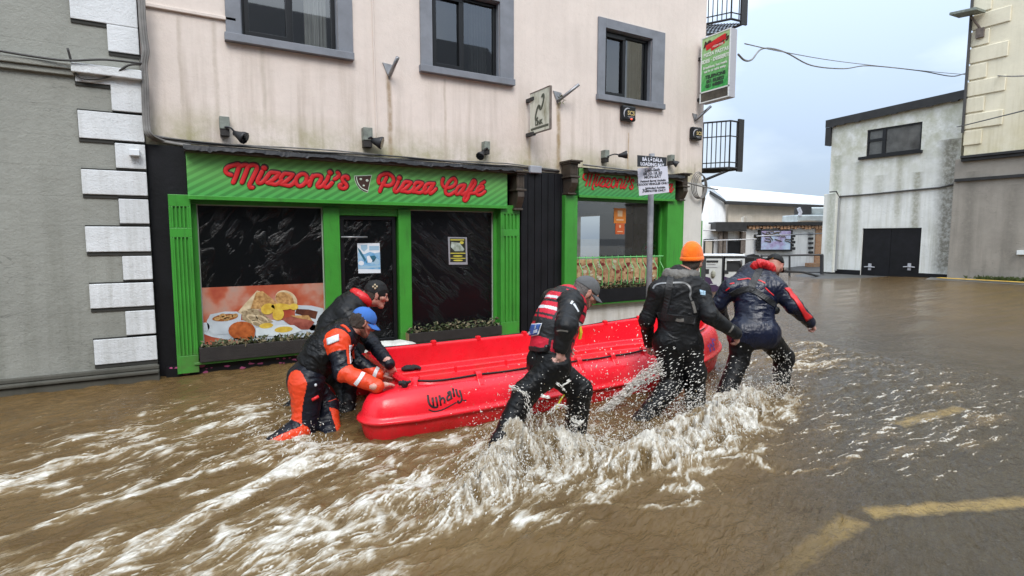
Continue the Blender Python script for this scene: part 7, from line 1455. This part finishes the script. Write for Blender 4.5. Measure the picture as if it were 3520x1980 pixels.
# ================================================================ road bed and flood water
def shore(X, Y): return (X-3.0)*0.55+(1.9-Y)*0.84
def ground_z(X, Y): return -0.46+0.385*sstep(-0.9, 0.45, shore(X, Y))
def axis(lo, a, b, step, hi, g=1.13):
    mid = list(np.arange(a, b, step)); l, s, x = [], step, a
    while x > lo: s *= g; x -= s; l.append(x)
    r, s, x = [], step, mid[-1]
    while x < hi: s *= g; x += s; r.append(x)
    return np.array(l[::-1]+mid+r)
def grid_mesh(name, X, Y, Z, mat, attrs=None, smooth=True):
    nx, ny = X.shape; me = bpy.data.meshes.new(name); V = np.stack([X, Y, Z], -1).reshape(-1, 3)
    i = np.arange(nx*ny).reshape(nx, ny); q = np.stack([i[:-1, :-1], i[1:, :-1], i[1:, 1:], i[:-1, 1:]], -1).reshape(-1, 4)
    me.vertices.add(len(V)); me.vertices.foreach_set('co', V.ravel().astype(np.float32)); me.loops.add(q.size); me.loops.foreach_set('vertex_index', q.ravel().astype(np.int32))
    me.polygons.add(len(q)); me.polygons.foreach_set('loop_start', np.arange(0, q.size, 4, dtype=np.int32)); me.polygons.foreach_set('loop_total', np.full(len(q), 4, np.int32)); me.update(calc_edges=True)
    for k, a in (attrs or {}).items():
        at_ = me.attributes.new(k, 'FLOAT', 'POINT'); at_.data.foreach_set('value', a.ravel().astype(np.float32))
    me.materials.append(mat); return link(name, me, None, smooth)
gx_, gy_ = axis(-300, -4, 12, 0.25, 400, 1.3), axis(-300, -4, 12, 0.25, 400, 1.3); GX, GY = np.meshgrid(gx_, gy_, indexing='ij')
m_road = Mat('wet_asphalt', (0.062, 0.060, 0.056), 0.6, var=0.35, var_scale=1.5, bump=0.5, bump_scale=60)
m_road.col = m_road.mix(m_road.col, (0.14, 0.13, 0.11), m_road.ramp(m_road.noise(55, 3, 0.7), [(0.55, 0), (0.75, 0.7)])); m_road = m_road.done()
tag(grid_mesh('road', GX, GY, ground_z(GX, GY), m_road), kind='structure')
def road_line(name, a, b, wd):
    zz = -0.075; A, B = on_z(*a, zz)[:2], on_z(*b, zz)[:2]; L_ = np.linalg.norm(B-A); d = (B-A)/L_; n_ = np.array([-d[1], d[0]])
    u, v = np.meshgrid(np.linspace(-0.04, L_+0.04, 60), np.linspace(-wd*0.75, wd*0.75, 15), indexing='ij'); q_ = v+0.030*fbm(u*5+A[0]*3, v*3, None, 3)*(0.4+0.6*np.abs(v)/wd); PX, PY = A[0]+d[0]*u+n_[0]*q_, A[1]+d[1]*u+n_[1]*q_  # outline wobbled to imitate refraction through rippling water
    ed_ = np.minimum(np.minimum(wd*0.75-np.abs(v), u+0.04), L_+0.04-u)/(wd*0.5)
    return tag(grid_mesh(name, PX, PY, ground_z(PX, PY)+0.006, m_yline2, {'edge': ed_}), kind='structure')
_m = Mat('worn_rippled_yellow_paint', (0.86, 0.66, 0.28), 0.6, var=0.15, var_scale=5); _e = _m.N.new('ShaderNodeAttribute'); _e.attribute_name = 'edge'
_m.col = _m.mix((0.075, 0.068, 0.055), _m.col, _m.ramp(_m.math('ADD', _e.outputs['Fac'], _m.math('MULTIPLY', _m.math('SUBTRACT', _m.noise(9, 5, 0.75), 0.5), 2.0)), [(0.1, 0), (0.95, 1)])); m_yline2 = _m.done()  # worn, soft edge also paints the blur of the water above
road_line('road_marking', (2930, 1786), (2450, 2030), 0.15); road_line('road_marking', (2990, 1766), (3600, 1722), 0.12); road_line('road_marking', (3085, 1462), (3310, 1404), 0.13)

# ---------------------------------------------------------------- the surface: swell, wakes and foam carried along the current
STEP = 0.0115
wx_, wy_ = axis(-250, -2.4, 8.6, STEP, 400, 1.22), axis(-60, 0.3, 8.0, STEP, 400, 1.22)
X, Y = np.meshgrid(wx_, wy_, indexing='ij')
ix0, ix1 = np.searchsorted(wx_, -2.4+1e-6)-1, np.searchsorted(wx_, 8.6-1.5*STEP); iy0, iy1 = np.searchsorted(wy_, 0.3+1e-6)-1, np.searchsorted(wy_, 8.0-1.5*STEP)
sl = (slice(ix0, ix1+1), slice(iy0, iy1+1)); DX, DY = X[sl], Y[sl]
def to_px(X, Y, Z=0.0):
    P = np.stack([X, Y, np.zeros_like(X)+Z-H], -1); z = P@FWD; z = np.where(z < 0.3, np.nan, z); return CX+F*(P@RIGHT)/z, CY-F*(P@UP)/z
U, Vp = to_px(DX, DY); U = np.nan_to_num(U, nan=-9e3); Vp = np.nan_to_num(Vp, nan=9e3)
def blob(cx, cy, rx, ry, s, rot=0.0):
    c, q = math.cos(rot), math.sin(rot); a = (U-cx)*c+(Vp-cy)*q; b = -(U-cx)*q+(Vp-cy)*c; return s*np.exp(-((a/rx)**2+(b/ry)**2))
def line(pts, wd, s):
    P = np.array(catmull([np.array(p, float) for p in pts], 6)) if len(pts) > 2 else np.array(pts, float); best = np.full(U.shape, 1e9)
    jit = 14*noise3(DX*3.1, DY*3.1)
    for a, b in zip(P[:-1], P[1:]):
        d = b-a; t = np.clip(((U-a[0])*d[0]+(Vp+jit-a[1])*d[1])/(d@d+1e-9), 0, 1); best = np.minimum(best, np.hypot(U-a[0]-t*d[0], Vp+jit-a[1]-t*d[1]))
    return s*np.exp(-(best/wd)**2)
env = np.maximum.reduce([blob(2440, 1490, 240, 62, 1.15, -0.25), blob(2260, 1580, 330, 62, 1.1, -0.2), blob(2540, 1410, 130, 70, 1.1), blob(1800, 1590, 190, 110, 1.15), blob(1660, 1710, 170, 75, 1.05, -0.5), blob(1980, 1560, 160, 85, 1.1), blob(1420, 1650, 160, 42, 0.75, -0.2), blob(2080, 1660, 230, 60, 0.7, -0.15),
     blob(2360, 1680, 120, 20, 0.8, -0.1), blob(2700, 1420, 60, 50, 0.8), blob(850, 1430, 90, 60, 0.62), blob(960, 1520, 110, 40, 0.6), blob(1150, 1560, 130, 45, 0.75), blob(1080, 1470, 60, 40, 0.5), blob(3090, 1560, 130, 24, 0.42, -0.25), blob(3380, 1440, 120, 34, 0.40), blob(3260, 1340, 70, 18, 0.4), blob(3010, 1490, 90, 22, 0.35), blob(3350, 1520, 150, 24, 0.38, -0.25), blob(2860, 1470, 90, 30, 0.35),
     blob(1100, 1900, 460, 120, 0.72, -0.3), blob(1500, 1830, 200, 60, 0.55, -0.3), blob(250, 1940, 260, 60, 0.6, -0.3), blob(1900, 1790, 200, 50, 0.42, -0.1), blob(2850, 1088, 150, 20, 1.15, -0.22), blob(2690, 1140, 130, 18, 1.05, -0.25), blob(2830, 1178, 90, 15, 1.05), blob(2780, 1250, 120, 40, 0.5), blob(2740, 1230, 90, 30, 0.4)])
env = np.maximum.reduce([env, line([(1010, 1596), (940, 1643), (800, 1720), (640, 1800), (460, 1900), (300, 1990)], 30, 0.80), line([(1330, 1722), (1150, 1768), (1000, 1820), (850, 1890), (740, 1990)], 38, 0.85), line([(1010, 1590), (880, 1590), (760, 1604), (610, 1632)], 13, 0.8), line([(820, 1452), (640, 1490), (480, 1525), (330, 1565), (120, 1640), (-40, 1690)], 20, 0.5),
     line([(-20, 1668), (70, 1650), (150, 1636)], 20, 0.85), line([(150, 1702), (210, 1690), (280, 1668)], 11, 0.8), line([(1020, 1505), (1075, 1530), (1085, 1570), (1040, 1605), (960, 1615)], 22, 0.9), line([(1180, 1560), (1300, 1535), (1450, 1530), (1560, 1492), (1720, 1448)], 15, 0.68), line([(2060, 1720), (2200, 1660), (2340, 1640), (2480, 1585), (2620, 1545)], 12, 0.7), line([(2330, 1660), (2560, 1590), (2760, 1620), (2960, 1570)], 9, 0.5),
     line([(120, 1560), (330, 1500), (560, 1450), (760, 1420)], 9, 0.45), line([(620, 1700), (880, 1640), (1120, 1600), (1400, 1600)], 12, 0.55), line([(1650, 1330+300), (1900, 1680), (2100, 1730), (2420, 1740)], 9, 0.5), line([(1300, 1730), (1480, 1690), (1640, 1730)], 26, 0.85), line([(0, 1860), (180, 1800), (420, 1720), (620, 1660)], 13, 0.5)])
def bump_w(px, py, r0, r1, h_, rot=0.0, z=0.0):
    c = on_z(px, py, z); a = (DX-c[0])*math.cos(rot)+(DY-c[1])*math.sin(rot); b = -(DX-c[0])*math.sin(rot)+(DY-c[1])*math.cos(rot); return h_*np.exp(-(a/r0)**2-(b/r1)**2)
mound = bump_w(1800, 1590, 0.34, 0.22, 0.23, 0.4)+bump_w(1640, 1700, 0.36, 0.15, 0.13, 0.5)+bump_w(1960, 1560, 0.24, 0.18, 0.13)+bump_w(2450, 1470, 0.50, 0.24, 0.16, 0.1)+bump_w(2260, 1560, 0.45, 0.22, 0.12, 0.2)+bump_w(2560, 1390, 0.28, 0.22, 0.14)+bump_w(2700, 1350, 0.2, 0.2, 0.07)
mound_lo = bump_w(1060, 1580, 0.16, 0.1, 0.06, 0.6)+bump_w(2850, 1092, 0.8, 0.16, 0.12, 0.25)+bump_w(2820, 1182, 0.5, 0.12, 0.06, 0.2)+bump_w(1330, 1730, 0.3, 0.09, 0.05, 0.2)+bump_w(940, 1650, 0.35, 0.07, 0.04, 0.7)-bump_w(1020, 1560, 0.16, 0.08, 0.04)-bump_w(2680, 1600, 0.5, 0.12, 0.05)+bump_w(2520, 1590, 0.5, 0.05, 0.05, -0.35)
SH = shore(DX, DY); left = sstep(2600, 900, U)
env = np.minimum(env, 0.80+0.45*sstep(0.03, 0.10, mound))*0.93; env = np.clip(env+0.10+0.20*left*sstep(1350, 1600, Vp)*(0.6+0.8*fbm(DX*0.9, DY*0.9, None, 2)), 0, 1.2)
# current: away down the street, bent by eddies; foam is drawn out along it
psi_x = fbm(DX*0.8+3, DY*0.8, None, 2); e = 0.02
ps = lambda a, b: 0.22*fbm(a*0.9, b*0.9, None, 2)+0.070*fbm(a*3.0+9, b*3.0, None, 2)
VX = -0.90+(ps(DX, DY+e)-ps(DX, DY-e))/(2*e)*0.85; VY = -0.40-(ps(DX+e, DY)-ps(DX-e, DY))/(2*e)*0.85
rt_ = sstep(2500, 2800, U); VX, VY = VX*(1-rt_)+rt_*(-1.0+0.22*(VX+0.9)), VY*(1-rt_)+rt_*(0.04+0.22*(VY+0.4)); sp = np.hypot(VX, VY)+1e-6; VX, VY = VX/sp, VY/sp
GXm, GYm = np.gradient(mound, STEP); gm = np.hypot(GXm, GYm)+1e-6; wk_ = sstep(0.02, 0.10, mound)*sstep(0.05, 0.3, gm)*0.85   # water thrown up runs back down the sides
VX, VY = VX*(1-wk_)-GXm/gm*wk_, VY*(1-wk_)-GYm/gm*wk_; sp = np.hypot(VX, VY)+1e-6; VX, VY = VX/sp, VY/sp
NX, NY = DX.shape
def lic(src, n, h=1.0):
    I, J_ = np.meshgrid(np.arange(NX, dtype=np.float32), np.arange(NY, dtype=np.float32), indexing='ij'); acc = src.copy(); ws = 1.0
    for sgn in (1, -1):
        a, b = I.copy(), J_.copy()
        for k in range(n):
            i, j = np.clip(a, 0, NX-1).astype(np.int32), np.clip(b, 0, NY-1).astype(np.int32); a += sgn*h*VX[i, j]; b += sgn*h*VY[i, j]
            i, j = np.clip(a, 0, NX-1).astype(np.int32), np.clip(b, 0, NY-1).astype(np.int32); wk = 0.5+0.5*math.cos(math.pi*k/n); acc += wk*src[i, j]
            if sgn == 1: ws += 2*wk
    return acc/ws
def rank(a):
    h_, ed = np.histogram(a, 512); c = np.cumsum(h_)/a.size; return np.interp(a, ed[1:], c)
fine = rank(lic(RNG.normal(size=DX.shape).astype(np.float32), 9)); g1 = noise3(DX*16, DY*16)+0.7*noise3(DX*34+5, DY*34); mid = rank(lic(g1.astype(np.float32), 13)); g2 = noise3(DX*5+2, DY*5)+0.8*noise3(DX*9+7, DY*9); big = rank(lic(g2.astype(np.float32), 15, 1.5))
wq = 0.10*np.stack([fbm(DX*4, DY*4, None, 3), fbm(DX*4+40, DY*4, None, 3)])
rid = lambda k, o: 1-np.abs(noise3((s0_*0.62+wq[0])*k+o, (n0_+wq[1])*k))*2.4
s0_, n0_ = DX*-0.914+DY*-0.406, DX*0.406+DY*-0.914
web = rank(lic(np.maximum(rid(6, 31), rid(12, 7)*0.9).astype(np.float32), 5))                  # lacy rims of the foam
lace = np.maximum(sstep(0.62, 0.95, rid(4.5, 3)), np.maximum(0.85*sstep(0.6, 0.95, rid(9, 17)), 0.7*sstep(0.55, 0.95, rid(18, 51)))); lace = lic(lace.astype(np.float32), 4)
F0 = rank(0.42*fine+0.46*mid+0.26*big+0.46*web)
th = 1.12-0.90*env; foam = sstep(th-0.16, th+0.40, F0)*sstep(0.08, 0.3, env)*(0.72+0.5*(fine-0.5)); fl_env = np.maximum.reduce([blob(500, 1560, 560, 170, 0.95, -0.2), blob(1150, 1640, 420, 110, 0.8), blob(1000, 1850, 760, 150, 1.25, -0.2), blob(1600, 1780, 330, 90, 0.8), blob(3120, 1460, 480, 170, 1.5, -0.1), blob(3150, 1550, 250, 50, 1.1, -0.2), blob(2300, 1700, 350, 50, 0.6), blob(2860, 1250, 360, 170, 1.0), blob(2700, 1350, 160, 120, 1.2), blob(900, 1420, 200, 70, 0.7)])
dash = sstep(0.90, 1.0, 0.55*mid+0.45*fine+0.16*fl_env+0.10*(big-0.5))*sstep(0.1, 0.6, fl_env+0.5*(big-0.5))
foam = np.clip(np.maximum(np.maximum(foam, dash*0.85), lace*sstep(0.22, 0.62, np.maximum(env, 0.62*fl_env*sstep(2750, 2500, U))+0.5*(big-0.5))*0.95*(1-0.75*sstep(2600, 2900, U)*sstep(1230, 1330, Vp))), 0, 1)
aer = np.clip(env*1.1-0.25+0.35*(big-0.5), 0, 1)
# heights
s_, n_ = DX*-0.914+DY*-0.406, DX*0.406+DY*-0.914
sw = 0.020*fbm(s_*1.3, n_*2.2, None, 3)+0.016*(big-0.5)+0.011*noise3(s_*5, n_*9)+0.0065*noise3(s_*11+4, n_*19)+0.003*noise3(s_*21+4, n_*34)+0.012*(mid-0.5)*np.clip(env*2, 0.3, 1)
calm = 1-0.25*sstep(-0.2, 0.8, SH)+0.8*np.exp(-((U-2900)/420)**2-((Vp-1250)/200)**2)
chop = 0.45*(mid-0.5)+0.25*(fine-0.5)+0.8*(web-0.5)
tall = sstep(0.03, 0.16, mound); z = sw*calm+mound*(0.85+0.55*(mid-0.5)+0.5*(big-0.5)+0.30*(web-0.5)+0.25*(fine-0.5))+mound_lo*(0.9+0.5*(big-0.5))+foam*0.003+lace*0.006*np.clip(env*1.3, 0, 1)+chop*(0.010+0.035*tall)*np.clip(env*1.4, 0.25, 1)
z = z*np.clip(sstep(-2.4, -1.9, DX)+0.0, 0.3, 1)
Zw = 0.012*fbm(X*0.9, Y*1.3, None, 2)+0.006*noise3(X*3.1, Y*4.1); Zw = Zw-0.19*sstep(10.5, 16, Y)*sstep(18, 26, X)
foam_a, aer_a, clr_a = np.zeros_like(X), np.zeros_like(X), 0.70*sstep(-0.55, 0.7, shore(X, Y))*sstep(16, 6, X)
ed = np.minimum.reduce([np.arange(NX)[:, None]+0*np.arange(NY)[None], NX-1-np.arange(NX)[:, None]+0*np.arange(NY)[None], np.arange(NY)[None]+0*np.arange(NX)[:, None], NY-1-np.arange(NY)[None]+0*np.arange(NX)[:, None]])
fd = sstep(0, 30, ed); Zw[sl] = Zw[sl]*(1-fd)+z*fd; foam_a[sl] = foam*fd; aer_a[sl] = aer*fd; clr_a[sl] *= (1-np.clip(1.5*aer+foam, 0, 1)*fd)
m_w = Mat('brown_flood_water', (0.1, 0.07, 0.035), 0.1)
def attr(m, k): n = m.N.new('ShaderNodeAttribute'); n.attribute_name = k; return n.outputs['Fac']
af, aa, ac_ = attr(m_w, 'foam'), attr(m_w, 'aer'), attr(m_w, 'clear')
flowco = m_w.mapping((1, 1, 1), (0, 0, -math.atan2(-0.40, -0.90))); fl2 = m_w.mapping((5.0, 20.0, 6.0), co=flowco); fl3 = m_w.mapping((13.0, 48.0, 20.0), co=flowco)
n1 = m_w.noise(1.0, 4, 0.6, fl2, 0.8); n2 = m_w.noise(1.0, 3, 0.65, fl3, 0.6)
brown = m_w.ramp(m_w.noise(1.2, 4, 0.6), [(0.3, (0.098, 0.058, 0.021)), (0.7, (0.150, 0.094, 0.038))])
brown = m_w.mix(brown, (0.21, 0.145, 0.070), m_w.math('MULTIPLY', aa, m_w.ramp(n1, [(0.3, 0.15), (0.7, 1)])))
brown = m_w.mix(brown, (0.155, 0.118, 0.074), m_w.math('MULTIPLY', ac_, 0.7, True))  # grey of the reflected sky painted into the base colour of the shallows
ff = m_w.rng(m_w.math('ADD', af, m_w.math('MULTIPLY', m_w.math('SUBTRACT', n2, 0.5), 0.95)), 0.20, 1.0)
m_w.col = m_w.mix(brown, m_w.mix((0.34, 0.26, 0.15), (0.70, 0.67, 0.60), m_w.ramp(ff, [(0.3, 0), (0.95, 1)])), ff)
m_w.lk(m_w.rng(ff, 0, 1, 0.07, 0.55), m_w.b.inputs['Roughness']); m_w.b.inputs['IOR'].default_value = 1.33
rip = m_w.noise(1.0, 4, 0.6, m_w.mapping((9, 17, 9), co=flowco), 0.5)
bn = m_w.N.new('ShaderNodeBump'); bn.inputs['Strength'].default_value = 0.9; bn.inputs['Distance'].default_value = 0.034; m_w.lk(m_w.math('ADD', rip, m_w.math('MULTIPLY', n2, 0.4)), bn.inputs['Height']); m_w.lk(bn.outputs[0], m_w.b.inputs['Normal'])
m_w.lk(m_w.col, m_w.b.inputs['Base Color'])
tr_ = m_w.N.new('ShaderNodeBsdfTransparent'); tr_.inputs['Color'].default_value = (0.93, 0.87, 0.74, 1); gl_ = m_w.N.new('ShaderNodeBsdfGlossy'); gl_.inputs['Roughness'].default_value = 0.05; m_w.lk(bn.outputs[0], gl_.inputs['Normal'])
fr_ = m_w.N.new('ShaderNodeFresnel'); fr_.inputs['IOR'].default_value = 1.33; m_w.lk(bn.outputs[0], fr_.inputs['Normal'])
mA = m_w.N.new('ShaderNodeMixShader'); m_w.lk(fr_.outputs[0], mA.inputs[0]); m_w.lk(tr_.outputs[0], mA.inputs[1]); m_w.lk(gl_.outputs[0], mA.inputs[2])
mB = m_w.N.new('ShaderNodeMixShader'); m_w.lk(ac_, mB.inputs[0]); m_w.lk(m_w.b.outputs[0], mB.inputs[1]); m_w.lk(mA.outputs[0], mB.inputs[2]); m_w.lk(mB.outputs[0], m_w.N['Material Output'].inputs['Surface'])
tag(grid_mesh('water', X, Y, Zw, m_w.m, {'foam': foam_a, 'aer': aer_a, 'clear': clr_a}), kind='structure')
def water_z(x, y):
    i, j = np.clip(np.searchsorted(wx_, x), 0, len(wx_)-1), np.clip(np.searchsorted(wy_, y), 0, len(wy_)-1); return Zw[i, j]

# ---------------------------------------------------------------- spray: drops and torn strings of water
m_drop = Mat('splash_water', (0.66, 0.63, 0.57), 0.25, spec=0.6); 
m_drop = m_drop.done(); m_tan = M_('silty_splash_water', (0.33, 0.255, 0.15), 0.25, spec=0.6)
class Spray:
    def __init__(s): s.P = []; s.D = []; s.R = []; s.L = []; s.M = []
    def add(s, p, d, r, l, m):
        s.P.append(p); s.D.append(d); s.R.append(r); s.L.append(l); s.M.append(m)
    def burst(s, c, v, n, spread, tmax, r=(0.002, 0.006), st=(1.5, 5), jit=0.05, tan=0.25, along=None):
        c, v = np.asarray(c, float), np.asarray(v, float); p0 = c+RNG.normal(size=(n, 3))*jit
        if along is not None: p0 = p0+np.asarray(along, float)*RNG.uniform(-1, 1, size=(n, 1))
        sd_ = spread*np.linalg.norm(v); vel = v+RNG.normal(size=(n, 3))*np.array([sd_, sd_, sd_*0.7]); tau = RNG.uniform(0, 1, size=(n, 1))**0.8*tmax
        p = p0+vel*tau+np.array([0, 0, -4.9])*tau**2; w_ = vel+np.array([0, 0, -9.8])*tau; w_ /= np.linalg.norm(w_, axis=1)[:, None]
        ok = p[:, 2] > water_z(p[:, 0], p[:, 1])-0.01; p, w_ = p[ok], w_[ok]; k = len(p); rr_ = RNG.uniform(*r, size=k)*RNG.choice([0.5, 0.7, 1, 1.4], size=k)
        s.add(p, w_, rr_, rr_*RNG.uniform(*st, size=k), (RNG.uniform(size=k) < tan).astype(int))
    def veil(s, box, t, n, d, r=(0.002, 0.005), st=(1.2, 4), tj=0.08, jd=0.25, tan=0.05, dens=None):
        x = RNG.uniform(box[0], box[2], n); y = RNG.uniform(box[1], box[3], n)
        if dens is not None: k = RNG.uniform(size=n) < dens(x, y); x, y = x[k], y[k]
        n = len(x); p = np.array([at(a, b, t+q) for a, b, q in zip(x, y, RNG.uniform(-tj, tj, n))]).reshape(-1, 3); w_ = np.asarray(d, float)+RNG.normal(size=(n, 3))*jd; w_ /= np.linalg.norm(w_, axis=1)[:, None]
        rr_ = RNG.uniform(*r, size=n)*RNG.choice([0.55, 0.75, 1, 1.3], size=n); s.add(p, w_, rr_, rr_*RNG.uniform(*st, size=n), (RNG.uniform(size=n) < tan).astype(int))
    def string(s, pts, r, n, jit):
        P = np.array(catmull([np.asarray(p, float) for p in pts], 8)); k = RNG.uniform(0, len(P)-1.01, n); i = k.astype(int); f_ = (k-i)[:, None]; p = P[i]*(1-f_)+P[i+1]*f_+RNG.normal(size=(n, 3))*jit
        d = P[i+1]-P[i]; d /= np.linalg.norm(d, axis=1)[:, None]; d = d+RNG.normal(size=(n, 3))*0.15; rr_ = RNG.uniform(0.4, 1, n)*r; s.add(p, d/np.linalg.norm(d, axis=1)[:, None], rr_, rr_*RNG.uniform(2, 6, n), np.zeros(n, int))
    def build(s, name, label):
        P, D, R_, L_, M_i = [np.concatenate(a) for a in (s.P, s.D, s.R, s.L, s.M)]; n = len(P); ref = np.where(np.abs(D[:, 2:3]) > 0.9, np.array([[1.0, 0, 0]]), np.array([[0, 0, 1.0]]))
        A = np.cross(D, ref); A /= np.linalg.norm(A, axis=1)[:, None]; B = np.cross(D, A); V = []
        for sgn, k in ((-1, 0), (-0.35, 1), (0.45, 0.9), (1, 0)):
            if k == 0: V.append((P+D*(sgn*L_)[:, None])[:, None])
            else: V.append(np.stack([P+D*(sgn*L_*0.8)[:, None]+(A*math.cos(a)+B*math.sin(a))*(R_*k)[:, None] for a in np.arange(5)*2*math.pi/5+RNG.uniform()], 1))
        V = np.concatenate(V, 1).reshape(-1, 3); f = []
        for q in range(5): f += [(0, 1+(q+1) % 5, 1+q)]
        T = np.array(f); Q = np.array([(1+q, 1+(q+1) % 5, 6+(q+1) % 5, 6+q) for q in range(5)]); T2 = np.array([(11, 6+q, 6+(q+1) % 5) for q in range(5)])
        b = (np.arange(n)*12)[:, None, None]; faces = (b+T).reshape(-1, 3).tolist()+(b+Q).reshape(-1, 4).tolist()+(b+T2).reshape(-1, 3).tolist()
        me = bpy.data.meshes.new(name); me.from_pydata(V.tolist(), [], faces); me.materials.append(m_drop); me.materials.append(m_tan); mi = np.repeat(M_i, 5); me.polygons.foreach_set('material_index', np.concatenate([mi, mi, mi]).astype(np.int32))
        return tag(link(name, me, None, True), label, 'splash', kind='stuff')
W = lambda x, y, z=0.0: on_z(x, y, z)
def low(sp_, c, n, v, along, tmax=0.2, tan=0.3): sp_.burst(W(*c), v, int(n*0.5), 0.30, tmax, (0.0012, 0.0034), (1.5, 5), 0.10, tan, along)
s = Spray()                                                    # round the rescue vest man's legs
low(s, (1850, 1540), 3600, (-0.35, -0.2, 1.7), (0.15, 0.05, 0), 0.34); low(s, (1760, 1600), 5200, (-0.9, -0.55, 1.15), (0.15, 0.06, 0), 0.30, 0.45); low(s, (1650, 1690), 4200, (-0.95, -0.5, 0.8), (0.25, 0.12, 0), 0.26, 0.4); low(s, (1950, 1545), 4000, (0.25, -0.4, 1.5), (0.15, 0.05, 0), 0.30, 0.2); low(s, (1820, 1610), 6000, (-0.2, -0.7, 1.2), (0.22, 0.1, 0), 0.30, 0.35)
s.burst(W(1830, 1520), (-0.2, -0.1, 2.5), 700, 0.22, 0.42, (0.0012, 0.0036), (1, 3.5), 0.10, 0.1, (0.2, 0.05, 0)); s.burst(W(1720, 1570), (-0.7, -0.2, 2.0), 500, 0.25, 0.36, (0.0012, 0.0036), (1, 3.5), 0.08, 0.2, (0.1, 0.05, 0)); s.burst(W(2010, 1500), (0.5, -0.1, 2.2), 600, 0.25, 0.36, (0.0012, 0.0036), (1, 3.5), 0.10, 0.1, (0.1, 0.05, 0))
s.veil((1770, 1180, 2030, 1480), 4.05, 520, (0.3, 0, -1), (0.001, 0.0042), (1, 1.8), 0.06, 0.5, 0, lambda x, y: ((y-1170)/330)**1.3); s.veil((1960, 1110, 2230, 1390), 4.5, 420, (0.5, 0, 0.8), (0.0014, 0.0044), (1, 3.2), 0.25, 0.4, 0, lambda x, y: 0.35+0.65*(y-1110)/260)
s.string([at(1755, 1330, 4.0), at(1800, 1350, 4.02), at(1818, 1400, 4.02), at(1824, 1470, 4.03), at(1830, 1540, 4.05)], 0.0042, 130, 0.012); s.string([at(1752, 1330, 4.0), at(1770, 1334, 4.0), at(1790, 1346, 4.0)], 0.0038, 34, 0.006); s.string([at(1890, 1425, 4.05), at(1915, 1395, 4.05), at(1950, 1400, 4.1)], 0.005, 60, 0.01)
s.string([at(1915, 1318, 4.1), at(1930, 1330, 4.1), at(1942, 1342, 4.1)], 0.005, 18, 0.005); s.string([at(1935, 1328, 4.1), at(1950, 1315, 4.1), at(1960, 1308, 4.12)], 0.005, 20, 0.004); s.string([at(1968, 1440, 4.2), at(1985, 1458, 4.2), at(1998, 1448, 4.2)], 0.006, 40, 0.008); s.string([at(1868, 1362, 4.05), at(1884, 1366, 4.05)], 0.007, 16, 0.005)
s.string([at(1352, 1730, 3.6), at(1366, 1700, 3.6), at(1360, 1685, 3.6), at(1372, 1670, 3.6)], 0.005, 60, 0.004)
s.build('splash', 'white and tan splash thrown up round the rescue vest wearer’s legs')
s = Spray()                                                    # round the orange hat man's legs
low(s, (2230, 1480), 4200, (-0.6, -0.4, 0.9), (0.25, 0.05, 0), 0.24); low(s, (2380, 1430), 4600, (0.0, -0.4, 1.1), (0.25, 0.05, 0), 0.24, 0.2); low(s, (2440, 1510), 4600, (-0.1, -0.5, 0.8), (0.4, 0.05, 0), 0.22, 0.25); low(s, (2140, 1550), 3600, (-0.7, -0.45, 0.7), (0.35, 0.05, 0), 0.22, 0.35)
s.veil((2190, 1190, 2420, 1430), 5.05, 900, (0.93, 0.05, 0.22), (0.0014, 0.0042), (2.5, 7), 0.07, 0.10, 0, lambda x, y: np.clip((y-1160)/190, 0.05, 1)*(0.4+0.6*(x > 2230)))
for k in range(6): s.string([at(2050-k*12, 1425+k*8, 5.3), at(2120, 1365+k*5, 5.35), at(2190, 1300+k*6, 5.35), at(2272, 1240+k*9, 5.3)], 0.0052, 240, 0.016)
s.veil((2010, 1290, 2260, 1440), 5.3, 520, (0.85, 0.1, 0.4), (0.0014, 0.004), (2, 6), 0.2, 0.2, 0.1, lambda x, y: np.clip(1-np.abs((y-1425)+(x-2050)*0.8)/70, 0.08, 1))
s.build('splash', 'pale splash and streaking drops round the orange hat wearer’s legs')
s = Spray()                                                    # round the navy jacket man's legs
low(s, (2530, 1400), 4200, (-0.2, -0.4, 1.2), (0.25, 0.05, 0), 0.24, 0.15); low(s, (2650, 1370), 2600, (0.15, -0.3, 1.1), (0.1, 0.05, 0), 0.22, 0.1); low(s, (2500, 1325), 1300, (-0.5, -0.1, 0.8), (0.1, 0.03, 0), 0.2, 0.2)
s.veil((2490, 1180, 2580, 1340), 5.85, 150, (0.95, 0.1, 0.1), (0.0016, 0.004), (3, 7), 0.05, 0.1, 0, lambda x, y: np.clip((y-1180)/160, 0.05, 1)); s.veil((2650, 1215, 2722, 1350), 6.0, 340, (0.3, 0, -1), (0.002, 0.006), (1, 2.6), 0.06, 0.5, 0, lambda x, y: np.clip((y-1210)/90, 0.1, 1)); s.veil((2600, 1190, 2720, 1230), 5.95, 26, (0.95, 0.1, 0.1), (0.0016, 0.0035), (4, 9), 0.04, 0.1, 0)
s.build('splash', 'foaming splash round the navy jacket wearer’s legs')
s = Spray()                                                    # at the stern
low(s, (1010, 1400), 900, (-0.6, 0.1, 0.8), (0.08, 0.03, 0), 0.2); low(s, (960, 1500), 900, (-0.7, -0.3, 0.5), (0.1, 0.03, 0), 0.18); low(s, (1080, 1545), 1300, (-0.3, -0.5, 0.7), (0.08, 0.04, 0), 0.2, 0.2); low(s, (1170, 1400), 400, (0.2, -0.2, 0.6), (0.05, 0.03, 0), 0.18, 0.1)
s.veil((1140, 1380, 1200, 1420), 5.2, 50, (0, 0, -1), (0.0015, 0.004), (1, 2), 0.1, 0.5, 0); s.build('splash', 'low splash behind the blue cap wearer’s legs at the stern')
